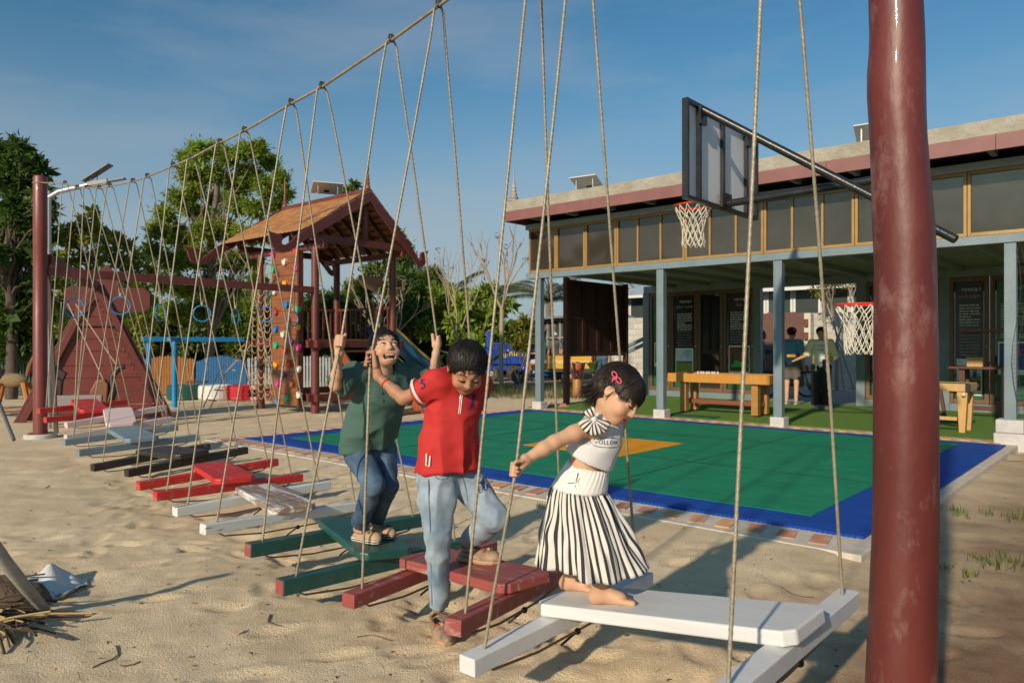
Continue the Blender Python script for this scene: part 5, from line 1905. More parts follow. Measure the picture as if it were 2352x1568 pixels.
# flip-flops by the left column
fp = pmat('flipflop_pink', (0.52, 0.22, 0.18), 0.7)
for u, v, rz, lab in ((1263, 932, .1, 'pink flip-flop beside the first column footing'), (1287, 931, -.15, 'pale pink flip-flop standing at the foot of the louvred screen post'), (1294, 934, .25, 'pale pink flip-flop in front of the louvred screen post')):
    p = gnd(u, v, .036)
    f_ = thing('flip_flop', lab, 'flip-flop', (p.x, p.y, .036), rz, 'flip-flops on the turf edge')
    M = WM[f_]
    MB().prism(M @ frame((0, 0, 0), (1, 0, 0), (0, 0, 1), (0, 1, 0)), [(-.11, -.035), (-.04, -.04), (.06, -.05), (.12, -.03), (.13, .01), (.08, .045), (-.04, .035), (-.11, .03)], 0, .022).build('sole', fp, f_, bevel=.004)
    MB().tube([M @ Vector((.08, 0, .022)), M @ Vector((.04, .02, .06)), M @ Vector((-.03, .035, .025))], .008, 6).tube([M @ Vector((.08, 0, .022)), M @ Vector((.04, -.02, .06)), M @ Vector((-.03, -.04, .025))], .008, 6).build('strap', fp, f_, smooth=True)

# ball stand: stump with prongs holding a basketball
p = gnd(1326, 914)
bsn = thing('ball_stand', 'wooden stump stand with upright prongs by the louvred screen', 'ball stand', (p.x, p.y, 0))
MB().lathe((p.x, p.y, -.05), [(.12, 0), (.115, .2), (.11, .50), (.105, .51)], 16).build('stump', pmat('stump_wood', (0.30, 0.125, 0.03), 0.5, (0.36, 0.17, 0.05), 4, stretch=(1, 1, 3)), bsn, smooth=True)
for k in range(5):
    a = 2 * math.pi * k / 5 + .3
    d_ = Vector((math.cos(a), math.sin(a), 0))
    MB().bar(Vector((p.x, p.y, .44)) + d_ * .09, Vector((p.x, p.y, .86)) + d_ * .20, .05, .03, up=d_).build('prong', lvp, bsn, bevel=.004)
MB().torus((p.x, p.y, .56), (0, 0, 1), .12, .014, 18, 6).build('ring', lvp, bsn)
ball = thing('basketball', 'brown basketball resting in the prongs of the stump stand', 'ball', (p.x, p.y, .66))
ballm = pmat('basketball_skin', (0.33, 0.105, 0.04), 0.7, (0.38, 0.13, 0.05), 20, .3, 200)
MB().sphere((p.x, p.y, .76), .122, 24, 16).build('skin', ballm, ball, smooth=True)
mb = MB()
for ax in ((1, 0, .2), (.2, 1, 0), (0, .1, 1)):
    mb.torus((p.x, p.y, .76), ax, .1215, .003, 32, 5)
mb.build('seams', blk, ball)

# ================================================================== YARD BEHIND: BLOCK WALL, GATE, WHITE-FRAMED HOUSE
SW = 11.7
blockm = [pmat('cement_block_%d' % i, c, 0.9, tuple(k * .86 for k in c), 5, .6, 25) for i, c in enumerate([(0.50, 0.475, 0.42), (0.46, 0.435, 0.39), (0.54, 0.51, 0.455)])]
bwv = thing('block_wall', 'unpainted concrete block wall behind the passage', 'wall', (FB @ Vector((0, SW, 0))).to_tuple(), GA)
wt0, wt1 = t_on(1395, SW), t_on(2140, SW)
MB().fbox(FB, wt0, wt1, SW + .012, SW + .16, 0, 2.25).build('mortar', pmat('wall_mortar', (0.36, 0.33, 0.29), 0.9, bump=.5, bs=60), bwv)
bme = []
for m in blockm:
    me = MB().fbox(Matrix(), -.204, .204, -.02, .02, -.099, .099).mesh('block')
    me.materials.append(m)
    bme.append(me)
nrow = 11
for r_ in range(nrow):
    x = wt0 + (.105 if r_ % 2 else .21)
    while x < wt1 - .2:
        o = bpy.data.objects.new('block', bme[int(rng.integers(0, 3))])
        COL.objects.link(o)
        o.parent = bwv
        o.matrix_parent_inverse = WM[bwv].inverted()
        o.matrix_basis = Matrix.Translation(FB @ Vector((x, SW + rng.uniform(-.003, .004), .105 + r_ * .205))) @ Matrix.Rotation(GA, 4, 'Z')
        x += .415
gp = FB @ Vector((t_on(1855, SW - .2), SW - .2, 0))
gpl = MB().box((gp.x, gp.y, 1.12), (.26, .24, 2.25), GA).build('gate_pillar', pmat('pillar_render', (0.52, 0.48, 0.41), 0.9, (0.60, 0.56, 0.48), 3, .3, 20), bevel=.01)
tag(gpl, 'rough cement gate pillar between slatted gate and block wall', 'pillar')
for k in range(3):
    z = (.55, 1.55, 1.95)[k]
    tag(MB().box((gp.x - .10, gp.y - .14, z), (.10, .08, .22), GA).build('gate_hinge_block', redpost), ['lowest red brick stub on the gate pillar', 'middle red brick stub on the gate pillar', 'topmost red brick stub on the gate pillar'][k], 'brick', 'red brick stubs on the gate pillar')
gate = picket_fence('slatted_gate', 'brown vertical slatted timber gate behind the parked bicycle', FB @ Vector((t_on(1745, SW - .35), SW - .35, 0)), FB @ Vector((t_on(1846, SW - .35), SW - .35, 0)), 17, .085, 2.28, pmat('gate_wood', (0.10, 0.046, 0.034), 0.6, (0.135, 0.062, 0.046), 4, stretch=(1, 1, 4)), tip='flat', rails=(.2, .9))
tag(gate, None, 'gate')
gate2 = picket_fence('slatted_gate', 'dark slatted timber gate seen through the clear glass door', FB @ Vector((t_on(1560, SW - .35), SW - .35, 0)), FB @ Vector((t_on(1742, SW - .35), SW - .35, 0)), 22, .085, 2.2, MATS['gate_wood'], tip='flat', rails=(.2, .9))
tag(gate2, None, 'gate')
hz = thing('rear_house', 'white-framed house with corrugated metal roof beyond the block wall', 'house', (FB @ Vector((2, 14.5, 0))).to_tuple(), GA)
hr0, hr1 = t_on(1400, 14.5), t_on(2180, 14.5)
whitef = pmat('white_frame', (0.60, 0.60, 0.58), 0.5)
MB().fbox(FB, hr0, hr1, 14.55, 18, 0, 3.25).build('wall', pmat('rear_wall', (0.42, 0.40, 0.36), 0.8), hz)
nw = int((hr1 - hr0) / .95)
for k in range(nw):
    a = hr0 + (hr1 - hr0) * k / nw
    b = hr0 + (hr1 - hr0) * (k + 1) / nw
    w_ = MB().fbox(FB, a + .01, a + .09, 14.48, 14.54, 2.0, 3.24).fbox(FB, b - .09, b - .01, 14.48, 14.54, 2.0, 3.24).fbox(FB, a + .091, b - .091, 14.482, 14.54, 2.0, 2.08).build('window', whitef, hz)
    MB().fbox(FB, a + .091, b - .091, 14.51, 14.53, 2.08, 3.24).build('pane', pmat('rear_glass', (0.05, 0.065, 0.06), 0.06, spec=.8), w_)
mb = MB()
q_ = int((hr1 - hr0 + .6) / .1)
V_, F_ = [], []
for k in range(q_ + 1):
    x = hr0 - .3 + k * .1
    dz = .022 if k % 2 else 0
    V_ += [FB @ Vector((x, 13.9, 3.22 + dz)), FB @ Vector((x, 18.2, 4.05 + dz))]
    if k:
        F_.append((2 * k - 2, 2 * k, 2 * k + 1, 2 * k - 1))
mb.add(V_, F_)
ro = mb.build('roof', pmat('zinc_roof', (0.46, 0.50, 0.53), 0.45, (0.54, 0.57, 0.58), 3, metal=.2), hz)
ro.modifiers.new('thick', 'SOLIDIFY').thickness = .02
MB().fbox(FB, hr0 - .3, hr1 + .3, 13.86, 13.90, 3.14, 3.25).build('gutter', whitef, hz)

# steel stair rail against the block wall
for k in range(2):
    a, b = at(1432, 800 + 12 * k, 20.5), at(1482, 776 + 14 * k, 19.5)
    tag(MB().bar(a, b, .06, .09).build('steel_rail', steel), ['upper sloping grey steel rail in front of the block wall', 'lower sloping grey steel rail in front of the block wall'][k], 'rail', 'sloping steel rails by the block wall')

# glazed shed beyond the road
gs = thing('glazed_shed', 'grey framed glazed shed beyond the dirt road', 'shed', at(1250, 860, 30).to_tuple())
p0, p1 = at(1205, 800, 31), at(1300, 800, 27)
dd = (p1 - p0) * Vector((1, 1, 0))
L = dd.length
FS = frame((p0.x, p0.y, 0), dd.normalized(), Vector((-dd.y, dd.x, 0)).normalized())
MB().fbox(FS, 0, L, .06, 2.5, 0, 2.2).build('body', pmat('shed_dark', (0.05, 0.06, 0.05), 0.15, spec=.7), gs)
mb = MB()
for k in range(8):
    mb.fbox(FS, L * k / 7 - .03, L * k / 7 + .03, 0, .055, 0, 2.25)
for z in (.9, 1.55, 2.2):
    mb.fbox(FS, 0, L, -.01, -.001, z - .03, z + .03)
mb.build('frame', pmat('shed_frame', (0.34, 0.36, 0.36), 0.5), gs)
MB().fbox(FS, -.2, L + .2, -.3, 2.7, 2.26, 2.34).build('roof', pmat('shed_roof', (0.22, 0.25, 0.26), 0.5), gs)

# ================================================================== VEHICLES ON THE ROAD
vblue = pmat('truck_blue', (0.008, 0.045, 0.30), 0.35, (0.012, 0.06, 0.36), 4, coat=.2)
vgreen = pmat('chassis_green', (0.02, 0.09, 0.075), 0.5)
tyrem = pmat('tyre_rubber', (0.03, 0.027, 0.024), 0.85, (0.09, 0.075, 0.06), 10)
rimw = pmat('wheel_rim', (0.50, 0.48, 0.44), 0.5)
yel = pmat('sign_yellow', (0.62, 0.33, 0.02), 0.45, (0.66, 0.37, 0.03), 5)
yell = pmat('letter_yellow', (0.80, 0.55, 0.03), 0.5)
lwh = pmat('letter_white', (0.78, 0.76, 0.70), 0.5)
frw = pmat('sign_frame', (0.16, 0.04, 0.025), 0.5)


def wheel(parent, c, r, w=.11):
    c = Vector(c)
    ax = Vector((0, 1, 0))
    o = MB().lathe(c - ax * (w / 2), [(r * .62, 0), (r * .92, 0), (r, w * .2), (r, w * .8), (r * .92, w), (r * .62, w)], 26, ax).build('wheel', tyrem, parent, smooth=True)
    MB().lathe(c - ax * (w / 2 + .004), [(.0, 0), (r * .22, -.02), (r * .28, .0), (r * .55, .02), (r * .62, .0), (r * .615, w * .9)], 22, ax).build('rim', rimw, o, smooth=True)
    MB().lathe(c - ax * (w / 2 + .035), [(r * .16, 0), (r * .16, .05)], 12, ax).build('hub', pmat('hub_rust', (0.38, 0.15, 0.06), 0.7), o)
    return o


ry = 23.4
tk = thing('cargo_tricycle', 'blue three-wheeled cargo motorcycle with yellow restaurant panels', 'tricycle', at(1270, 884, ry).to_tuple()[:2] + (0,))


def X(u, y=ry):
    return (u - CU) / F * y


def Z(v, y=ry):
    return HC - (v - CV) / F * y


Z0 = .04
wheel(tk, (X(1192), ry, .255 + Z0), .25, .10)
wheel(tk, (X(1306), ry - .25, .245 + Z0), .245, .12)
wheel(tk, (X(1306), ry + .75, .245 + Z0), .245, .12)
MB().tube([(X(1192), ry - .07, .30), (X(1205), ry - .07, .85), (X(1210), ry - .07, 1.02)], .028, 8).tube([(X(1192), ry + .07, .30), (X(1205), ry + .07, .85), (X(1210), ry + .07, 1.02)], .028, 8).build('fork', blk, tk)
MB().tube([(X(1210), ry - .32, 1.10), (X(1211), ry, 1.02), (X(1210), ry + .32, 1.10)], .018, 8).build('handlebar', blk, tk)
MB().sphere((X(1202), ry, .94), (.10, .11, .11), 12, 8).build('headlamp', pmat('lamp_dark', (0.08, 0.08, 0.08), 0.2), tk, smooth=True)
MB().sphere((X(1204), ry - .15, .52), (.09, .05, .12), 10, 6).build('mudguard', vblue, tk, smooth=True)
MB().fbox(Matrix.Translation((0, ry, 0)), X(1214), X(1330), -.10, .10, .30, .40).build('frame', vblue, tk, bevel=.02)
MB().fbox(Matrix.Translation((0, ry, 0)), X(1216), X(1242), -.26, .26, .26, .30).build('footboard', vblue, tk, bevel=.01)
MB().fbox(Matrix.Translation((0, ry, 0)), X(1232), X(1252), -.16, .16, .40, .74).build('seat', blk, tk, bevel=.04)
MB().fbox(Matrix.Translation((0, ry, 0)), X(1248), X(1366), -.40, .95, .44, .52).build('bed', vgreen, tk, bevel=.01)
MB().fbox(Matrix.Translation((0, ry, 0)), X(1252), X(1364), -.36, .92, .525, .98).build('box', pmat('box_wood', (0.10, 0.03, 0.02), 0.6), tk)
for a, b, txt, kh in ((1254, 1303, 'ភោជនីយដ្ឋាន', True), (1306, 1358, 'Restaurant', False)):
    f_ = MB().fbox(Matrix.Translation((0, ry - .4, 0)), X(a), X(b), -.035, .0, .50, 1.0).build('side_panel', frw, tk, bevel=.006)
    MB().fbox(Matrix.Translation((0, ry - .436, 0)), X(a) + .045, X(b) - .045, -.004, .0, .55, .95).build('panel_face', yel, f_)
    lettering(txt, .155 if not kh else .16, frame(((X(a) + X(b)) / 2, ry - .4425, .76), (1, 0, 0), (0, 0, 1), (0, -1, 0)), lwh, f_)
MB().fbox(Matrix.Translation((0, ry, 0)), X(1248), X(1252), -.40, .0, .55, 1.55).build('seat_back_frame', vgreen, tk, bevel=.01)
by = 26.0
bt_ = thing('blue_truck', 'blue cargo truck with yellow lettering parked behind the tricycle', 'truck', (X(1180, by), by, 0))
MB().fbox(Matrix.Translation((0, by, 0)), X(1135, by), X(1240, by), -.6, .8, .62, 1.32).build('cargo_bed', vblue, bt_, bevel=.02)
mb = MB()
for k in range(5):
    x = X(1135, by) + (X(1240, by) - X(1135, by)) * k / 4
    mb.fbox(Matrix.Translation((0, by, 0)), x - .02, x + .02, -.63, -.601, .62, 1.34)
mb.fbox(Matrix.Translation((0, by, 0)), X(1133, by), X(1242, by), -.64, -.605, 1.29, 1.36)
mb.build('bed_ribs', vblue, bt_)
MB().fbox(Matrix.Translation((0, by, 0)), X(1112, by), X(1134, by), -.6, .8, .35, 1.15).fbox(Matrix.Translation((0, by, 0)), X(1118, by), X(1132, by), -.55, .75, 1.151, 1.75).build('cab', vblue, bt_, bevel=.05)
MB().fbox(Matrix.Translation((0, by, 0)), X(1130, by), X(1240, by), -.5, .7, .40, .615).build('chassis', vblue, bt_, bevel=.01)
lettering('ឡែកជា', .25, frame((X(1172, by), by - .645, .98), (1, 0, 0), (0, 0, 1), (0, -1, 0)), yell, bt_)
for u in (1182, 1228, 1128):
    wheel(bt_, (X(u, by), by - .5, .30), .29, .16)

# ================================================================== FOREGROUND LEFT: STICK, STRAW, SACK
stk = MB()
stk.tube([at(-40, 1218, 3.1), at(10, 1288, 3.2), at(56, 1345, 3.32), at(104, 1400, 3.52)], [.029, .028, .026, .022], 12)
tag(stk.build('wooden_stake', pmat('grey_stick', (0.28, 0.26, 0.24), 0.8, (0.37, 0.35, 0.32), 5, .4, 30, stretch=(1, 1, 6)), smooth=True), 'weathered grey stake slanting into the straw heap', 'stake')
strw = pmat('straw', (0.34, 0.23, 0.10), 0.8, (0.44, 0.32, 0.15), 6)
mb = MB()
mbd = MB()
for k in range(110):
    u, v = random.uniform(-150, 40), random.uniform(1335, 1445)
    p = gnd(u, v, random.uniform(.0, .14) * max(0, 1 - (u + 140) / 260))
    a = random.uniform(-.9, .5)
    L = random.uniform(.08, .34)
    q = p + Vector((math.cos(a) * L, math.sin(a) * L, random.uniform(-.05, .05)))
    q.z = max(q.z, .01)
    (mb if random.random() < .5 else mbd).tube([p, p.lerp(q, .5) + Vector((0, 0, .01)), q], random.uniform(.003, .007), 5)
tag(mb.build('straw_heap', strw), 'dry straw stalks heaped in the lower left corner', 'straw', kind='stuff')
tag(mbd.build('dark_stalks', pmat('dark_stalk', (0.06, 0.04, 0.025), 0.9)), 'dark rotting stalks heaped in the lower left corner', 'stalks', kind='stuff')
hp = gnd(-45, 1390)
hm = MB().sphere((hp.x, hp.y, -.03), (.34, .22, .17), 30, 16).build('soil_heap', pmat('soil_dark', (0.12, 0.075, 0.045), 0.95, (0.17, 0.11, 0.07), 14, 1, 60), smooth=True)
for v in hm.data.vertices:
    q = np.array([[v.co.x, v.co.y, v.co.z]])
    v.co.z += (vnoise(q, 14)[0] - .5) * .05
tag(hm, 'low mound of dark soil under the straw', 'soil', kind='stuff')
V_, F_ = [], []
ns_ = 22
sa, sb = gnd(78, 1318, .04), gnd(150, 1372)
for i in range(ns_ + 1):
    for j in range(ns_ + 1):
        a, b = i / ns_, j / ns_
        x = sa.x + (sb.x - sa.x) * a * (1 - .2 * b) + .02 * math.sin(9 * b + 2 * a)
        y = sb.y + (sa.y - sb.y) * b + .10 * a * b
        if i > 12 and j < 9:
            y -= .05 * (i - 12) / 10 * math.sin(j * 2.1)
        z = float(ground_z(np.array([x]), np.array([y]))[0]) + .012 + .13 * math.exp(-((a - .35) / .25) ** 2) * b ** .6 * (1 - .3 * b) + .022 * math.sin(14 * a + 5 * b) * math.sin(8 * b + 1)
        V_.append((x, y, max(z, float(ground_z(np.array([x]), np.array([y]))[0]) + .004)))
for i in range(ns_):
    for j in range(ns_):
        a = i * (ns_ + 1) + j
        F_.append((a, a + ns_ + 1, a + ns_ + 2, a + 1))
mb = MB()
mb.add(V_, F_)
sk = mb.build('woven_sack', pmat('sack', (0.66, 0.65, 0.62), 0.7, (0.74, 0.73, 0.70), 8, .3, 200), smooth=True)
sk.modifiers.new('thick', 'SOLIDIFY').thickness = .004
tag(sk, 'crumpled white woven sack lying on the sand at the left', 'sack')
# ================================================================== TREES AND PLANTS
def leafmat(name, c, c2, tr=.45, rough=.5):
    m = pmat(name, c, rough, c2, 1.2, attr='tint', trans=tr, spec=.35)
    return m


def clump_leaves(clumps, per, size, asp, droop=.3, up=.3, col=None):
    """leaves spread through clump ellipsoids; clumps = [(centre, radius, squash)]"""
    C, D, N, L, T = [], [], [], [], []
    for c, r, sq, k in clumps:
        n_ = int(per * k)
        d = rand_dirs(n_)
        rad = r * (rng.random(n_) ** .45) * (1 + .35 * np.clip(rng.normal(size=n_), -1, 2))
        p = np.array(c) + d * rad[:, None] * np.array((1, 1, sq))
        # sprays: leaves gather round twig tips
        tips = p[rng.integers(0, n_, n_)]
        p = p * .45 + tips * .55 + rng.normal(size=(n_, 3)) * r * .07
        dd = (p - np.array(c)) / (r + 1e-6) + rng.normal(size=(n_, 3)) * .55 + np.array((0, 0, up - droop))
        C.append(p)
        D.append(dd)
        N.append(rng.normal(size=(n_, 3)) * .7 + np.array((-.25, -.35, .8)))
        L.append(size * rng.uniform(.6, 1.3, n_))
        base = rng.uniform(.72, 1.25) * rng.uniform(.75, 1.25, n_)
        T.append(np.stack([base * rng.uniform(.85, 1.25, n_), base, base * rng.uniform(.6, 1.1, n_)], 1))
    C, D, N, L, T = (np.concatenate(k) for k in (C, D, N, L, T))
    return C, D, N, L, L * asp, T


def limb(mb, p, q, r0, r1, wob=.08, n=5, seg=7):
    p, q = Vector(p), Vector(q)
    pts = []
    for i in range(n + 1):
        k = i / n
        w = Vector((random.uniform(-1, 1), random.uniform(-1, 1), random.uniform(-.5, .5))) * wob * math.sin(math.pi * k)
        pts.append(p.lerp(q, k) + w)
    mb.tube(pts, [r0 + (r1 - r0) * i / n for i in range(n + 1)], seg)
    return pts


def tree(name, label, base, trunk_top, clumps, per, size, asp, lm, bark, r0=.12, group=None, cat='tree', core=True, droop=.3):
    t_ = thing(name, label, cat, (base[0], base[1], 0), group=group)
    mb = MB()
    base, trunk_top = Vector(base), Vector(trunk_top)
    tp = limb(mb, base - Vector((0, 0, .2)), trunk_top, r0, r0 * .55, r0 * 1.2, 7, 10)
    for c, r, sq, k in clumps:
        a = tp[random.randint(2, len(tp) - 1)]
        limb(mb, a, Vector(c), r0 * .24, r0 * .06, .12, 5, 6)
        for q in range(2):
            d = Vector(rand_dirs(1)[0])
            d.z = abs(d.z) * .5
            limb(mb, Vector(c), Vector(c) + d * r * .8, r0 * .10, r0 * .03, .04, 3, 5)
    mb.build('trunk', bark, t_, smooth=True)
    C, D, N, L, W, T = clump_leaves(clumps, per, size, asp, droop)
    if core:
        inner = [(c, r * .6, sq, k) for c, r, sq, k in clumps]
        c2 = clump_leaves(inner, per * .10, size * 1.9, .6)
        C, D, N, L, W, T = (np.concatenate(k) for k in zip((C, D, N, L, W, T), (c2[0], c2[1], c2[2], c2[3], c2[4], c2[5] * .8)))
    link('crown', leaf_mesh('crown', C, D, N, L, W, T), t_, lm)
    return t_


bark = pmat('bark_grey', (0.14, 0.105, 0.08), 0.9, (0.21, 0.165, 0.125), 9, .6, 40)
barkd = pmat('bark_dark', (0.07, 0.05, 0.038), 0.9, (0.11, 0.08, 0.06), 9, .6, 40)
lm_dark = leafmat('leaf_dark', (0.06, 0.125, 0.026), (0.11, 0.195, 0.042))
lm_mid = leafmat('leaf_mid', (0.20, 0.32, 0.04), (0.30, 0.40, 0.06))
lm_lt = leafmat('leaf_light', (0.23, 0.30, 0.04), (0.36, 0.39, 0.065))
lm_bush = leafmat('leaf_bush', (0.09, 0.16, 0.03), (0.17, 0.24, 0.045))
lm_yel = leafmat('leaf_yellow', (0.14, 0.17, 0.02), (0.22, 0.21, 0.03))


def P3(u, v, y):
    return tuple(at(u, v, y))


def blob(spec, y, dy=.6):
    """outline discs (u, v, radius in survey units) -> clumps"""
    out = []
    for u, v, r in spec:
        yy = y + random.uniform(-dy, dy)
        out.append((P3(u, v, yy), r * 1.15 / F * yy, random.uniform(.75, 1.0), max(.25, (r / 40) ** 2)))
    return out


# dark tall tree at the left edge
y = 17.5
sp = [(-30, 345, 34), (15, 350, 30), (45, 340, 22), (70, 372, 26), (95, 395, 22), (20, 400, 44), (-30, 420, 46), (65, 430, 40), (100, 450, 24), (110, 490, 22), (40, 480, 46), (-20, 500, 50), (80, 520, 38), (118, 545, 20), (20, 560, 46), (60, 585, 40), (105, 590, 26),
      (-30, 580, 46), (0, 640, 50), (50, 660, 46), (95, 650, 30), (-30, 710, 50), (20, 730, 46), (70, 730, 40), (40, 790, 46), (-20, 790, 50), (85, 790, 34)]
tree('dark_tree', 'tall dark-leaved tree at the left edge behind the fence', P3(25, 900, y)[:2] + (0,), P3(25, 480, y), blob(sp, y, .9), 620, .17, .24, lm_dark, barkd, .14, core=True)
# big bright tree behind the tower
y = 22.0
sp = [(455, 350, 30), (490, 345, 26), (425, 365, 22), (520, 360, 30), (560, 350, 28), (595, 345, 24), (620, 375, 26), (645, 410, 22), (655, 445, 20), (430, 400, 28), (470, 405, 30), (530, 420, 26), (575, 400, 30), (610, 430, 28), (500, 460, 28), (545, 470, 32), (590, 480, 28), (632, 470, 22),
      (410, 455, 28), (380, 495, 28), (440, 480, 30), (360, 530, 26), (400, 540, 34), (470, 530, 32), (520, 530, 32), (560, 540, 30), (350, 575, 24), (395, 600, 34), (440, 590, 34), (490, 600, 36), (540, 600, 34), (420, 660, 36), (480, 665, 36), (370, 650, 30), (535, 660, 34), (580, 600, 30), (590, 650, 30), (460, 715, 36), (520, 715, 36), (400, 715, 32), (575, 710, 32), (450, 440, 26), (500, 400, 24), (555, 430, 26), (485, 500, 28), (600, 540, 26), (640, 520, 18), (430, 550, 28)]
tree('bright_tree', 'tall sunlit tree with feathery leaves behind the climbing tower', P3(480, 880, y)[:2] + (0,), P3(500, 420, y), blob(sp, y, .9), 1900, .125, .28, lm_mid, bark, .15, core=True)
# mangrove-like bush left of it
y = 19.5
sp = [(150, 540, 22), (175, 530, 20), (230, 530, 20), (262, 548, 22), (290, 565, 20), (320, 590, 20), (345, 620, 22), (340, 690, 24), (170, 560, 24), (205, 545, 22), (190, 510, 14), (215, 490, 10), (240, 560, 22), (160, 600, 26), (210, 595, 30), (255, 590, 26), (285, 600, 18), (150, 650, 26), (195, 645, 30), (245, 640, 30), (285, 650, 24), (310, 620, 18), (320, 660, 20), (150, 700, 26), (200, 700, 30), (290, 700, 30), (320, 740, 30), (260, 750, 32), (150, 760, 30), (190, 800, 30), (330, 790, 26)]
tree('broadleaf_bush', 'broad-leaved yellowish bush behind the plank frame', P3(215, 890, y)[:2] + (0,), P3(215, 640, y), blob(sp, y, .5), 420, .16, .42, lm_lt, bark, .07, core=True)
# evergreen wall of bushes along the back
bu = [(330, 700, 27, 60, lm_bush), (400, 760, 26, 66, lm_bush), (480, 740, 28, 70, lm_bush), (560, 740, 27, 66, lm_bush), (620, 700, 28, 62, lm_bush), (690, 720, 28, 66, lm_dark), (790, 720, 29, 70, lm_dark), (850, 690, 30, 66, lm_bush), (940, 690, 30, 62, lm_dark), (1000, 740, 30, 60, lm_bush), (90, 760, 24, 74, lm_dark), (250, 780, 26, 60, lm_bush), (1015, 680, 31, 62, lm_mid), (950, 640, 32, 66, lm_bush), (1090, 770, 29, 40, lm_mid)]
blabs = ['dark bush behind the right leg of the plank frame', 'dense bush behind the orange picket fence', 'dense bush behind the blue picket fence', 'dense bush just left of the climbing net', 'dark bush behind the climbing net', 'shaded bush seen between the tower posts', 'shaded bush behind the tower deck', 'bush crown just right of the tower roof', 'dark bush behind the blue slide', 'dark bush behind the head of the boy in the red shirt', 'dark undergrowth behind the green fence', 'bush behind the horse swing', 'sunlit bush below the small palm', 'tall bush behind the flowering frangipani', 'sunlit bush just behind the blue truck cab']
for (u, v, y, r, m), lab in zip(bu, blabs):
    cl = []
    for k in range(9):
        a = random.uniform(0, 6.28)
        q = random.uniform(.2, 1.0)
        cl.append((P3(u + math.cos(a) * r * q * .95, v + math.sin(a) * r * q * 1.1 + 10, y + random.uniform(-1, 1)), r * .48 / F * y, .9, 1.0))
    tree('bush', lab, P3(u, 880, y)[:2] + (0,), P3(u, v + 20, y), cl, 980, .165, .42, m, barkd, .10, 'bushes along the back of the playground', 'bush')
# lower hedge masses so the horizon stays closed
for u0, u1, v0, y, m, lab in ((-150, 340, 800, 27, lm_dark, 'low dark undergrowth behind the fences at the left'), (300, 780, 800, 30, lm_dark, 'low dark undergrowth behind the picket fences'), (740, 1130, 790, 32, lm_dark, 'low undergrowth behind the slide and the road')):
    cl = []
    n_ = int((u1 - u0) / 26)
    for k in range(n_):
        for vv in (v0 - 40, v0 + 25):
            cl.append((P3(u0 + (k + random.random()) * (u1 - u0) / n_, vv + random.uniform(-18, 18), y + random.uniform(-1, 1)), 40 / F * y, .85, 1.0))
    C, D, N, L, W, T = clump_leaves(cl, 360, .26, .45)
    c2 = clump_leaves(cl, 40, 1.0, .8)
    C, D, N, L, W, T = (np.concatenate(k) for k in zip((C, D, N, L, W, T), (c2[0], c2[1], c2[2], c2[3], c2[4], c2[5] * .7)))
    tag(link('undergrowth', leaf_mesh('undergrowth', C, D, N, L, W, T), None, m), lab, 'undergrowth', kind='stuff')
# tree left of the playground, mirrored in the upper windows
sp = [(0, 0, 1.2), (1.1, .4, .9), (-1.0, .5, 1.0), (.3, 1.3, .9), (-.5, 1.7, .7), (.9, -.6, .8), (-.8, -.7, .8)]
tree('reflected_tree', 'tree beyond the left edge of the view, seen only as a reflection in the windows', (-21, 8.2, 0), (-21, 8.2, 4.2), [((-21 + .3 * a, 8.2 + a, 4.6 + b), r * .8, .9, 1.0) for a, b, r in sp], 420, .24, .35, lm_dark, barkd, .12, core=False)
tree('reflected_tree', 'smaller tree beyond the left edge of the view, mirrored in the windows', (-24, 3.5, 0), (-24, 3.5, 4.0), [((-24 + .3 * a, 3.5 + a, 4.3 + b), r * .7, .9, 1.0) for a, b, r in sp], 300, .26, .35, lm_dark, barkd, .10, core=False)
# bright bush by the road and right of it
y = 27.5
sp = [(1060, 700, 26), (1090, 680, 24), (1120, 670, 26), (1050, 740, 30), (1100, 725, 34), (1140, 715, 28), (1165, 700, 20), (1060, 785, 30), (1110, 780, 34), (1160, 770, 30), (1195, 760, 22), (1200, 790, 22), (1085, 815, 28), (1150, 815, 28), (1170, 800, 24)]
tree('roadside_bush', 'large sunlit bush beyond the dirt road behind the blue truck', P3(1110, 860, y)[:2] + (0,), P3(1110, 740, y), blob(sp, y, .8), 420, .24, .4, lm_mid, bark, .08)
y = 25.0
sp = [(1205, 735, 13), (1190, 750, 13), (1215, 755, 14), (1200, 775, 16), (1222, 780, 14), (1185, 790, 15), (1210, 800, 15)]
tree('young_shrub', 'small pale green shrub just left of the first grey column', P3(1205, 865, y)[:2] + (0,), P3(1205, 780, y), blob(sp, y, .3), 420, .17, .45, lm_yel, bark, .03, core=False)
# tree tops beyond the tower roof and beyond the wall
y = 33
sp = [(800, 440, 12), (815, 425, 8), (790, 455, 12), (900, 560, 18), (915, 540, 14), (930, 575, 20), (945, 600, 24), (900, 600, 22), (950, 640, 30), (920, 640, 28), (970, 660, 24), (880, 620, 24), (990, 650, 26), (1010, 690, 26), (960, 700, 30), (1020, 720, 24), (880, 660, 28), (850, 620, 22), (860, 580, 18)]
tree('distant_tree', 'distant tree showing above and right of the tower roof', P3(900, 840, y)[:2] + (0,), P3(900, 600, y), blob(sp, y, 1), 800, .22, .4, lm_bush, barkd, .14, core=False)
y = 36
sp = [(1455, 690, 14), (1470, 700, 12), (1440, 705, 12), (1480, 715, 12), (1460, 715, 14)]
tree('distant_tree', 'distant tree top above the block wall beside the louvred screen', P3(1460, 840, y)[:2] + (0,), P3(1460, 715, y), blob(sp, y, .5), 420, .28, .4, lm_mid, barkd, .10, core=False)


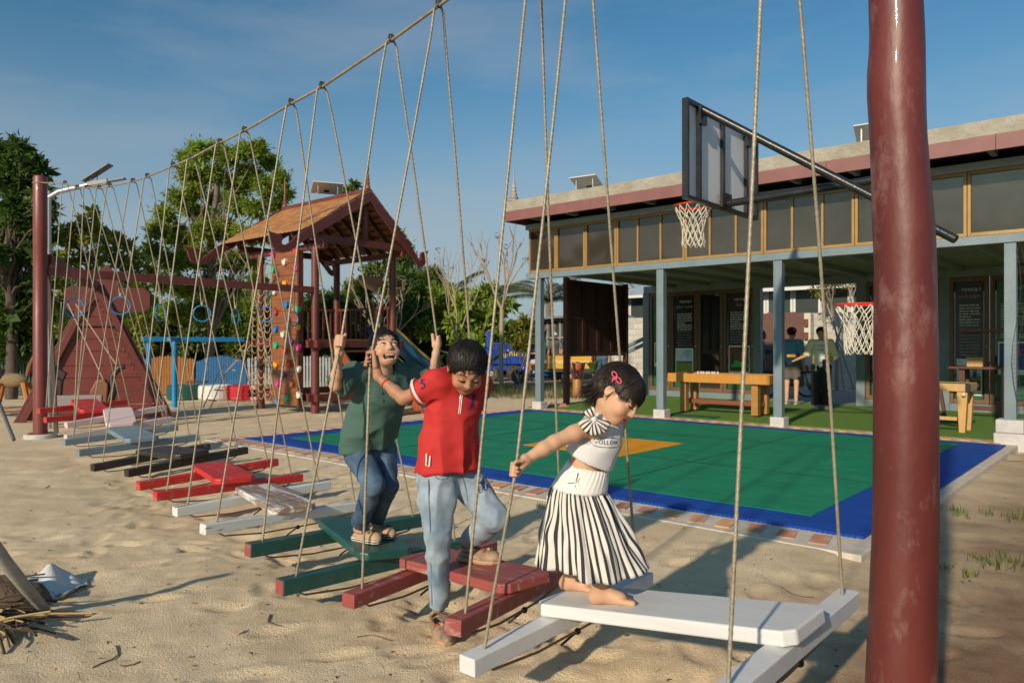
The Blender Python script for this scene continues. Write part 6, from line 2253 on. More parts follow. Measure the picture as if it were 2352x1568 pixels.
def palm(label, base, top, nf, L, seed, lm):
    random.seed(seed)
    t_ = thing('palm_tree', label, 'palm tree', (base[0], base[1], 0), group='palms beyond the road')
    mb = MB()
    tp = limb(mb, Vector(base), Vector(top), .16, .12, .1, 8, 10)
    mb.build('trunk', bark, t_, smooth=True)
    C, D, N, LL, T = [], [], [], [], []
    for k in range(nf):
        a = 2 * math.pi * k / nf + random.uniform(-.2, .2)
        el = random.uniform(.1, 1.2)
        p = Vector(top)
        d = Vector((math.cos(a) * math.cos(el), math.sin(a) * math.cos(el), math.sin(el)))
        fr = MB()
        pts = [p.copy()]
        for s_ in range(12):
            p = p + d * (L / 12)
            d = (d + Vector((0, 0, -.13))).normalized()
            pts.append(p.copy())
            sd = d.cross(Vector((0, 0, 1))).normalized()
            for j in range(6):
                q = pts[-2].lerp(p, j / 6)
                for sg in (-1, 1):
                    C.append(q)
                    D.append(sd * sg + d * .7 + Vector((0, 0, -.45)))
                    N.append(Vector((0, 0, 1)) + sd * sg * .4)
                    LL.append(.5 * (1 - abs(s_ / 12 - .35)) * random.uniform(.8, 1.1))
                    k_ = random.uniform(.7, 1.2)
                    T.append((k_, k_, k_ * .8))
        fr.tube(pts, [.025 * (1 - i / 14) for i in range(13)], 5)
        fr.build('frond_stem', MATS['bark_grey'], t_)
    LL = np.array(LL)
    link('crown', leaf_mesh('crown', np.array([tuple(c) for c in C]), np.array([tuple(c) for c in D]), np.array([tuple(c) for c in N]), LL, .035, np.array(T), .3), t_, lm)


lm_palm = leafmat('leaf_palm', (0.035, 0.07, 0.018), (0.06, 0.10, 0.03), .2)
palm('coconut palm standing just behind the first grey column', P3(1262, 870, 29)[:2] + (0,), P3(1262, 690, 29), 18, 3.3, 11, lm_palm)
palm('low palm left of the bare frangipani branches', P3(1040, 860, 32)[:2] + (0,), P3(1037, 690, 32), 16, 2.0, 12, lm_palm)
palm('distant palm above the block wall seen past the louvred screen', P3(1463, 860, 38)[:2] + (0,), P3(1463, 690, 38), 14, 2.2, 13, leafmat('leaf_palm2', (0.08, 0.11, 0.025), (0.14, 0.16, 0.04), .2))
random.seed(5)

# frangipani: bare forking branches with pink flowers
flower = pmat('pink_flower', (0.62, 0.36, 0.45), 0.6, (0.72, 0.5, 0.55), 20, trans=.3)
pbark = pmat('frangipani_bark', (0.30, 0.225, 0.165), 0.8, (0.38, 0.30, 0.23), 8)


def frangipani(label, base, z0, height, seed, spread=.5, flowers=5, stakes=True, leaves=0, r=.05):
    random.seed(seed)
    t_ = thing('frangipani_tree', label, 'tree', (base[0], base[1], 0), group='bare frangipani trees')
    mb = MB()
    tips = []

    def grow(p, d, L, r_, dep):
        q = p + d * L
        mb.tube([p, p.lerp(q, .5) + Vector((random.uniform(-.03, .03), random.uniform(-.03, .03), 0)), q], [r_, r_ * .85, r_ * .72], 7)
        if dep == 0:
            tips.append((q, d))
            return
        for k in range(2 if dep < 3 else 3):
            nd = (d + Vector((random.uniform(-1, 1), random.uniform(-.8, .8), random.uniform(-.05, .45))) * spread).normalized()
            grow(q, nd, L * random.uniform(.72, .95), r_ * .70, dep - 1)
    b = Vector((base[0], base[1], -.05))
    mb.tube([b, b + Vector((0, 0, z0 * .5)), b + Vector((.02, 0, z0))], [r, r * .9, r * .85], 9)
    for k in range(3):
        a = 2.1 * k + seed
        grow(b + Vector((.02, 0, z0)), Vector((math.cos(a) * spread, math.sin(a) * spread, 1)).normalized(), height * .30, r * .50, 3)
    mb.build('trunk', pbark, t_, smooth=True)
    fl = MB()
    for q, d in random.sample(tips, min(flowers, len(tips))):
        for j in range(7):
            c = q + Vector(rand_dirs(1)[0]) * .07
            for a in range(5):
                n_ = Vector((math.cos(a * 1.257), math.sin(a * 1.257), .4))
                e = c + n_ * .055
                sd = n_.cross(Vector((0, 0, 1))).normalized() * .02
                fl.add([c, c.lerp(e, .6) + sd, e, c.lerp(e, .6) - sd], [(0, 1, 2, 3)])
    if flowers:
        fl.build('flowers', flower, t_)['kind'] = 'stuff'
    if leaves:
        cl = [(tuple(q), .22, .8, 1) for q, d in tips]
        C, D, N, L, W, T = clump_leaves(cl, leaves, .16, .25)
        link('leaves', leaf_mesh('leaves', C, D, N, L, W, T), t_, lm_yel)
    if stakes:
        for k in range(3):
            a = 2.1 * k + .5
            MB().tube([b + Vector((.7 * math.cos(a), .5 * math.sin(a), 0)), b + Vector((.02, 0, min(1.5, z0)))], .018, 6).build('stake', pmat('stake_grey', (0.30, 0.27, 0.23), 0.8), t_)


frangipani('bare frangipani with pink flower left of the building, held by stakes', P3(1151, 890, 20.5), 2.3, 2.4, 3, .42, 2, r=.07)
frangipani('thin bare frangipani between the palm and the red-shirted boy', P3(1049, 888, 21), 1.5, 2.6, 8, .40, 3, r=.045)
frangipani('flowering frangipani behind the right tower post', P3(880, 890, 19.5), 1.0, 2.2, 21, .55, 9, False, r=.05)
frangipani('young leafy tree staked in front of the block wall', P3(1922, 893, 20.5), 1.5, 1.9, 31, .42, 0, True, 26, r=.055)
random.seed(9)

# banana and small plants
def fanplant(name, label, base, n_, L, W, lm, tilt=.7, cat='plant', group=None):
    t_ = thing(name, label, cat, (base[0], base[1], 0), group=group)
    if base[2] > .05:
        MB().tube([(base[0], base[1], -.05), base], W * .06 + .01, 7).build('stem', bark, t_, smooth=True)
    for k in range(n_):
        a = 2 * math.pi * k / n_ + random.uniform(-.3, .3)
        d = Vector((math.cos(a) * tilt, math.sin(a) * tilt, random.uniform(.7, 1.4))).normalized()
        p = Vector(base)
        V_, F_ = [], []
        sd = d.cross(Vector((0, 0, 1))).normalized()
        n2 = 8
        LL = L * random.uniform(.7, 1.15)
        for i in range(n2 + 1):
            k_ = i / n2
            w = W * (math.sin(math.pi * min(1, k_ * .92 + .06)) ** .7) * (1 if k_ < .98 else .1)
            V_ += [p + sd * w / 2 + Vector((0, 0, w * .15)), p, p - sd * w / 2 + Vector((0, 0, w * .15))]
            p = p + d * (LL / n2)
            d = (d + Vector((0, 0, -.12))).normalized()
            if i:
                b_ = 3 * i
                F_ += [(b_ - 3, b_ - 2, b_ + 1, b_), (b_ - 2, b_ - 1, b_ + 2, b_ + 1)]
        MB().add(V_, F_).build('leaf', lm, t_, smooth=True)
    return t_


lm_ban = pmat('banana_leaf', (0.13, 0.22, 0.03), 0.5, (0.20, 0.28, 0.05), 3, trans=.3)
lm_ban2 = pmat('broad_leaf', (0.06, 0.13, 0.02), 0.5, (0.11, 0.18, 0.03), 5, trans=.3)
fanplant('banana_plant', 'banana plant with broad bright leaves beside the slide', P3(968, 885, 19.5)[:2] + (.1,), 8, 1.3, .34, lm_ban, .5)
fanplant('banana_plant', 'banana plant with yellow-green leaf above the red-shirted boy', P3(1092, 880, 22)[:2] + (.2,), 7, 1.5, .36, lm_ban, .6)
fanplant('spiky_plant', 'spiky green plant between the tower steps and the road', P3(940, 905, 17.5)[:2] + (0,), 26, .75, .05, lm_ban2, .6)
for u, v, y, lab in ((1345, 905, 18.2, 'tuft of broad green leaves behind the ball stand'), (1362, 870, 18.8, 'young plant with large leaves on a thin stem in front of the screen'), (1868, 905, 18.6, 'low green plant behind the bicycle by the gate'), (790, 905, 16.8, 'clump of long grass blades behind the tower steps'), (765, 895, 17.0, 'clump of long grass under the tower deck'), (1012, 880, 18.5, 'low clump of grass right of the tower steps')):
    long_ = 'grass' in lab
    fanplant('green_plant', lab, P3(u, v, y)[:2] + (.55 if 'stem' in lab else 0,), 22 if long_ else 12, .75 if long_ else .42, .025 if long_ else .13, lm_ban2 if not long_ else lm_ban, .45)
# ================================================================== BODIES: smooth unions of tapered limbs, skinned on a grid
class Body:
    def __init__(s, lo, hi, res):
        s.lo = np.array(lo, float)
        s.res = res
        s.n = np.ceil((np.array(hi) - s.lo) / res).astype(int) + 1
        s.d = np.full(s.n, 9.0, np.float32)

    def win(s, lo, hi):
        a = np.clip(np.floor((np.array(lo) - s.lo) / s.res).astype(int), 0, s.n - 1)
        b = np.clip(np.ceil((np.array(hi) - s.lo) / s.res).astype(int) + 1, 1, s.n)
        ax = [s.lo[i] + s.res * np.arange(a[i], b[i]) for i in range(3)]
        return tuple(slice(a[i], b[i]) for i in range(3)), np.stack(np.meshgrid(*ax, indexing='ij'), -1).astype(np.float32)

    def put(s, fn, lo, hi, k=.0, sub=False):
        m = k + 3 * s.res
        w, P = s.win(np.array(lo) - m, np.array(hi) + m)
        if P.size == 0:
            return s
        e = fn(P)
        d = s.d[w]
        if sub:
            e = -e
            r = np.maximum(d, e)
            if k:
                r = r + np.maximum(k - np.abs(d - e), 0) ** 2 / k * .25
        else:
            r = np.minimum(d, e)
            if k:
                r = r - np.maximum(k - np.abs(d - e), 0) ** 2 / k * .25
        s.d[w] = r
        return s

    def cone(s, p, q, r0, r1, k=.012, flat=None, ff=1.0, cut=False, cut0=False, sub=False):
        """tapered limb p->q; flat = axis along which it is thinner by ff; cut: flat end at q"""
        p, q = np.array(p, np.float32), np.array(q, np.float32)
        ba = q - p
        L2 = float(ba @ ba) + 1e-12
        R_ = max(r0, r1)
        fl = None if flat is None else np.array(Vector(flat).normalized(), np.float32)

        def fn(P):
            pa = P - p
            h = np.clip((pa @ ba) / L2, 0, 1)
            w = pa - h[..., None] * ba
            if fl is not None:
                w = w + ((w @ fl) * (ff - 1))[..., None] * fl
            d = np.sqrt((w * w).sum(-1)) - (r0 + (r1 - r0) * h)
            if cut:
                d = np.maximum(d, ((P - q) @ ba) / math.sqrt(L2))
            if cut0:
                d = np.maximum(d, -((P - p) @ ba) / math.sqrt(L2))
            return d
        return s.put(fn, np.minimum(p, q) - R_, np.maximum(p, q) + R_, k, sub)

    def chain(s, pts, rs, k=.012, **kw):
        for i in range(len(pts) - 1):
            s.cone(pts[i], pts[i + 1], rs[i], rs[i + 1], k, **kw)
        return s

    def ell(s, c, rad, M=None, k=.012, sub=False):
        c = np.array(c, np.float32)
        rad = np.array(rad, np.float32)
        Mi = np.eye(3, dtype=np.float32) if M is None else np.array(M.to_3x3().transposed(), np.float32)
        R_ = rad.max()

        def fn(P):
            q = (P - c) @ Mi.T
            k0 = np.sqrt(((q / rad) ** 2).sum(-1)) + 1e-9
            k1 = np.sqrt(((q / rad ** 2) ** 2).sum(-1)) + 1e-9
            return k0 * (k0 - 1) / k1
        return s.put(fn, c - R_, c + R_, k, sub)

    def half(s, p, nrm):
        """keep only the side of the plane through p that nrm points away from"""
        p, nrm = np.array(p, np.float32), np.array(Vector(nrm).normalized(), np.float32)
        ax = [s.lo[i] + s.res * np.arange(s.n[i]) for i in range(3)]
        e = ((ax[0] - p[0]) * nrm[0])[:, None, None] + ((ax[1] - p[1]) * nrm[1])[None, :, None] + ((ax[2] - p[2]) * nrm[2])[None, None, :]
        s.d = np.maximum(s.d, e.astype(np.float32))
        return s

    def skin(s, name, disp=None, tint=None, relax=1):
        d = s.d
        ins = d < 0
        c = np.zeros(s.n - 1, np.int8)
        for i in (0, 1):
            for j in (0, 1):
                for k in (0, 1):
                    c += ins[i:s.n[0] - 1 + i, j:s.n[1] - 1 + j, k:s.n[2] - 1 + k]
        act = (c > 0) & (c < 8)
        I = np.argwhere(act)
        idm = np.full(s.n - 1, -1, np.int32)
        idm[act] = np.arange(len(I))
        off = np.array([(i, j, k) for i in (0, 1) for j in (0, 1) for k in (0, 1)])
        val = np.stack([d[I[:, 0] + o[0], I[:, 1] + o[1], I[:, 2] + o[2]] for o in off], 1)
        acc = np.zeros((len(I), 3))
        cnt = np.zeros(len(I))
        for a in range(8):
            for b in range(a + 1, 8):
                if np.abs(off[a] - off[b]).sum() != 1:
                    continue
                va, vb = val[:, a], val[:, b]
                x = (va < 0) != (vb < 0)
                t = np.where(x, va / np.where(x, va - vb, 1), 0)
                acc += np.where(x[:, None], off[a] + (off[b] - off[a]) * t[:, None], 0)
                cnt += x
        V = s.lo + (I + acc / cnt[:, None]) * s.res
        Q = []
        for ax in range(3):
            o1, o2 = [(1, 2), (2, 0), (0, 1)][ax]
            sl = [slice(1, s.n[i] - 1) for i in range(3)]
            sl[ax] = slice(0, s.n[ax] - 1)
            sh = list(sl)
            sh[ax] = slice(1, s.n[ax])
            A, B = ins[tuple(sl)], ins[tuple(sh)]
            for flip, msk in ((False, A & ~B), (True, B & ~A)):
                g = np.argwhere(msk) + np.array([x.start for x in sl])
                if not len(g):
                    continue
                e1, e2 = np.eye(3, dtype=int)[o1], np.eye(3, dtype=int)[o2]
                q = [g - e1 - e2, g - e2, g, g - e1]
                q = np.stack([idm[tuple(x.T)] for x in q], 1)
                Q.append(q[:, ::-1] if flip else q)
        Q = np.concatenate(Q)
        Q = Q[(Q >= 0).all(1)]
        for _ in range(relax):
            acc = np.zeros_like(V)
            cn = np.zeros(len(V))
            for a in range(4):
                b = (a + 1) % 4
                np.add.at(acc, Q[:, a], V[Q[:, b]])
                np.add.at(acc, Q[:, b], V[Q[:, a]])
                np.add.at(cn, Q[:, a], 1)
                np.add.at(cn, Q[:, b], 1)
            V = V * .5 + acc / np.maximum(cn, 1)[:, None] * .5
        if disp is not None:
            fn = np.cross(V[Q[:, 2]] - V[Q[:, 0]], V[Q[:, 3]] - V[Q[:, 1]])
            N = np.zeros_like(V)
            for a in range(4):
                np.add.at(N, Q[:, a], fn)
            N /= np.linalg.norm(N, axis=1, keepdims=True) + 1e-12
            V = V + N * disp(V, N)[:, None]
        at_ = None
        if tint is not None:
            at_ = {'tint': tint(V)}
        return npmesh(name, V, Q, at_)


def folds(amp=.006, f=14, stretch=(1, 1, .35), seed=0, fine=.35):
    """cloth creases: ridged noise drawn out along one direction"""
    st = np.array(stretch)

    def fn(V, N):
        a = vnoise(V * st, f, seed)
        b = vnoise(V * st[::-1], f * 1.9, seed + 3)
        r = 1 - np.abs(2 * a - 1) * 2.2
        return amp * (np.clip(r, -1, 1) * .7 + (b - .5) * 2 * fine)
    return fn


skin_mats = {}


def skinmat(name, c):
    m = pmat(name, c, 0.55, tuple(k * .93 for k in c), 9, .12, 240, attr='tint', sss=.06, spec=.3, bdist=.002)
    return m


jean_mats = {}


def denim(name, c, c2):
    return pmat(name, c, 0.85, c2, 5.5, .35, 500, detail=6, bdist=.003)


hairm = pmat('hair_black', (0.009, 0.0075, 0.007), 0.5, (0.016, 0.013, 0.012), 40, spec=.3)
hairb = pmat('hair_brown_black', (0.016, 0.011, 0.009), 0.46, (0.034, 0.023, 0.017), 30, spec=.35)
eyew = pmat('eye_white', (0.70, 0.66, 0.62), 0.25)
eyed = pmat('eye_dark', (0.012, 0.008, 0.006), 0.15)
toothm = pmat('teeth', (0.72, 0.68, 0.58), 0.3)
mouthm = pmat('mouth_inside', (0.10, 0.015, 0.015), 0.5)


class Head:
    """head frame: x to the wearer's left, y out of the face, z up; unit = head height"""

    def __init__(s, c, fwd, up, h):
        f = Vector(fwd).normalized()
        x = Vector(up).cross(f)
        x = f.cross(Vector(up)).normalized() * -1
        u = Vector(up)
        u = (u - f * u.dot(f)).normalized()
        x = f.cross(u) * -1            # left of the wearer
        s.R = Matrix((x, f, u)).transposed()
        s.c, s.h = Vector(c), h

    def __call__(s, x, y, z):
        return s.c + s.R @ (Vector((x, y, z)) * s.h)

    def loc(s, V):
        return ((V - np.array(s.c)) @ np.array(s.R)) / s.h

    def shape(s, B, mouth=0.0, smile=.5, ears=True):
        h = s.h
        E = lambda c, r, k=.05, sub=False: B.ell(s(*c), [q * h for q in r], s.R, k * h, sub)
        C = lambda p, q, r0, r1, k=.04: B.cone(s(*p), s(*q), r0 * h, r1 * h, k * h)
        E((0, -.10, .13), (.385, .455, .375))
        E((0, .12, -.14), (.305, .30, .37), .10)
        E((0, .26, -.40), (.13, .11, .10), .10)
        for g in (-1, 1):
            E((g * .175, .27, -.165), (.135, .12, .125), .07)
            C((g * .06, .355, .095), (g * .23, .30, .085), .04, .035, .06)
            E((g * .15, .405, .015), (.085, .05, .05), .05, True)
            E((g * .15, .325, .005), (.085, .07, .055), .03)
            E((g * .048, .42, -.125), (.042, .045, .035), .025)
            if ears:
                E((g * .375, -.07, -.03), (.035, .085, .135), .03)
                E((g * .405, -.05, -.02), (.02, .045, .075), .02, True)
                E((g * .37, -.05, -.14), (.03, .04, .04), .02)
        C((0, .385, .06), (0, .455, -.10), .028, .052, .05)
        E((0, .45, -.115), (.05, .045, .042), .03)
        if mouth > 0:
            E((0, .36, -.275 - mouth * .25), (.165, .15, .05 + mouth * .5), .02, True)
            E((0, .365, -.235), (.15, .055, .026), .03)
            E((0, .335, -.33 - mouth * .62), (.13, .06, .032), .03)
        else:
            E((0, .375, -.245), (.135, .045, .022), .02)
            E((0, .365, -.285), (.115, .045, .026), .02)
            C((-.12, .39, -.262), (0, .425, -.272), .010, .012, .0) if False else None

    def tint(s, smile=True, lip=(1.15, .62, .58)):
        def fn(V):
            q = s.loc(V)
            T = np.ones((len(V), 3))
            near = (np.abs(q[:, 0]) < .6) & (np.abs(q[:, 1]) < .8) & (np.abs(q[:, 2]) < .7)
            ck = np.exp(-(((np.abs(q[:, 0]) - .2) / .11) ** 2 + ((q[:, 2] + .15) / .1) ** 2)) * near * (q[:, 1] > .1)
            T += ck[:, None] * np.array((.10, -.10, -.10))
            lp = np.exp(-((q[:, 0] / .14) ** 4 + ((q[:, 2] + .268 - .35 * q[:, 0] ** 2) / .042) ** 2)) * near * (q[:, 1] > .3)
            T = T * (1 - lp[:, None]) + np.array(lip) * lp[:, None]
            T *= (1 + (vnoise(V, 30, 4) - .5) * .14)[:, None]
            return T
        return fn

    def features(s, par, eyes='open', look=(0, 0), brow=True):
        h = s.h
        for g in (-1, 1):
            if eyes == 'open':
                e = MB().sphere(s(g * .15, .352, .008), (.064 * h, .045 * h, .036 * h), 14, 10, s.R).build('eye', eyew, par, smooth=True)
                MB().sphere(s(g * .15 + look[0], .382, .010 + look[1]), (.030 * h, .020 * h, .028 * h), 12, 8, s.R).build('iris', eyed, e, smooth=True)
                MB().tube([s(g * .075, .395, .012), s(g * .11, .412, .042), s(g * .16, .408, .050), s(g * .21, .385, .038), s(g * .23, .365, .012)], .006 * h, 6).build('upper_lashes', eyed, par, smooth=True)
            else:
                MB().tube([s(g * .075, .392, .004), s(g * .11, .402, -.014), s(g * .15, .398, -.022), s(g * .19, .382, -.016), s(g * .235, .352, .006)], [.007 * h, .013 * h, .015 * h, .014 * h, .006 * h], 6).build('lashes', eyed, par, smooth=True)
            if brow:
                MB().tube([s(g * .07, .392, .125), s(g * .13, .382, .150), s(g * .20, .352, .150), s(g * .265, .302, .11)], [.009 * h, .014 * h, .013 * h, .006 * h], 6).build('eyebrow', hairm, par, smooth=True)


def strands(name, head, roots, flow, L, r, mat, par, n=5, curl=.12, lift=.0):
    """hair locks: thin tapered blades that start on the scalp and follow flow(q) in head space"""
    V, Q = [], []
    for i, q0 in enumerate(roots):
        q = np.array(q0, float)
        LL = L[i] if hasattr(L, '__len__') else L
        pts = []
        jit = rng.normal(size=3) * curl
        for k in range(n + 1):
            pts.append(q.copy())
            d = np.array(flow(q, k / n)) + jit
            d /= np.linalg.norm(d) + 1e-9
            q = q + d * LL / n
        P = [np.array(head(*p)) for p in pts]
        sd = np.cross(P[-1] - P[0], np.array(head.R @ Vector(q0)))
        sd /= np.linalg.norm(sd) + 1e-9
        up = np.array(head.R @ Vector(q0))
        up /= np.linalg.norm(up)
        b = len(V)
        for k, p in enumerate(P):
            w = r * (1 - (k / n) ** 2 * .92)
            V += [p - sd * w, p + up * w * .7, p + sd * w]
        for k in range(n):
            a = b + 3 * k
            Q += [(a, a + 1, a + 4, a + 3), (a + 1, a + 2, a + 5, a + 4)]
    return link(name, npmesh(name, np.array(V), np.array(Q)), par, mat, True)


def grip(B, R0, axis, wrist, fr=.0078, span=.066, reach=.020, thumb_up=True, k=.005):
    """a fist closed round a rope: R0 on the rope, axis up the rope, wrist = where the forearm ends"""
    a = Vector(axis).normalized()
    R0, wrist = Vector(R0), Vector(wrist)
    w = (wrist - R0)
    pw = (w - a * w.dot(a))
    pw.normalize()
    sd = a.cross(pw).normalized()
    # palm: a slab beside the rope, on the wrist side
    pc = R0 + pw * (reach + .012) + sd * .006
    for j in range(4):
        o = a * ((j - 1.5) * span / 4)
        kn = R0 + o + pw * .020 + sd * (reach + .004)
        B.cone(wrist, kn, .018, fr * 1.30, .010)
        pts = []
        ln = (1.0, 1.08, 1.02, .85)[j]
        for t in (25, 80, 140, 200, 250 * ln):
            th = math.radians(t)
            # angle 0 points to the wrist side; fingers go over sd, round the far side and back
            pts.append(R0 + o + (pw * math.cos(th) + sd * math.sin(th)) * (reach * (1.15 if t < 100 else 1.0)))
        B.chain([kn] + pts[1:], [fr * 1.15, fr * 1.1, fr * 1.02, fr * .95, fr * .82], k)
    # thumb leaves the side of the palm and closes across the fingers
    tb = wrist.lerp(R0, .35) + a * (span * .30) - sd * .010
    t1 = R0 + a * (span * .62) - sd * (reach * .9) + pw * .014
    t2 = R0 + a * (span * .50) - sd * (reach * 1.05) - pw * .016
    B.chain([tb, t1, t2], [.014, fr * 1.25, fr * 1.0], .006)
# ================================================================== PEOPLE
def plate_at(k, u, v):
    """point of step k's top surface on the sight line (u, v)"""
    o, d, sd, up, L = PLATE[k]
    r = at(u, v, 1.0) - Vector((0, 0, HC))
    c = Vector((0, 0, HC))
    return c + r * ((o - c).dot(up) / r.dot(up))


def clog(par, c, d, up, L, cols, decor=True, name='shoe'):
    """foam clog: thick sole, rounded vented upper, heel strap"""
    d, up = Vector(d).normalized(), Vector(up).normalized()
    sd = up.cross(d).normalized()
    up = d.cross(sd).normalized()
    M = frame(c, d, sd, up)
    w = L * .40
    ol = [(-.50, -.26), (-.40, -.38), (-.1, -.40), (.2, -.50), (.40, -.42), (.50, -.15), (.49, .15), (.38, .42), (.15, .48), (-.1, .38), (-.40, .36), (-.50, .24)]
    o = MB().prism(M @ frame((0, 0, 0), (1, 0, 0), (0, 0, 1), (0, 1, 0)), [(x * L, y * w) for x, y in ol], 0, .022).build(name, cols[1], par, bevel=.006, seg=3)
    B = Body(np.array(c) - L * .7, np.array(c) + L * .7, .004)
    Rm = Matrix((d, sd, up)).transposed()
    B.ell(M @ Vector((L * .20, 0, .024)), (L * .32, w * .50, L * .22), Rm, 0)
    B.ell(M @ Vector((-L * .18, 0, .022)), (L * .32, w * .42, L * .17), Rm, .02)
    B.ell(M @ Vector((-L * .16, 0, .09)), (L * .22, w * .36, L * .30), Rm, .01, True)
    B.half(M @ Vector((0, 0, .018)), -up)
    link('upper', B.skin('upper'), o, cols[0], True)
    MB().tube([M @ Vector((-L * .02, -w * .40, .055)), M @ Vector((-L * .30, -w * .38, .06)), M @ Vector((-L * .47, 0, .062)), M @ Vector((-L * .30, w * .38, .06)), M @ Vector((-L * .02, w * .40, .055))], .008, 7).build('heel_strap', cols[0], o, smooth=True)
    MB().tube([M @ Vector((x * L * 1.012, y * w * 1.012, .012)) for x, y in ol + ol[:1]], .0028, 5, cap=False).build('sole_stripe', cols[2], o)
    if decor:
        for k, (x, y, cc) in enumerate(((.18, -.30, 3), (.30, .05, 4), (.10, .22, 3), (.26, -.12, 2))):
            zz = .024 + L * .22 * math.sqrt(max(.05, 1 - ((x - .2) / .32) ** 2 - (y / .5) ** 2))
            MB().sphere(M @ Vector((x * L, y * w, zz)), .009, 8, 6).build('charm', cols[cc], o, smooth=True)
    return o


tan_s = pmat('clog_tan', (0.42, 0.25, 0.14), 0.6, (0.47, 0.30, 0.18), 12)
sole_w = pmat('clog_sole', (0.60, 0.55, 0.47), 0.6)
stripe_d = pmat('clog_stripe', (0.05, 0.05, 0.06), 0.6)
charm_g = pmat('charm_green', (0.04, 0.14, 0.06), 0.5)
charm_k = pmat('charm_dark', (0.06, 0.06, 0.07), 0.5)
CLOG = (tan_s, sole_w, stripe_d, charm_g, charm_k)
CLOG2 = (pmat('clog_camo', (0.42, 0.27, 0.16), 0.6, (0.13, 0.10, 0.075), 22, detail=2), tan_s, tan_s, pmat('charm_red', (0.4, 0.03, 0.03), 0.5), charm_k)


def boy_hair(H, par, seed, front=.0, n=1100, mat=hairm, L=.16):
    h = H.h
    B = Body(np.array(H.c) - h * .85, np.array(H.c) + h * .85, .0045)
    B.ell(H(0, -.115, .15), (.425 * h, .475 * h, .405 * h), H.R, 0)
    B.ell(H(0, .50, -.16 + front), (.40 * h, .36 * h, .42 * h), H.R, .02, True)
    B.ell(H(0, .10, -.62), (.60 * h, .62 * h, .52 * h), H.R, .02, True)
    for g in (-1, 1):
        B.ell(H(g * .42, .02, -.12), (.10 * h, .16 * h, .22 * h), H.R, .01, True)
    hr = link('hair', B.skin('hair', lambda V, N: (vnoise(V, 150, seed) - .5) * .003), par, mat, True)
    r = rand_dirs(n * 3)
    roots = []
    for q in r:
        p = np.array((0, -.115, .15)) + q * np.array((.43, .48, .41))
        fr_ = ((p - np.array((0, .50, -.16 + front))) / np.array((.40, .36, .42)))
        bk = ((p - np.array((0, .10, -.62))) / np.array((.60, .62, .52)))
        if (fr_ @ fr_) > .98 and (bk @ bk) > 1.0:
            roots.append(p)
        if len(roots) >= n:
            break

    def flow(q, k):
        nrm = (q - np.array((0, -.115, .15))) / np.array((.43, .48, .41)) ** 2
        nrm /= np.linalg.norm(nrm)
        w = q - np.array((.05, -.30, .55))
        t = w - nrm * (w @ nrm)
        t /= np.linalg.norm(t) + 1e-6
        return t + nrm * (.16 - .30 * k) + np.array((.12, .05, 0))
    strands('hair_locks', H, roots, flow, rng.uniform(.6, 1.2, len(roots)) * L * np.where(np.array(roots)[:, 1] > .16, .55, 1.0), .0017, mat, hr, 5, .11)
    return hr


def foot_lines(B, c, d, L, up=(0, 0, 1), r=.021):
    """bare foot: heel, instep, ball and five toes of falling length"""
    d, up = Vector(d).normalized(), Vector(up).normalized()
    sd = up.cross(d).normalized()
    B.ell(Vector(c) - d * L * .40 + up * .024, (.026, .026, .026), None, .01)
    B.cone(Vector(c) - d * L * .36 + up * .026, Vector(c) + d * L * .20 + up * .020, .026, .023, .02)
    B.cone(Vector(c) - d * L * .26 + up * .048, Vector(c) + d * L * .12 + up * .026, .026, .020, .02)
    for j in range(5):
        o = (j - 2) * .0125
        b = Vector(c) + d * L * (.24 - .02 * abs(j - 1)) + sd * o * .8
        t = Vector(c) + d * L * (.50, .495, .46, .42, .37)[j] + sd * o * 1.2
        rr = (.0125, .0095, .009, .0085, .0085)[j]
        B.cone(b + up * .016, t + up * (rr + .001), .012, rr, .008)


# ------------------------------------------------------------------ the boy in green
sk1 = skinmat('skin_tan', (0.57, 0.34, 0.22))
sk2 = skinmat('skin_brown', (0.40, 0.205, 0.12))
sk3 = skinmat('skin_girl', (0.59, 0.345, 0.215))


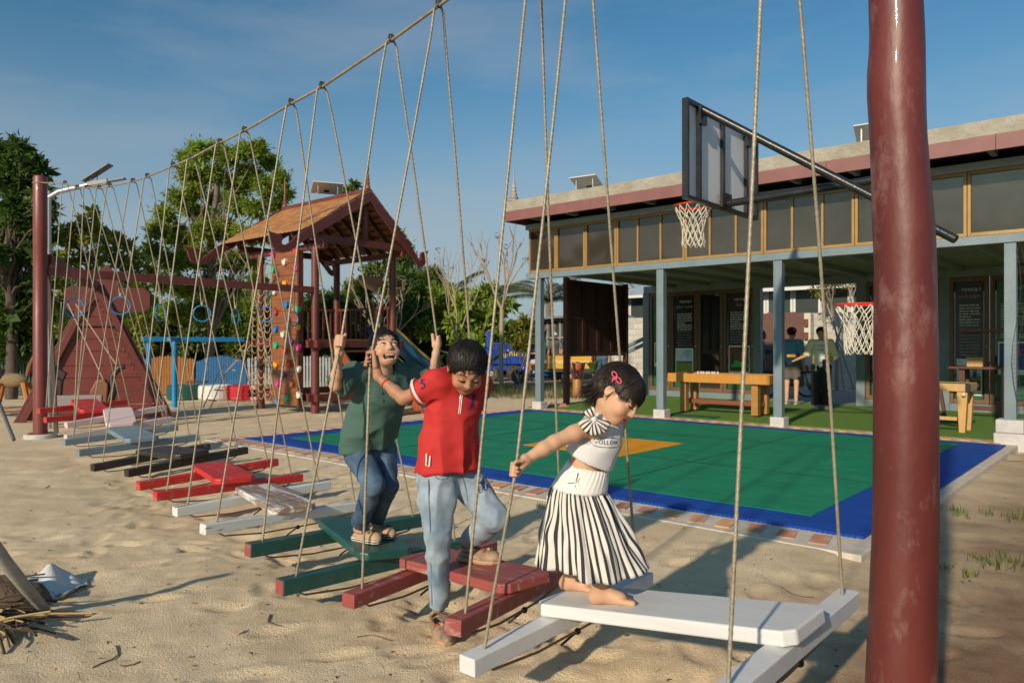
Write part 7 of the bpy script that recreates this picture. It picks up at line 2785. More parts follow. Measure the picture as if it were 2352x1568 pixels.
def green_boy():
    base = plate_at(6, 850, 1240)
    t_ = thing('person', 'laughing boy in green polo shirt and dark jeans gripping two ropes', 'person', base.to_tuple())
    fb = Vector((.68, -.73, 0)).normalized()
    shr, shl = at(814, 860, 3.88), at(944, 860, 4.10)
    nb = at(880, 862, 3.99)
    hipc = at(848, 1035, 4.05)
    H = Head(at(884, 801, 3.93), (.42, -.85, .30), (-.15, .27, .95), .200)
    elr, wrr, hdr = at(770, 886, 3.76), at(779, 812, 3.715), GRIP[13][0]
    ell_, wrl, hdl = at(988, 874, 4.12), at(1001, 812, 4.20), GRIP[13][1]
    fr_, fl_ = plate_at(6, 838, 1243), plate_at(6, 874, 1230)
    anr, anl = fr_ + Vector((-.03, .01, .095)), fl_ + Vector((-.03, .01, .095))
    knr, knl = at(858, 1112, 3.88), at(892, 1114, 4.0)
    hpr, hpl = at(824, 1040, 4.0), at(876, 1038, 4.11)
    B = Body((-1.08, 3.5, .15), (-.28, 4.35, 1.45), .0042)
    B.chain([hipc, at(862, 950, 4.02), nb], [.075, .075, .06], .03, flat=fb, ff=1.3)
    B.cone(shr, shl, .042, .042, .03)
    B.cone(nb + Vector((0, 0, -.03)), H(0, -.08, -.30), .043, .041, .03)
    H.shape(B, mouth=.13)
    ax1 = (ROPEPT[(13, 0)][2] - hdr).normalized()
    ax2 = (ROPEPT[(13, 1)][2] - hdl).normalized()
    B.chain([shr, elr, elr.lerp(wrr, .35), wrr], [.033, .0275, .027, .018], .015)
    B.chain([shl, ell_, ell_.lerp(wrl, .35), wrl], [.033, .0275, .027, .018], .015)
    grip(B, hdr, ax1, wrr, .0070, .062, .0175)
    grip(B, hdl, ax2, wrl, .0070, .062, .0175)
    for a, b, c in ((hpr, knr, anr), (hpl, knl, anl)):
        B.chain([a, b, c], [.055, .042, .032], .02)
    link('body', B.skin('body', None, H.tint(lip=(1.05, .6, .55))), t_, sk1, True)
    H.features(t_, 'open', (.012, .022))
    boy_hair(H, t_, 3, .08, 1500, L=.14)
    MB().sphere(H(0, .27, -.31), (.13 * H.h, .10 * H.h, .10 * H.h), 14, 10, H.R).build('mouth', mouthm, t_, smooth=True)
    te = MB()
    for j in range(-3, 4):
        te.sphere(H(j * .034, .378 - .9 * (j * .034) ** 2 * 2, -.262 - .006 * (j % 2)), (.019 * H.h, .016 * H.h, .026 * H.h), 8, 6, H.R)
    for j in range(-2, 3):
        te.sphere(H(j * .034, .345 - .9 * (j * .034) ** 2 * 2, -.385), (.018 * H.h, .016 * H.h, .022 * H.h), 8, 6, H.R)
    te.build('teeth', toothm, t_, smooth=True)
    # polo shirt
    S = Body((-1.02, 3.6, .55), (-.35, 4.4, 1.22), .0055)
    S.chain([at(880, 905, 3.99), at(862, 955, 4.02), at(842, 1012, 4.04), at(838, 1060, 4.04)], [.150, .152, .143, .150], .03, flat=fb, ff=1.5)
    S.cone(shr + Vector((0, 0, .004)), shl + Vector((0, 0, .004)), .056, .056, .05)
    S.cone(at(860, 858, 3.97), at(900, 858, 4.0), .06, .06, .04, flat=fb, ff=1.2)
    sr, sl2 = at(778, 884, 3.79), at(975, 870, 4.115)
    S.cone(shr, sr, .056, .060, .03, cut=True)
    S.cone(shl, sl2, .056, .060, .03, cut=True)
    S.half(at(838, 1034, 4.04), (.10, -.02, -1))
    S.cone(nb + Vector((.01, -.02, -.03)), H(0, -.05, -.34), .050, .056, .0, sub=True)
    sh = link('shirt', S.skin('shirt', folds(.017, 11, (1.2, 1.2, .55), 2)), t_, pmat('shirt_green', (0.046, 0.105, 0.085), 0.85, (0.056, 0.125, 0.10), 6, .3, 420, bdist=.003), True)
    # collar and placket
    col = []
    for k in range(13):
        a = math.radians(-150 + 300 * k / 12)
        dirv = fb * math.cos(a) + Vector((.73, .68, 0)) * math.sin(a)
        col.append(nb + Vector((.012, -.012, .012 - .03 * max(0, math.cos(a)))) + Vector((dirv.x, dirv.y, 0)) * .064)
    V_, F_ = [], []
    for k, p in enumerate(col):
        o = (p - nb) * Vector((1, 1, 0))
        o.normalize()
        V_ += [p + Vector((0, 0, .022)) - o * .010, p + o * .016 - Vector((0, 0, .024 + .02 * (k in (0, 1, 11, 12))))]
        if k:
            F_.append((2 * k - 2, 2 * k, 2 * k + 1, 2 * k - 1))
    mb = MB()
    mb.add(V_, F_)
    co = mb.build('collar', MATS['shirt_green'], sh, smooth=True)
    co.modifiers.new('thick', 'SOLIDIFY').thickness = .005
    bv = bvh_of(sh)
    pr = Vector((-.35, .93, -.05))
    for k in range(2):
        p = at(880 + 1.5 * k, 902 + 18 * k, 3.85)
        hit = bv.ray_cast(p - pr * .3, pr)[0]
        if hit:
            MB().sphere(hit, .007, 8, 6).build('button', stripe_d, sh, smooth=True)
    # jeans
    J = Body((-1.0, 3.6, .2), (-.45, 4.4, .95), .0055)
    J.cone(hpr, hpl, .080, .080, .03, flat=fb, ff=1.1)
    for a, b, c in ((hpr, knr, anr), (hpl, knl, anl)):
        J.chain([a, b], [.076, .054], .025)
        J.cone(b, c, .054, .046, .02, cut=True)
    link('jeans', J.skin('jeans', folds(.008, 15, (1, 1, .6), 5)), t_, denim('jeans_indigo', (0.018, 0.045, 0.10), (0.10, 0.17, 0.26)), True)
    clog(t_, fr_ + Vector((.01, -.005, 0)), Vector((.86, -.5, 0)), PLATE[6][3], .195, CLOG)
    clog(t_, fl_ + Vector((.01, -.005, 0)), Vector((.80, -.6, 0)), PLATE[6][3], .195, CLOG)


# ------------------------------------------------------------------ the boy in red
def red_boy():
    gz = lambda p: float(ground_z(np.array([p.x]), np.array([p.y]))[0])
    ft = gnd(1016, 1446)
    t_ = thing('person', 'boy in red polo shirt and pale jeans stepping down on to the sand', 'person', (ft.x, ft.y, 0))
    fb = Vector((.45, -.89, 0))
    lb = Vector((.89, .45, 0))
    shr, shl = at(1004, 878, 3.27), at(1098, 884, 3.42)
    nb = at(1053, 880, 3.36)
    hipc = at(1030, 1085, 3.36)
    H = Head(at(1072, 846, 3.25), (.17, -.72, -.68), (.22, -.66, .72), .204)
    elr, wrr, hdr = at(926, 915, 3.31), at(868, 864, 3.355), GRIP[14][0]
    elb, wrb = at(1072, 970, 3.56), at(1050, 1040, 3.60)
    fl_ = plate_at(7, 1094, 1290)
    kr, ar = at(1006, 1232, 3.28), ft + Vector((-.018, .02, .10))
    kl, al = at(1136, 1188, 3.31), fl_ + Vector((-.035, .02, .095))
    hr_, hl_ = at(1002, 1092, 3.33), at(1066, 1096, 3.42)
    B = Body((-.75, 3.0, -.02), (.12, 3.75, 1.42), .0042)
    B.chain([hipc, at(1036, 980, 3.36), nb], [.075, .07, .06], .03, flat=fb, ff=1.25)
    B.cone(shr, shl, .042, .042, .03)
    B.cone(nb + Vector((0, 0, -.02)), H(0, -.10, -.28), .046, .044, .03)
    H.shape(B)
    B.chain([shr, elr, elr.lerp(wrr, .3), wrr], [.033, .028, .0275, .0185], .015)
    grip(B, hdr, (ROPEPT[(14, 0)][2] - hdr).normalized(), wrr, .0072, .064, .018)
    B.chain([shl, elb, wrb], [.036, .030, .021], .02)
    for j in range(4):
        k0 = wrb + Vector((-.02 + .012 * j, .0, -.07))
        B.chain([wrb, k0, k0 + Vector((-.005, -.01, -.03)), k0 + Vector((0, -.025, -.05))], [.018, .009, .008, .0075], .006)
    B.chain([wrb, wrb + Vector((-.035, -.01, -.03)), wrb + Vector((-.04, -.02, -.06))], [.014, .009, .008], .006)
    for a, b, c in ((hr_, kr, ar), (hl_, kl, al)):
        B.chain([a, b, c], [.055, .042, .032], .02)
    link('body', B.skin('body', None, H.tint(lip=(1.2, .72, .7))), t_, sk2, True)
    H.features(t_, 'shut')
    MB().tube([H(-.13, .375, -.255), H(-.07, .412, -.272), H(0, .425, -.276), H(.07, .412, -.272), H(.13, .375, -.255)], [.004 * H.h, .012 * H.h, .014 * H.h, .012 * H.h, .004 * H.h], 6).build('mouth_line', pmat('mouth_line', (0.10, 0.03, 0.025), 0.5), t_, smooth=True)
    boy_hair(H, t_, 6, .0, 1800, L=.13)
    # polo shirt
    S = Body((-.55, 3.0, .6), (.08, 3.75, 1.24), .0055)
    S.chain([at(1046, 915, 3.36), at(1038, 955, 3.36), at(1030, 1020, 3.36), at(1026, 1105, 3.36)], [.122, .110, .124, .158], .04, flat=fb, ff=1.30)
    S.cone(shr, shl, .050, .048, .05)
    S.cone(at(1035, 880, 3.33), at(1072, 882, 3.39), .055, .055, .04)
    sr = at(952, 905, 3.30)
    S.cone(shr, sr, .050, .056, .03, cut=True)
    S.cone(shl, shl.lerp(elb, .55), .056, .052, .03, cut=True)
    S.half(at(1026, 1080, 3.36), (.05, -.05, -1))
    S.cone(nb + Vector((0, -.02, -.035)), H(0, -.05, -.30), .054, .058, 0, sub=True)
    redm = pmat('shirt_red', (0.44, 0.016, 0.016), 0.8, (0.48, 0.022, 0.02), 6, .3, 420, bdist=.003)
    sh = link('shirt', S.skin('shirt', folds(.017, 11, (1.2, 1.2, .55), 8)), t_, redm, True)
    wh = pmat('trim_white', (0.72, 0.70, 0.68), 0.8)
    nav = pmat('navy_print', (0.02, 0.02, 0.09), 0.8)
    dsl = (sr - shr).normalized()
    s1, s2 = perp(dsl)
    for q in (.30, .46):
        c = shr.lerp(sr, 1.0) - dsl * (.012 + q * .04)
        MB().tube([c + (s1 * math.cos(a) + s2 * math.sin(a)) * .0605 for a in [2 * math.pi * k / 24 for k in range(25)]], .0032, 6, cap=False).build('cuff_stripe', wh, sh, smooth=True)
    for q in (0, 1):
        pts = []
        for k in range(25):
            a = 2 * math.pi * k / 24
            dv = fb * math.cos(a) + lb * math.sin(a)
            pts.append(nb + dv * (.064 + .007 * q) + Vector((.004, -.012, .030 - .012 * q - .034 * max(0, math.cos(a)))))
        MB().tube(pts, .0038, 6, cap=False).build('collar_stripe', wh, sh, smooth=True)
    pts = []
    for k in range(25):
        a = 2 * math.pi * k / 24
        dv = fb * math.cos(a) + lb * math.sin(a)
        pts.append(nb + dv * .061 + Vector((.004, -.012, .037 - .034 * max(0, math.cos(a)))))
    MB().tube(pts, .007, 6, cap=False).build('collar', redm, sh, smooth=True)
    bv = bvh_of(sh)
    pj = Vector((-.10, .99, .02)).normalized()
    rt = Vector((.99, .10, 0))
    up = Vector((.10, 0, .99))
    # placket piping, emblem, letters, sleeve number
    for du in (0, 5):
        pts = []
        for k in range(18):
            p = at(1061 + du * .8 - k * .34, 906 + k * 3.0, 3.15)
            hit = bv.ray_cast(p, pj)[0]
            if hit:
                pts.append(hit - pj * .002)
        if len(pts) > 3:
            MB().tube(pts, .0022, 5).build('placket_piping', wh, sh)
    for k in range(2):
        hit = bv.ray_cast(at(1062 - 2 * k, 905 + 17 * k, 3.1), pj)[0]
        if hit:
            MB().sphere(hit, .006, 8, 6).build('button', wh, sh, smooth=True)
    em = MB()
    em.prism(frame((0, 0, 0), (1, 0, 0), (0, 0, 1), (0, 1, 0)), [(-.010, -.030), (-.004, -.004), (-.008, .008), (-.002, .020), (.002, .030), (.010, .034), (.006, .024), (.020, .032), (.010, .018), (.009, .004), (.006, -.010), (.008, -.030), (.002, -.018), (-.004, -.030)], 0, .0005)
    decal('emblem', em.mesh('emblem'), bv, at(1088, 926, 3.2), rt, up, pj, nav, sh)
    decal('lettering', text_mesh('POLO', .016), bv, at(1086, 944, 3.2), rt, up, pj, nav, sh)
    decal('patch', text_mesh('3', .075), bv, at(968, 882, 3.2), (.85, .1, .45), (-.45, 0, .9), pj, nav, sh)
    cl_ = MB()
    hit = bv.ray_cast(at(983, 1076, 3.05), pj)[0] or at(983, 1076, 3.24)
    cl_.tube([hit + Vector((-.008, -.004, .03)), hit + Vector((-.010, -.006, -.02)), hit + Vector((.004, -.008, -.026)), hit + Vector((.008, -.006, .02))], .004, 6)
    cl_.build('hem_loop', wh, sh)
    MB().tube([(wrr.lerp(elr, .30)) + (perp(elr - wrr)[0] * math.cos(a) + perp(elr - wrr)[1] * math.sin(a)) * .0245 for a in [2 * math.pi * k / 20 for k in range(21)]], .0035, 6, cap=False).build('bracelet', pmat('red_cord', (0.70, 0.05, 0.02), 0.6), t_, smooth=True)
    # jeans
    J = Body((-.55, 3.0, .05), (.12, 3.75, .85), .0055)
    J.cone(hr_, hl_, .084, .080, .03, flat=fb, ff=1.1)
    J.chain([hr_, hr_.lerp(kr, .4), kr], [.082, .080, .056], .025)
    J.cone(kr, ar, .056, .043, .02, cut=True)
    J.chain([hl_, kl], [.080, .060], .03)
    J.cone(kl, al, .060, .044, .02, cut=True)
    pale_d = denim('jeans_pale', (0.12, 0.18, 0.25), (0.38, 0.45, 0.515))
    je = link('jeans', J.skin('jeans', folds(.0085, 15, (1, 1, .6), 11)), t_, pale_d, True)
    bj = bvh_of(je)
    decal('lettering', text_mesh('ERK', .034, shear=.2), bj, at(1112, 1128, 3.25), (.9, .1, .30), (-.3, 0, .95), (-.05, .99, 0), nav, je)
    sw = MB()
    sw.prism(frame((0, 0, 0), (1, 0, 0), (0, 0, 1), (0, 1, 0)), [(-.035, -.006), (.0, .006), (.012, .014), (.010, .002), (.03, .012), (.012, -.006), (-.01, -.002)], 0, .0005)
    decal('emblem', sw.mesh('emblem'), bj, at(1108, 1114, 3.25), (.9, .1, .30), (-.3, 0, .95), (-.05, .99, 0), nav, je)
    for pts in ([(1000, 1092), (1004, 1098), (1014, 1101), (1026, 1098), (1030, 1090)], [(1059, 1088), (1066, 1108), (1072, 1130), (1074, 1150)], [(984, 1100), (985, 1150), (988, 1220), (990, 1300), (992, 1390)]):
        w = []
        for u, v in pts:
            hit = bj.ray_cast(at(u, v, 3.0), (at(u, v, 3.0) - Vector((0, 0, HC))).normalized())[0]
            if hit:
                w.append(hit - pj * .002)
        if len(w) > 2:
            MB().tube(w, .0022, 5).build('seam', pmat('seam_blue', (0.13, 0.18, 0.24), .8), je)
    c = ft + Vector((.012, -.01, gz(ft) + .004))
    clog(t_, c + Vector((-.012, -.01, 0)), Vector((.30, -.95, 0)), (0, 0, 1), .245, CLOG2)
    clog(t_, fl_ + Vector((.012, -.005, .0)), Vector((.92, -.40, 0)), PLATE[7][3], .215, CLOG2)


# ------------------------------------------------------------------ the girl
def stripes(name, n_, duty=.36):
    m = bpy.data.materials.new(name)
    m.use_nodes = True
    n2, l2 = m.node_tree.nodes, m.node_tree.links
    b = n2['Principled BSDF']
    b.inputs['Roughness'].default_value = .85
    uvn = n2.new('ShaderNodeUVMap')
    sx = n2.new('ShaderNodeSeparateXYZ')
    mu = n2.new('ShaderNodeMath')
    mu.operation = 'MULTIPLY'
    mu.inputs[1].default_value = n_
    fr_ = n2.new('ShaderNodeMath')
    fr_.operation = 'FRACT'
    lt = n2.new('ShaderNodeMath')
    lt.operation = 'LESS_THAN'
    lt.inputs[1].default_value = duty
    mx = n2.new('ShaderNodeMixRGB')
    mx.inputs['Color1'].default_value = (0.66, 0.625, 0.565, 1)
    mx.inputs['Color2'].default_value = (0.030, 0.026, 0.034, 1)
    l2.new(uvn.outputs[0], sx.inputs[0])
    l2.new(sx.outputs[0], mu.inputs[0])
    l2.new(mu.outputs[0], fr_.inputs[0])
    l2.new(fr_.outputs[0], lt.inputs[0])
    l2.new(lt.outputs[0], mx.inputs['Fac'])
    l2.new(mx.outputs[0], b.inputs['Base Color'])
    no = n2.new('ShaderNodeTexNoise')
    no.inputs['Scale'].default_value = 170
    bp_ = n2.new('ShaderNodeBump')
    bp_.inputs['Strength'].default_value = .35
    bp_.inputs['Distance'].default_value = .003
    l2.new(no.outputs['Fac'], bp_.inputs['Height'])
    l2.new(bp_.outputs[0], b.inputs['Normal'])
    return m


def uvgrid(name, P, U, closed, mat, par, thick=.002):
    """cloth sheet from a grid of points P[i][j] with its own stripe coordinate U[j]"""
    ni_, nj_ = len(P), len(P[0])
    V_ = [tuple(p) for r_ in P for p in r_]
    F_, uv = [], []
    for i in range(ni_ - 1):
        for j in range(nj_ if closed else nj_ - 1):
            k = (j + 1) % nj_
            F_.append((i * nj_ + j, i * nj_ + k, (i + 1) * nj_ + k, (i + 1) * nj_ + j))
            u0, u1 = U[j], (U[k] if k else 1.0)
            uv += [(u0, i / ni_), (u1, i / ni_), (u1, (i + 1) / ni_), (u0, (i + 1) / ni_)]
    me = bpy.data.meshes.new(name)
    me.from_pydata(V_, [], F_)
    ul = me.uv_layers.new(name='UVMap')
    ul.data.foreach_set('uv', np.array(uv, np.float32).ravel())
    o = link(name, me, par, mat, True)
    if thick:
        o.modifiers.new('thick', 'SOLIDIFY').thickness = thick
    return o


def girl():
    f1, f2 = plate_at(8, 1408, 1386), plate_at(8, 1332, 1356)
    t_ = thing('person', 'small girl in white crop top and striped skirt stepping barefoot along the white plank', 'person', f1.to_tuple())
    fb = Vector((.78, -.62, 0)).normalized()
    lb = Vector((.62, .78, 0)).normalized()
    pel, wai, che, nb = at(1336, 1112, 2.86), at(1350, 1064, 2.85), at(1378, 1002, 2.83), at(1392, 958, 2.84)
    shr, shl = at(1356, 978, 2.765), at(1418, 970, 2.92)
    H = Head(at(1424, 908, 2.79), (.58, -.54, -.61), (.66, -.10, .73), .198)
    el, wr, hd = at(1272, 1016, 2.70), at(1206, 1056, 2.655), GRIP[16][0]
    el2, wr2 = at(1388, 1030, 3.05), at(1356, 1082, 3.12)
    up8 = PLATE[8][3]
    k1, k2 = at(1372, 1240, 2.83), at(1330, 1240, 2.93)
    a1, a2 = f1 + Vector((-.055, .01, .085)), f2 + Vector((-.03, .015, .09))
    h1, h2 = at(1348, 1135, 2.83), at(1322, 1130, 2.90)
    B = Body((-.06, 2.5, .2), (.62, 3.2, 1.28), .0038)
    B.chain([pel, wai, che], [.072, .066, .068], .03, flat=fb, ff=1.15)
    B.cone(che, nb, .062, .050, .03)
    B.cone(shr, shl, .036, .036, .03)
    B.cone(nb + Vector((0, 0, -.02)), H(0, -.12, -.26), .038, .040, .025)
    H.shape(B)
    B.chain([shr, shr.lerp(el, .45), el, el.lerp(wr, .35), wr], [.032, .030, .026, .0255, .0170], .015)
    grip(B, hd, (ROPEPT[(16, 0)][2] - hd).normalized(), wr, .0064, .054, .0155)
    B.chain([shl, el2, wr2], [.034, .028, .019], .02)
    for j in range(4):
        k0 = wr2 + Vector((-.016 + .010 * j, 0, -.05))
        B.chain([wr2, k0, k0 + Vector((0, -.015, -.028))], [.016, .008, .007], .006)
    B.chain([wr2, wr2 + Vector((-.03, -.01, -.025))], [.012, .008], .006)
    B.chain([h1, k1, a1], [.058, .042, .029], .02)
    B.chain([h2, k2, a2], [.058, .042, .030], .02)
    B.cone(a1, f1 + Vector((-.05, .01, .035)), .029, .026, .02)
    B.cone(a2, f2 + Vector((-.03, .01, .035)), .030, .026, .02)
    foot_lines(B, f1, Vector((.93, -.36, .06)), .165, up8)
    foot_lines(B, f2, Vector((.86, -.50, .06)), .155, up8)
    bd = link('body', B.skin('body', None, H.tint(lip=(1.2, .6, .55))), t_, sk3, True)
    H.features(t_, 'shut')
    MB().tube([H(-.12, .375, -.25), H(-.06, .41, -.268), H(0, .42, -.272), H(.06, .41, -.268), H(.12, .375, -.25)], [.004 * H.h, .010 * H.h, .012 * H.h, .010 * H.h, .004 * H.h], 6).build('mouth_line', MATS['mouth_line'], t_, smooth=True)
    # hair: smooth cap, long locks swept back over the ear, fringe over the brow
    h = H.h
    Hb = Body(np.array(H.c) - h, np.array(H.c) + h, .0042)
    Hb.ell(H(0, -.115, .14), (.43 * h, .49 * h, .41 * h), H.R, 0)
    Hb.ell(H(0, -.38, -.10), (.34 * h, .22 * h, .40 * h), H.R, .05)
    Hb.ell(H(0, .50, -.20), (.40 * h, .34 * h, .40 * h), H.R, .02, True)
    for g in (-1, 1):
        Hb.ell(H(g * .44, .06, -.16), (.13 * h, .17 * h, .24 * h), H.R, .015, True)
    Hb.ell(H(0, .16, -.62), (.6 * h, .40 * h, .5 * h), H.R, .02, True)
    hr = link('hair', Hb.skin('hair', lambda V, N: (vnoise(V, 90, 5) - .5) * .005), t_, hairb, True)
    gd = np.array(H.R.transposed() @ Vector((0, 0, -1)))
    bk = np.array(H.R.transposed() @ Vector((-1, .1, -.3)))
    roots, LL = [], []
    for q in rand_dirs(9000):
        p = np.array((0, -.115, .14)) + q * np.array((.435, .495, .415))
        fq = (p - np.array((0, .50, -.20))) / np.array((.40, .34, .40))
        if fq @ fq > .98 and p[2] > -.22 and not (p[0] < -.15 and p[2] < .2 and p[1] > -.2):
            roots.append(p)
            LL.append((rng.uniform(.30, .62) if p[1] < .12 else rng.uniform(.22, .40)) * (.55 if p[0] < -.05 and p[1] > -.2 and p[2] < .42 else 1))
        if len(roots) >= 2300:
            break

    def flow(q, k):
        nrm = (q - np.array((0, -.115, .14))) / np.array((.43, .49, .41)) ** 2
        nrm /= np.linalg.norm(nrm)
        w = q - np.array((.06, .02, .56))
        t = w - nrm * (w @ nrm)
        t /= np.linalg.norm(t) + 1e-6
        fw = np.clip((q[1] - .05) / .2, 0, 1)
        base = t * (.8 + .3 * fw) + (1 - fw) * (bk * .55 + gd * .25 * k)
        base = base - nrm * (base @ nrm) * (1 - .5 * k)
        out = (np.linalg.norm((q - np.array((0, -.115, .14))) / np.array((.445, .505, .425))) - 1)
        return base + nrm * (-out * 4.0 if k < .75 else .05)
    strands('hair_locks', H, roots, flow, np.array(LL), .0021, hairb, hr, 8, .10)
    # nape locks hanging loose
    rt_ = [np.array((rng.uniform(-.38, .30), rng.uniform(-.52, -.20), rng.uniform(-.30, -.05))) for _ in range(420)]
    strands('nape_locks', H, rt_, lambda q, k: bk * (.75 - .4 * k) + gd * (.25 + .75 * k) + np.array((0, -.15, -.1)), rng.uniform(.22, .46, 420), .0016, hairb, hr, 6, .14)
    # fringe
    rt_ = []
    for _ in range(520):
        x = rng.uniform(-.34, .34)
        a = rng.uniform(.35, .75)
        rt_.append(np.array((x, -.115 + .49 * math.cos(a) * math.sqrt(1 - (x / .43) ** 2), .14 + .41 * math.sin(a) * math.sqrt(1 - (x / .43) ** 2))))

    def fr_flow(q, k):
        nrm = (q - np.array((0, -.08, .08))) / np.array((.42, .47, .46)) ** 2
        nrm /= np.linalg.norm(nrm)
        d = np.array((q[0] * .3 - .06, .05, -1.0))
        d = d - nrm * (d @ nrm)
        out = np.linalg.norm((q - np.array((0, -.08, .08))) / np.array((.43, .475, .47))) - 1
        return d - nrm * out * 3
    strands('fringe', H, rt_, fr_flow, rng.uniform(.22, .36, 520), .0019, hairb, hr, 6, .05)
    pinkm = pmat('hair_bow_pink', (0.68, 0.10, 0.16), 0.4)
    kc = H(-.455, -.10, .22)
    wx, wz = Vector((.55, -.15, -.80)), Vector((.80, -.2, .5))
    mb = MB()
    for g in (-1, 1):
        lp = [kc + wx * (g * .030 * math.sin(a)) * (1.0) + wz * (.012 * math.sin(2 * a)) + Vector((0, -.008, 0)) for a in [math.pi * k / 12 for k in range(13)]]
        lp = []
        for k in range(15):
            a = 2 * math.pi * k / 14
            lp.append(kc + Vector((0, -.010, 0)) + wx * (g * (.013 - .013 * math.cos(a))) + wz * (.0075 * math.sin(a)))
        mb.tube(lp, .0026, 7)
        mb.tube([kc + Vector((0, -.010, 0)), kc + Vector((-.008, -.010, -.004 + .004 * g)), kc + Vector((-.016, -.008, -.003 - .013 * (g > 0)))], .0026, 7)
    mb.sphere(kc + Vector((0, -.012, 0)), .006, 8, 6)
    mb.build('hair_clip', pinkm, t_, smooth=True)
    MB().sphere(H(-.40, -.045, -.185), .0042, 8, 6).tube([H(-.40, -.045, -.185), H(-.40, -.045, -.24)], .0018, 5).build('earring', pmat('gold', (0.72, 0.48, 0.14), 0.25, metal=.9), t_, smooth=True)
    # crop top
    S = Body((.05, 2.55, .72), (.56, 3.15, 1.12), .0042)
    hemc = at(1350, 1052, 2.845)
    S.chain([che + Vector((0, 0, .01)), at(1362, 1035, 2.84), at(1344, 1078, 2.85)], [.088, .096, .112], .03, flat=fb, ff=1.12)
    S.cone(che, at(1388, 975, 2.835), .086, .060, .03)
    S.cone(shr.lerp(shl, .22), shr.lerp(shl, .78), .040, .040, .03)
    S.half(hemc, (hemc - at(1384, 985, 2.83)))
    S.ell(shr + Vector((-.024, -.022, -.012)), (.050, .05, .060), None, .008, True)
    S.ell(shl + Vector((.024, .02, -.010)), (.046, .05, .058), None, .008, True)
    S.cone(nb + Vector((.004, -.006, -.012)), H(0, -.1, -.2), .047, .06, .006, sub=True)
    whm = pmat('crop_top_white', (0.58, 0.575, 0.585), 0.8, (0.61, 0.605, 0.61), 5, .2, 300, bdist=.002)
    sh = link('crop_top', S.skin('crop_top', folds(.0045, 14, (1, 1, .8), 21)), t_, whm, True)
    bv = bvh_of(sh)
    pj = Vector((-.25, .96, .05)).normalized()
    ink = pmat('print_ink', (0.012, 0.012, 0.014), 0.7)
    rt, up = Vector((.95, .25, .0)) + Vector((0, 0, -.06)), Vector((.10, 0, 1))
    decal('lettering', text_mesh('FOLLOW', .0215, spacing=1.05), bv, at(1406, 1021, 2.70), rt, up, pj, ink, sh, .0022)
    ov = []
    for k in range(49):
        a = 2 * math.pi * k / 48
        ca, sa_ = math.cos(a), math.sin(a)
        ov.append(((abs(ca) ** .5) * math.copysign(1, ca) * .054, (abs(sa_) ** .7) * math.copysign(1, sa_) * .0165))
    V_, F_ = [], []
    for k, (x, y) in enumerate(ov):
        V_ += [(x, y, 0), (x * 1.035, y * 1.12, 0)]
        if k:
            F_.append((2 * k - 2, 2 * k, 2 * k + 1, 2 * k - 1))
    me = bpy.data.meshes.new('print_frame')
    me.from_pydata(V_, [], F_)
    decal('print_frame', me, bv, at(1406, 1021, 2.70), rt, up, pj, ink, sh, .0022)
    # skirt: white yoke, gathered striped skirt
    NJ = 220

    def ring(c, ax_, a, b):
        return [c + fb * (a * math.cos(2 * math.pi * j / NJ)) + lb * (b * math.sin(2 * math.pi * j / NJ)) + Vector((0, 0, ax_ * math.cos(2 * math.pi * j / NJ))) for j in range(NJ)]
    rings = []
    for k in range(9):
        q = k / 8
        c = at(1352, 1066, 2.85).lerp(at(1330, 1122, 2.86), q)
        a = .074 + .034 * q ** .8
        b = .070 + .032 * q ** .8
        rings.append([p + (p - c) * (.022 * math.sin(j * .9 + 5 * q) * (1 - q)) for j, p in enumerate(ring(c, -.018 * (1 - .4 * q), a, b))])
    U = [j / NJ for j in range(NJ)]
    yk = uvgrid('skirt_yoke', rings, U, True, pmat('yoke_white', (0.70, 0.68, 0.64), 0.8, (0.75, 0.73, 0.69), 6, .25, 300, bdist=.002), t_)
    rings = []
    NI = 26
    c0, c1_ = at(1331, 1120, 2.86), at(1352, 1300, 2.85)
    for i in range(NI + 1):
        q = i / NI
        rr = []
        for j in range(NJ):
            th = 2 * math.pi * j / NJ
            cp = np.array([[math.cos(th), math.sin(th), .35 * q]])
            ple = (vnoise(cp, 5.5, 3)[0] - .5) * 2.2 + (vnoise(cp, 13, 5)[0] - .5) * 1.3 * (1 - .5 * q) + math.sin(th * 31) * .22 * (1 - q)
            amp = .006 + .026 * q
            a = .107 + (.084) * q ** .85 + amp * ple
            b = .101 + (.068) * q ** .85 + amp * ple
            c = c0.lerp(c1_, q)
            dv = fb * (a * math.cos(th)) + lb * (b * math.sin(th))
            zz = .014 * math.sin(th * 3 + .6) * q - .012 * math.cos(th) * (1 - q)
            p = c + dv + Vector((.028 * math.cos(th) * q * fb.x, 0, zz))
            if q < .06:
                p = c + dv * (.99 + .02 * ple * .5) + Vector((0, 0, zz))
            rr.append(p)
        rings.append(rr)
    uvgrid('skirt', rings, U, True, stripes('skirt_stripes', 42, .40), t_)
    by_ = bvh_of(yk)
    # pocket flap, buttons, seam
    gv, gf = [], []
    for i in range(9):
        for j in range(6):
            x = -.042 + .082 * i / 8
            b_ = np.interp(x, [-.042, -.028, .008, .034, .040], [-.004, -.020, -.030, -.020, -.002])
            gv.append((x * (.92 + .08 * j / 5), b_ + (.017 - b_) * j / 5, 0))
            if i and j:
                q = i * 6 + j
                gf.append((q - 7, q - 1, q, q - 6))
    flm = bpy.data.meshes.new('pocket_flap')
    flm.from_pydata(gv, [], gf)
    decal('pocket_flap', flm, by_, at(1318, 1102, 2.7), (.95, .1, -.12), (.12, 0, 1), pj, MATS['yoke_white'], yk, .009)
    stm = []
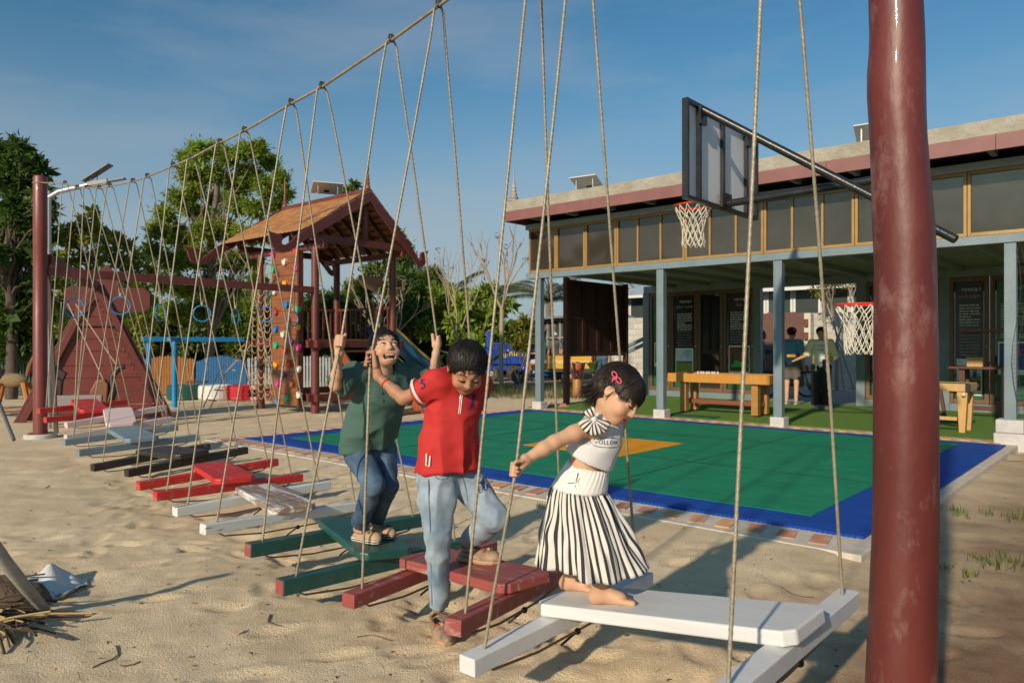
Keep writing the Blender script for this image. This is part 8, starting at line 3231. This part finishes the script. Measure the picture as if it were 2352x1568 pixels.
    for x, y in ((-.042, .018), (.040, .014), (.034, -.020), (.008, -.030), (-.028, -.020), (-.042, .018)):
        p = at(1318, 1102, 2.7) + Vector((.95, .1, -.12)) * x + Vector((.12, 0, 1)) * y
        hit = by_.ray_cast(p - pj * .2, pj)[0]
        if hit:
            stm.append(hit - pj * .011)
    MB().tube(stm, .0015, 4).build('stitching', pmat('stitch_dark', (0.16, 0.16, 0.18), .8), yk)
    pearl = pmat('pearl', (0.62, 0.55, 0.45), 0.25)
    for u, v in ((1316, 1108), (1367, 1090)):
        hit = by_.ray_cast(at(u, v, 2.6), pj)[0]
        if hit:
            MB().lathe(hit - pj * .012, [(.0095, 0), (.0095, .003), (.0065, .005), (.004, .008)], 14, -pj).build('button', pearl, yk, smooth=True)
    # bow on the shoulder
    kn = at(1364, 962, 2.725)
    bst = stripes('bow_stripes', 3, .40)
    lobes = [((-.50, -.25, .80), .048, .044), ((-.80, -.3, -.62), .062, .050), ((.12, -.40, -.95), .064, .046), ((.80, -.35, -.52), .066, .046)]
    for k, (dv, L, W) in enumerate(lobes):
        dv = Vector(dv).normalized()
        sd = dv.cross(Vector((-.2, -1, .1))).normalized()
        nr = sd.cross(dv).normalized()
        if nr.y > 0:
            nr = -nr
        P = []
        for i in range(9):
            q = i / 8
            row = []
            for j in range(15):
                s_ = j / 14 * 2 - 1
                w = W * (.12 + .88 * min(1, q * 1.25) ** .8) * .5
                bulge = .020 * math.sin(math.pi * min(1, q * .9)) * (1 - s_ * s_ * .6) + .005 * math.sin(s_ * 7 + k) * q
                row.append(kn + dv * (L * q * (1 - .08 * s_ * s_)) + sd * (w * s_) + nr * bulge)
            P.append(row)
        uvgrid('bow_loop', P, [j / 14 for j in range(15)], False, bst, sh, .002)
    MB().sphere(kn + Vector((0, -.012, 0)), (.012, .010, .014), 10, 8).build('bow_knot', whm, sh, smooth=True)


green_boy()
red_boy()
girl()
# ------------------------------------------------------------------ grown-ups in the background
def adult(label, foot, h, face, shirt, pants, pose=None, skin=None, cap=None, hair=True, shoes=None, shorts=False, wide=False, sleeve=.5, bun=False):
    ca, sa = math.cos(face), math.sin(face)
    f = Vector((ca, sa, 0))
    l_ = Vector((-sa, ca, 0))
    J = dict(hip=(0, 0, .52), chest=(0, .0, .72), neck=(0, .0, .825), head=(0, .02, .925), sl=(.105, 0, .805), sr=(-.105, 0, .805), el=(.135, -.01, .635), er=(-.135, -.01, .635), wl=(.14, .05, .49), wr=(-.14, .05, .49),
             hl=(.052, 0, .50), hr=(-.052, 0, .50), kl=(.06, .01, .28), kr=(-.06, .01, .28), al=(.06, -.01, .05), ar=(-.06, -.01, .05), look=(0, 1, 0))
    J.update(pose or {})
    o = Vector(foot)

    def W(n, e=(0, 0, 0)):
        x, y, z = J[n]
        return o + (l_ * (x + e[0]) + f * (y + e[1]) + Vector((0, 0, z + e[2]))) * h
    t_ = thing('person', label, 'person', foot)
    allp = np.array([tuple(W(n)) for n in J if n != 'look'])
    lo, hi = allp.min(0) - .2, allp.max(0) + .2
    lk = J['look']
    fw = (l_ * lk[0] + f * lk[1] + Vector((0, 0, lk[2]))).normalized()
    H = Head(W('head'), fw, Vector((0, 0, 1)) - fw * fw.z, .135 * h)
    B = Body(lo, hi, .0095)
    B.chain([W('hip'), W('chest'), W('neck')], [.085, .085, .05], .03, flat=f, ff=1.4)
    B.cone(W('neck'), H(0, -.05, -.25), .05, .048, .02)
    H.shape(B)
    for s in 'lr':
        B.chain([W('s' + s), W('e' + s), W('w' + s)], [.045, .038, .026], .02)
        d = (W('w' + s) - W('e' + s)).normalized()
        for j in range(4):
            q = W('w' + s) + d * .06 + l_ * (.011 * (j - 1.5))
            B.chain([W('w' + s), q, q + d * (.05 - .006 * abs(j - 1.5)) + f * .012], [.025, .012, .010], .006)
        B.chain([W('w' + s), W('w' + s) + d * .05 + f * .035], [.02, .011], .006)
        B.chain([W('h' + s), W('k' + s), W('a' + s)], [.075, .05, .036], .02)
    link('body', B.skin('body', None, H.tint()), t_, skin or sk2, True)
    H.features(t_, 'open')
    S = Body(lo, hi, .011)
    S.chain([W('chest', (0, 0, .04)), W('chest'), W('hip', (0, 0, -.02))], [.135, .135, .13], .03, flat=f, ff=1.35)
    S.cone(W('sl'), W('sr'), .062, .062, .04)
    for s in 'lr':
        S.cone(W('s' + s), W('s' + s).lerp(W('e' + s), min(1, sleeve * 1.6)), .062, .06, .02, cut=sleeve < .62)
        if sleeve > .62:
            S.cone(W('e' + s), W('e' + s).lerp(W('w' + s), sleeve), .056, .046, .02, cut=True)
    S.half(W('hip', (0, 0, -.015)), (0, 0, -1))
    S.cone(W('neck', (0, 0, -.005)), H(0, -.05, -.3), .055, .06, 0, sub=True)
    sh = link('shirt', S.skin('shirt', folds(.006, 10)), t_, shirt, True)
    Pn = Body(lo, hi, .011)
    Pn.cone(W('hl'), W('hr'), .105, .105, .03, flat=f, ff=1.1)
    for s in 'lr':
        e = .09 if wide else .052
        if shorts:
            Pn.cone(W('h' + s), W('h' + s).lerp(W('k' + s), .75), .10, .088, .03, cut=True)
        else:
            Pn.chain([W('h' + s), W('k' + s)], [.10, .088 if wide else .066], .03)
            Pn.cone(W('k' + s), W('a' + s), .088 if wide else .066, e, .02, cut=True)
    link('trousers', Pn.skin('trousers', folds(.006, 9, (1, 1, .4), 4)), t_, pants, True)
    for s in 'lr':
        if shoes:
            clog(t_, W('a' + s) + f * .055 - Vector((0, 0, .05 * h)), f, (0, 0, 1), .25, shoes, False)
    if hair:
        boy_hair(H, t_, 4, .0, 260, L=.16)
    if bun:
        MB().sphere(H(0, -.52, .12), .05, 10, 8).build('bun', hairm, t_, smooth=True)
    if cap:
        C = Body(np.array(H.c) - .25, np.array(H.c) + .25, .007)
        C.ell(H(0, -.07, .17), (.46 * H.h, .50 * H.h, .42 * H.h), H.R, 0)
        C.half(H(0, 0, .14), H.R @ Vector((0, .1, -1)))
        C.cone(H(-.18, .34, .15), H(.18, .34, .15), .16 * H.h, .16 * H.h, .01, flat=H.R @ Vector((0, 0, 1)), ff=7)
        C.cone(H(-.16, .52, .13), H(.16, .52, .13), .16 * H.h, .16 * H.h, .01, flat=H.R @ Vector((0, 0, 1)), ff=7)
        link('cap', C.skin('cap'), t_, cap, True)
    return t_, W, H, sh


crocs = pmat('clog_beige', (0.50, 0.39, 0.28), 0.6)
CR3 = (crocs, crocs, crocs, crocs, crocs)
dgrey = pmat('cloth_dark_grey', (0.10, 0.085, 0.08), 0.85, (0.13, 0.11, 0.10), 6)
jn = denim('jeans_far', (0.03, 0.06, 0.12), (0.07, 0.12, 0.19))
p = gnd(1886, 939, .03)
wt_ = pmat('tee_white', (0.82, 0.82, 0.82), 0.85)
t_, W, H, sh = adult('woman in white tee, pale yellow cardigan and wide black trousers standing on the turf edge', (p.x, p.y, .034), 1.60, -2.0, wt_, pmat('trousers_black', (0.010, 0.010, 0.012), 0.8), dict(er=(-.17, .03, .65), wr=(-.27, .14, .60), el=(.16, -.02, .64), wl=(.03, .13, .575), look=(0, 1, -.2)), cap=None, shoes=CR3, wide=True, bun=True, skin=sk1)
C = Body(np.array(p) - np.array((.7, .7, .1)), np.array(p) + np.array((.7, .7, 1.8)), .012)
C.chain([W('chest', (0, 0, .04)), W('chest'), W('hip', (0, 0, -.05))], [.150, .150, .165], .03, flat=W('hip', (0, 1, 0)) - W('hip'), ff=1.25)
C.cone(W('sl'), W('sr'), .070, .070, .04)
for s in 'lr':
    C.cone(W('s' + s), W('e' + s), .070, .066, .02, cut=(s == 'r'))
C.cone(W('el'), W('el').lerp(W('wl'), .25), .066, .06, .01, cut=True)
C.cone(W('neck', (0, .10, .04)), W('hip', (0, .13, -.1)), .105, .13, .0, sub=True)
C.half(W('hip', (0, 0, -.06)), (0, 0, -1))
C.cone(W('neck', (0, 0, -.02)), W('head'), .062, .062, 0, sub=True)
link('cardigan', C.skin('cardigan', folds(.007, 9)), t_, pmat('cardigan_yellow', (0.74, 0.68, 0.40), 0.85, (0.80, 0.74, 0.47), 6), True)
bv = bvh_of(sh)
vd = Vector((p.x, p.y, 0)).normalized()
rt = Vector((vd.y, -vd.x, 0))
for tx, dz in (("DON'T", .075), ('WORRY', -.005)):
    decal('lettering', text_mesh(tx, .085, spacing=1.1), bv, W('chest', (0, 0, 0)) + Vector((0, 0, dz)) - vd * .3, rt, (0, 0, 1), vd, pmat('ink_black', (0.02, 0.02, 0.025), .8), sh, .006)
pouch = MB().box(W('wl', (.02, .06, -.02)), (.10, .05, .17), -.4).build('phone_pouch', pmat('pouch_navy', (0.015, 0.02, 0.07), .5), None, bevel=.015)
tag(pouch, 'dark blue pouch held at the waist by the woman in the cardigan', 'pouch')
sn = MB().box(W('wr', (-.06, .05, .045)), (.16, .09, .06), .3).build('snack_bag', pmat('snack_orange', (0.62, 0.26, 0.04), .4, (0.7, 0.4, 0.1), 20), None, bevel=.02)
tag(sn, 'small orange snack bag held out by the woman in the cardigan', 'snack')
p = gnd(1818, 929, .03)
adult('person in blue tee, grey shorts and red cap half hidden by the middle column', (p.x, p.y, .034), 1.62, .9, pmat('tee_blue', (0.09, 0.27, 0.47), .85, (0.11, 0.31, 0.52), 6), dgrey, dict(el=(.15, .03, .64), wl=(.13, .13, .52)), cap=pmat('cap_red', (0.35, 0.03, 0.03), .8), shoes=(pmat('trainer', (0.5, 0.48, 0.42), .7, (.2, .2, .2), 30),) * 5, shorts=True, skin=sk1)
p = gnd(1748, 905, .03)
adult('person in blue denim jacket mostly hidden behind the inner grey column', (p.x, p.y, .034), 1.62, -.4, denim('denim_jacket', (0.06, 0.11, 0.19), (0.13, 0.20, 0.30)), jn, dict(el=(.15, .08, .66), wl=(.05, .17, .68)), sleeve=.9)
p = at(1275, 884, 24.8)
adult('man in grey tee and white cap standing behind the cargo tricycle', (p.x, p.y, .035), 1.66, -1.9, pmat('tee_grey', (0.11, 0.10, 0.095), .85, (0.14, 0.125, 0.12), 6), jn, dict(el=(.15, .02, .64)), cap=pmat('cap_white', (0.66, 0.65, 0.64), .8), sleeve=.5)
p = at(1240, 884, 23.4)
adult('rider in maroon tee and pale shorts seated on the cargo tricycle', (p.x, p.y, .035 - .02), 1.66, 2.9, pmat('tee_maroon', (0.16, 0.022, 0.035), .85, (0.20, 0.03, 0.045), 6), pmat('shorts_pale', (0.52, 0.40, 0.36), .85),
      dict(hip=(0, -.02, .46), chest=(0, -.02, .66), neck=(0, 0, .765), head=(0, .0, .865), sl=(.105, 0, .745), sr=(-.105, 0, .745), el=(.18, -.02, .63), wl=(.12, -.16, .66), er=(-.16, .10, .60), wr=(-.12, .26, .60), hl=(.052, 0, .45), hr=(-.052, 0, .45),
           kl=(.09, .20, .42), kr=(-.09, .20, .42), al=(.09, .18, .19), ar=(-.09, .18, .19), look=(.7, -.6, 0)), shorts=True, shoes=CR3)
p = gnd(1383, 884, .03)
adult('person in green top and jeans standing behind the louvred screen', (p.x, p.y, .035), 1.68, 1.2, pmat('tee_teal', (0.02, 0.10, 0.085), .85), jn, sleeve=.5)
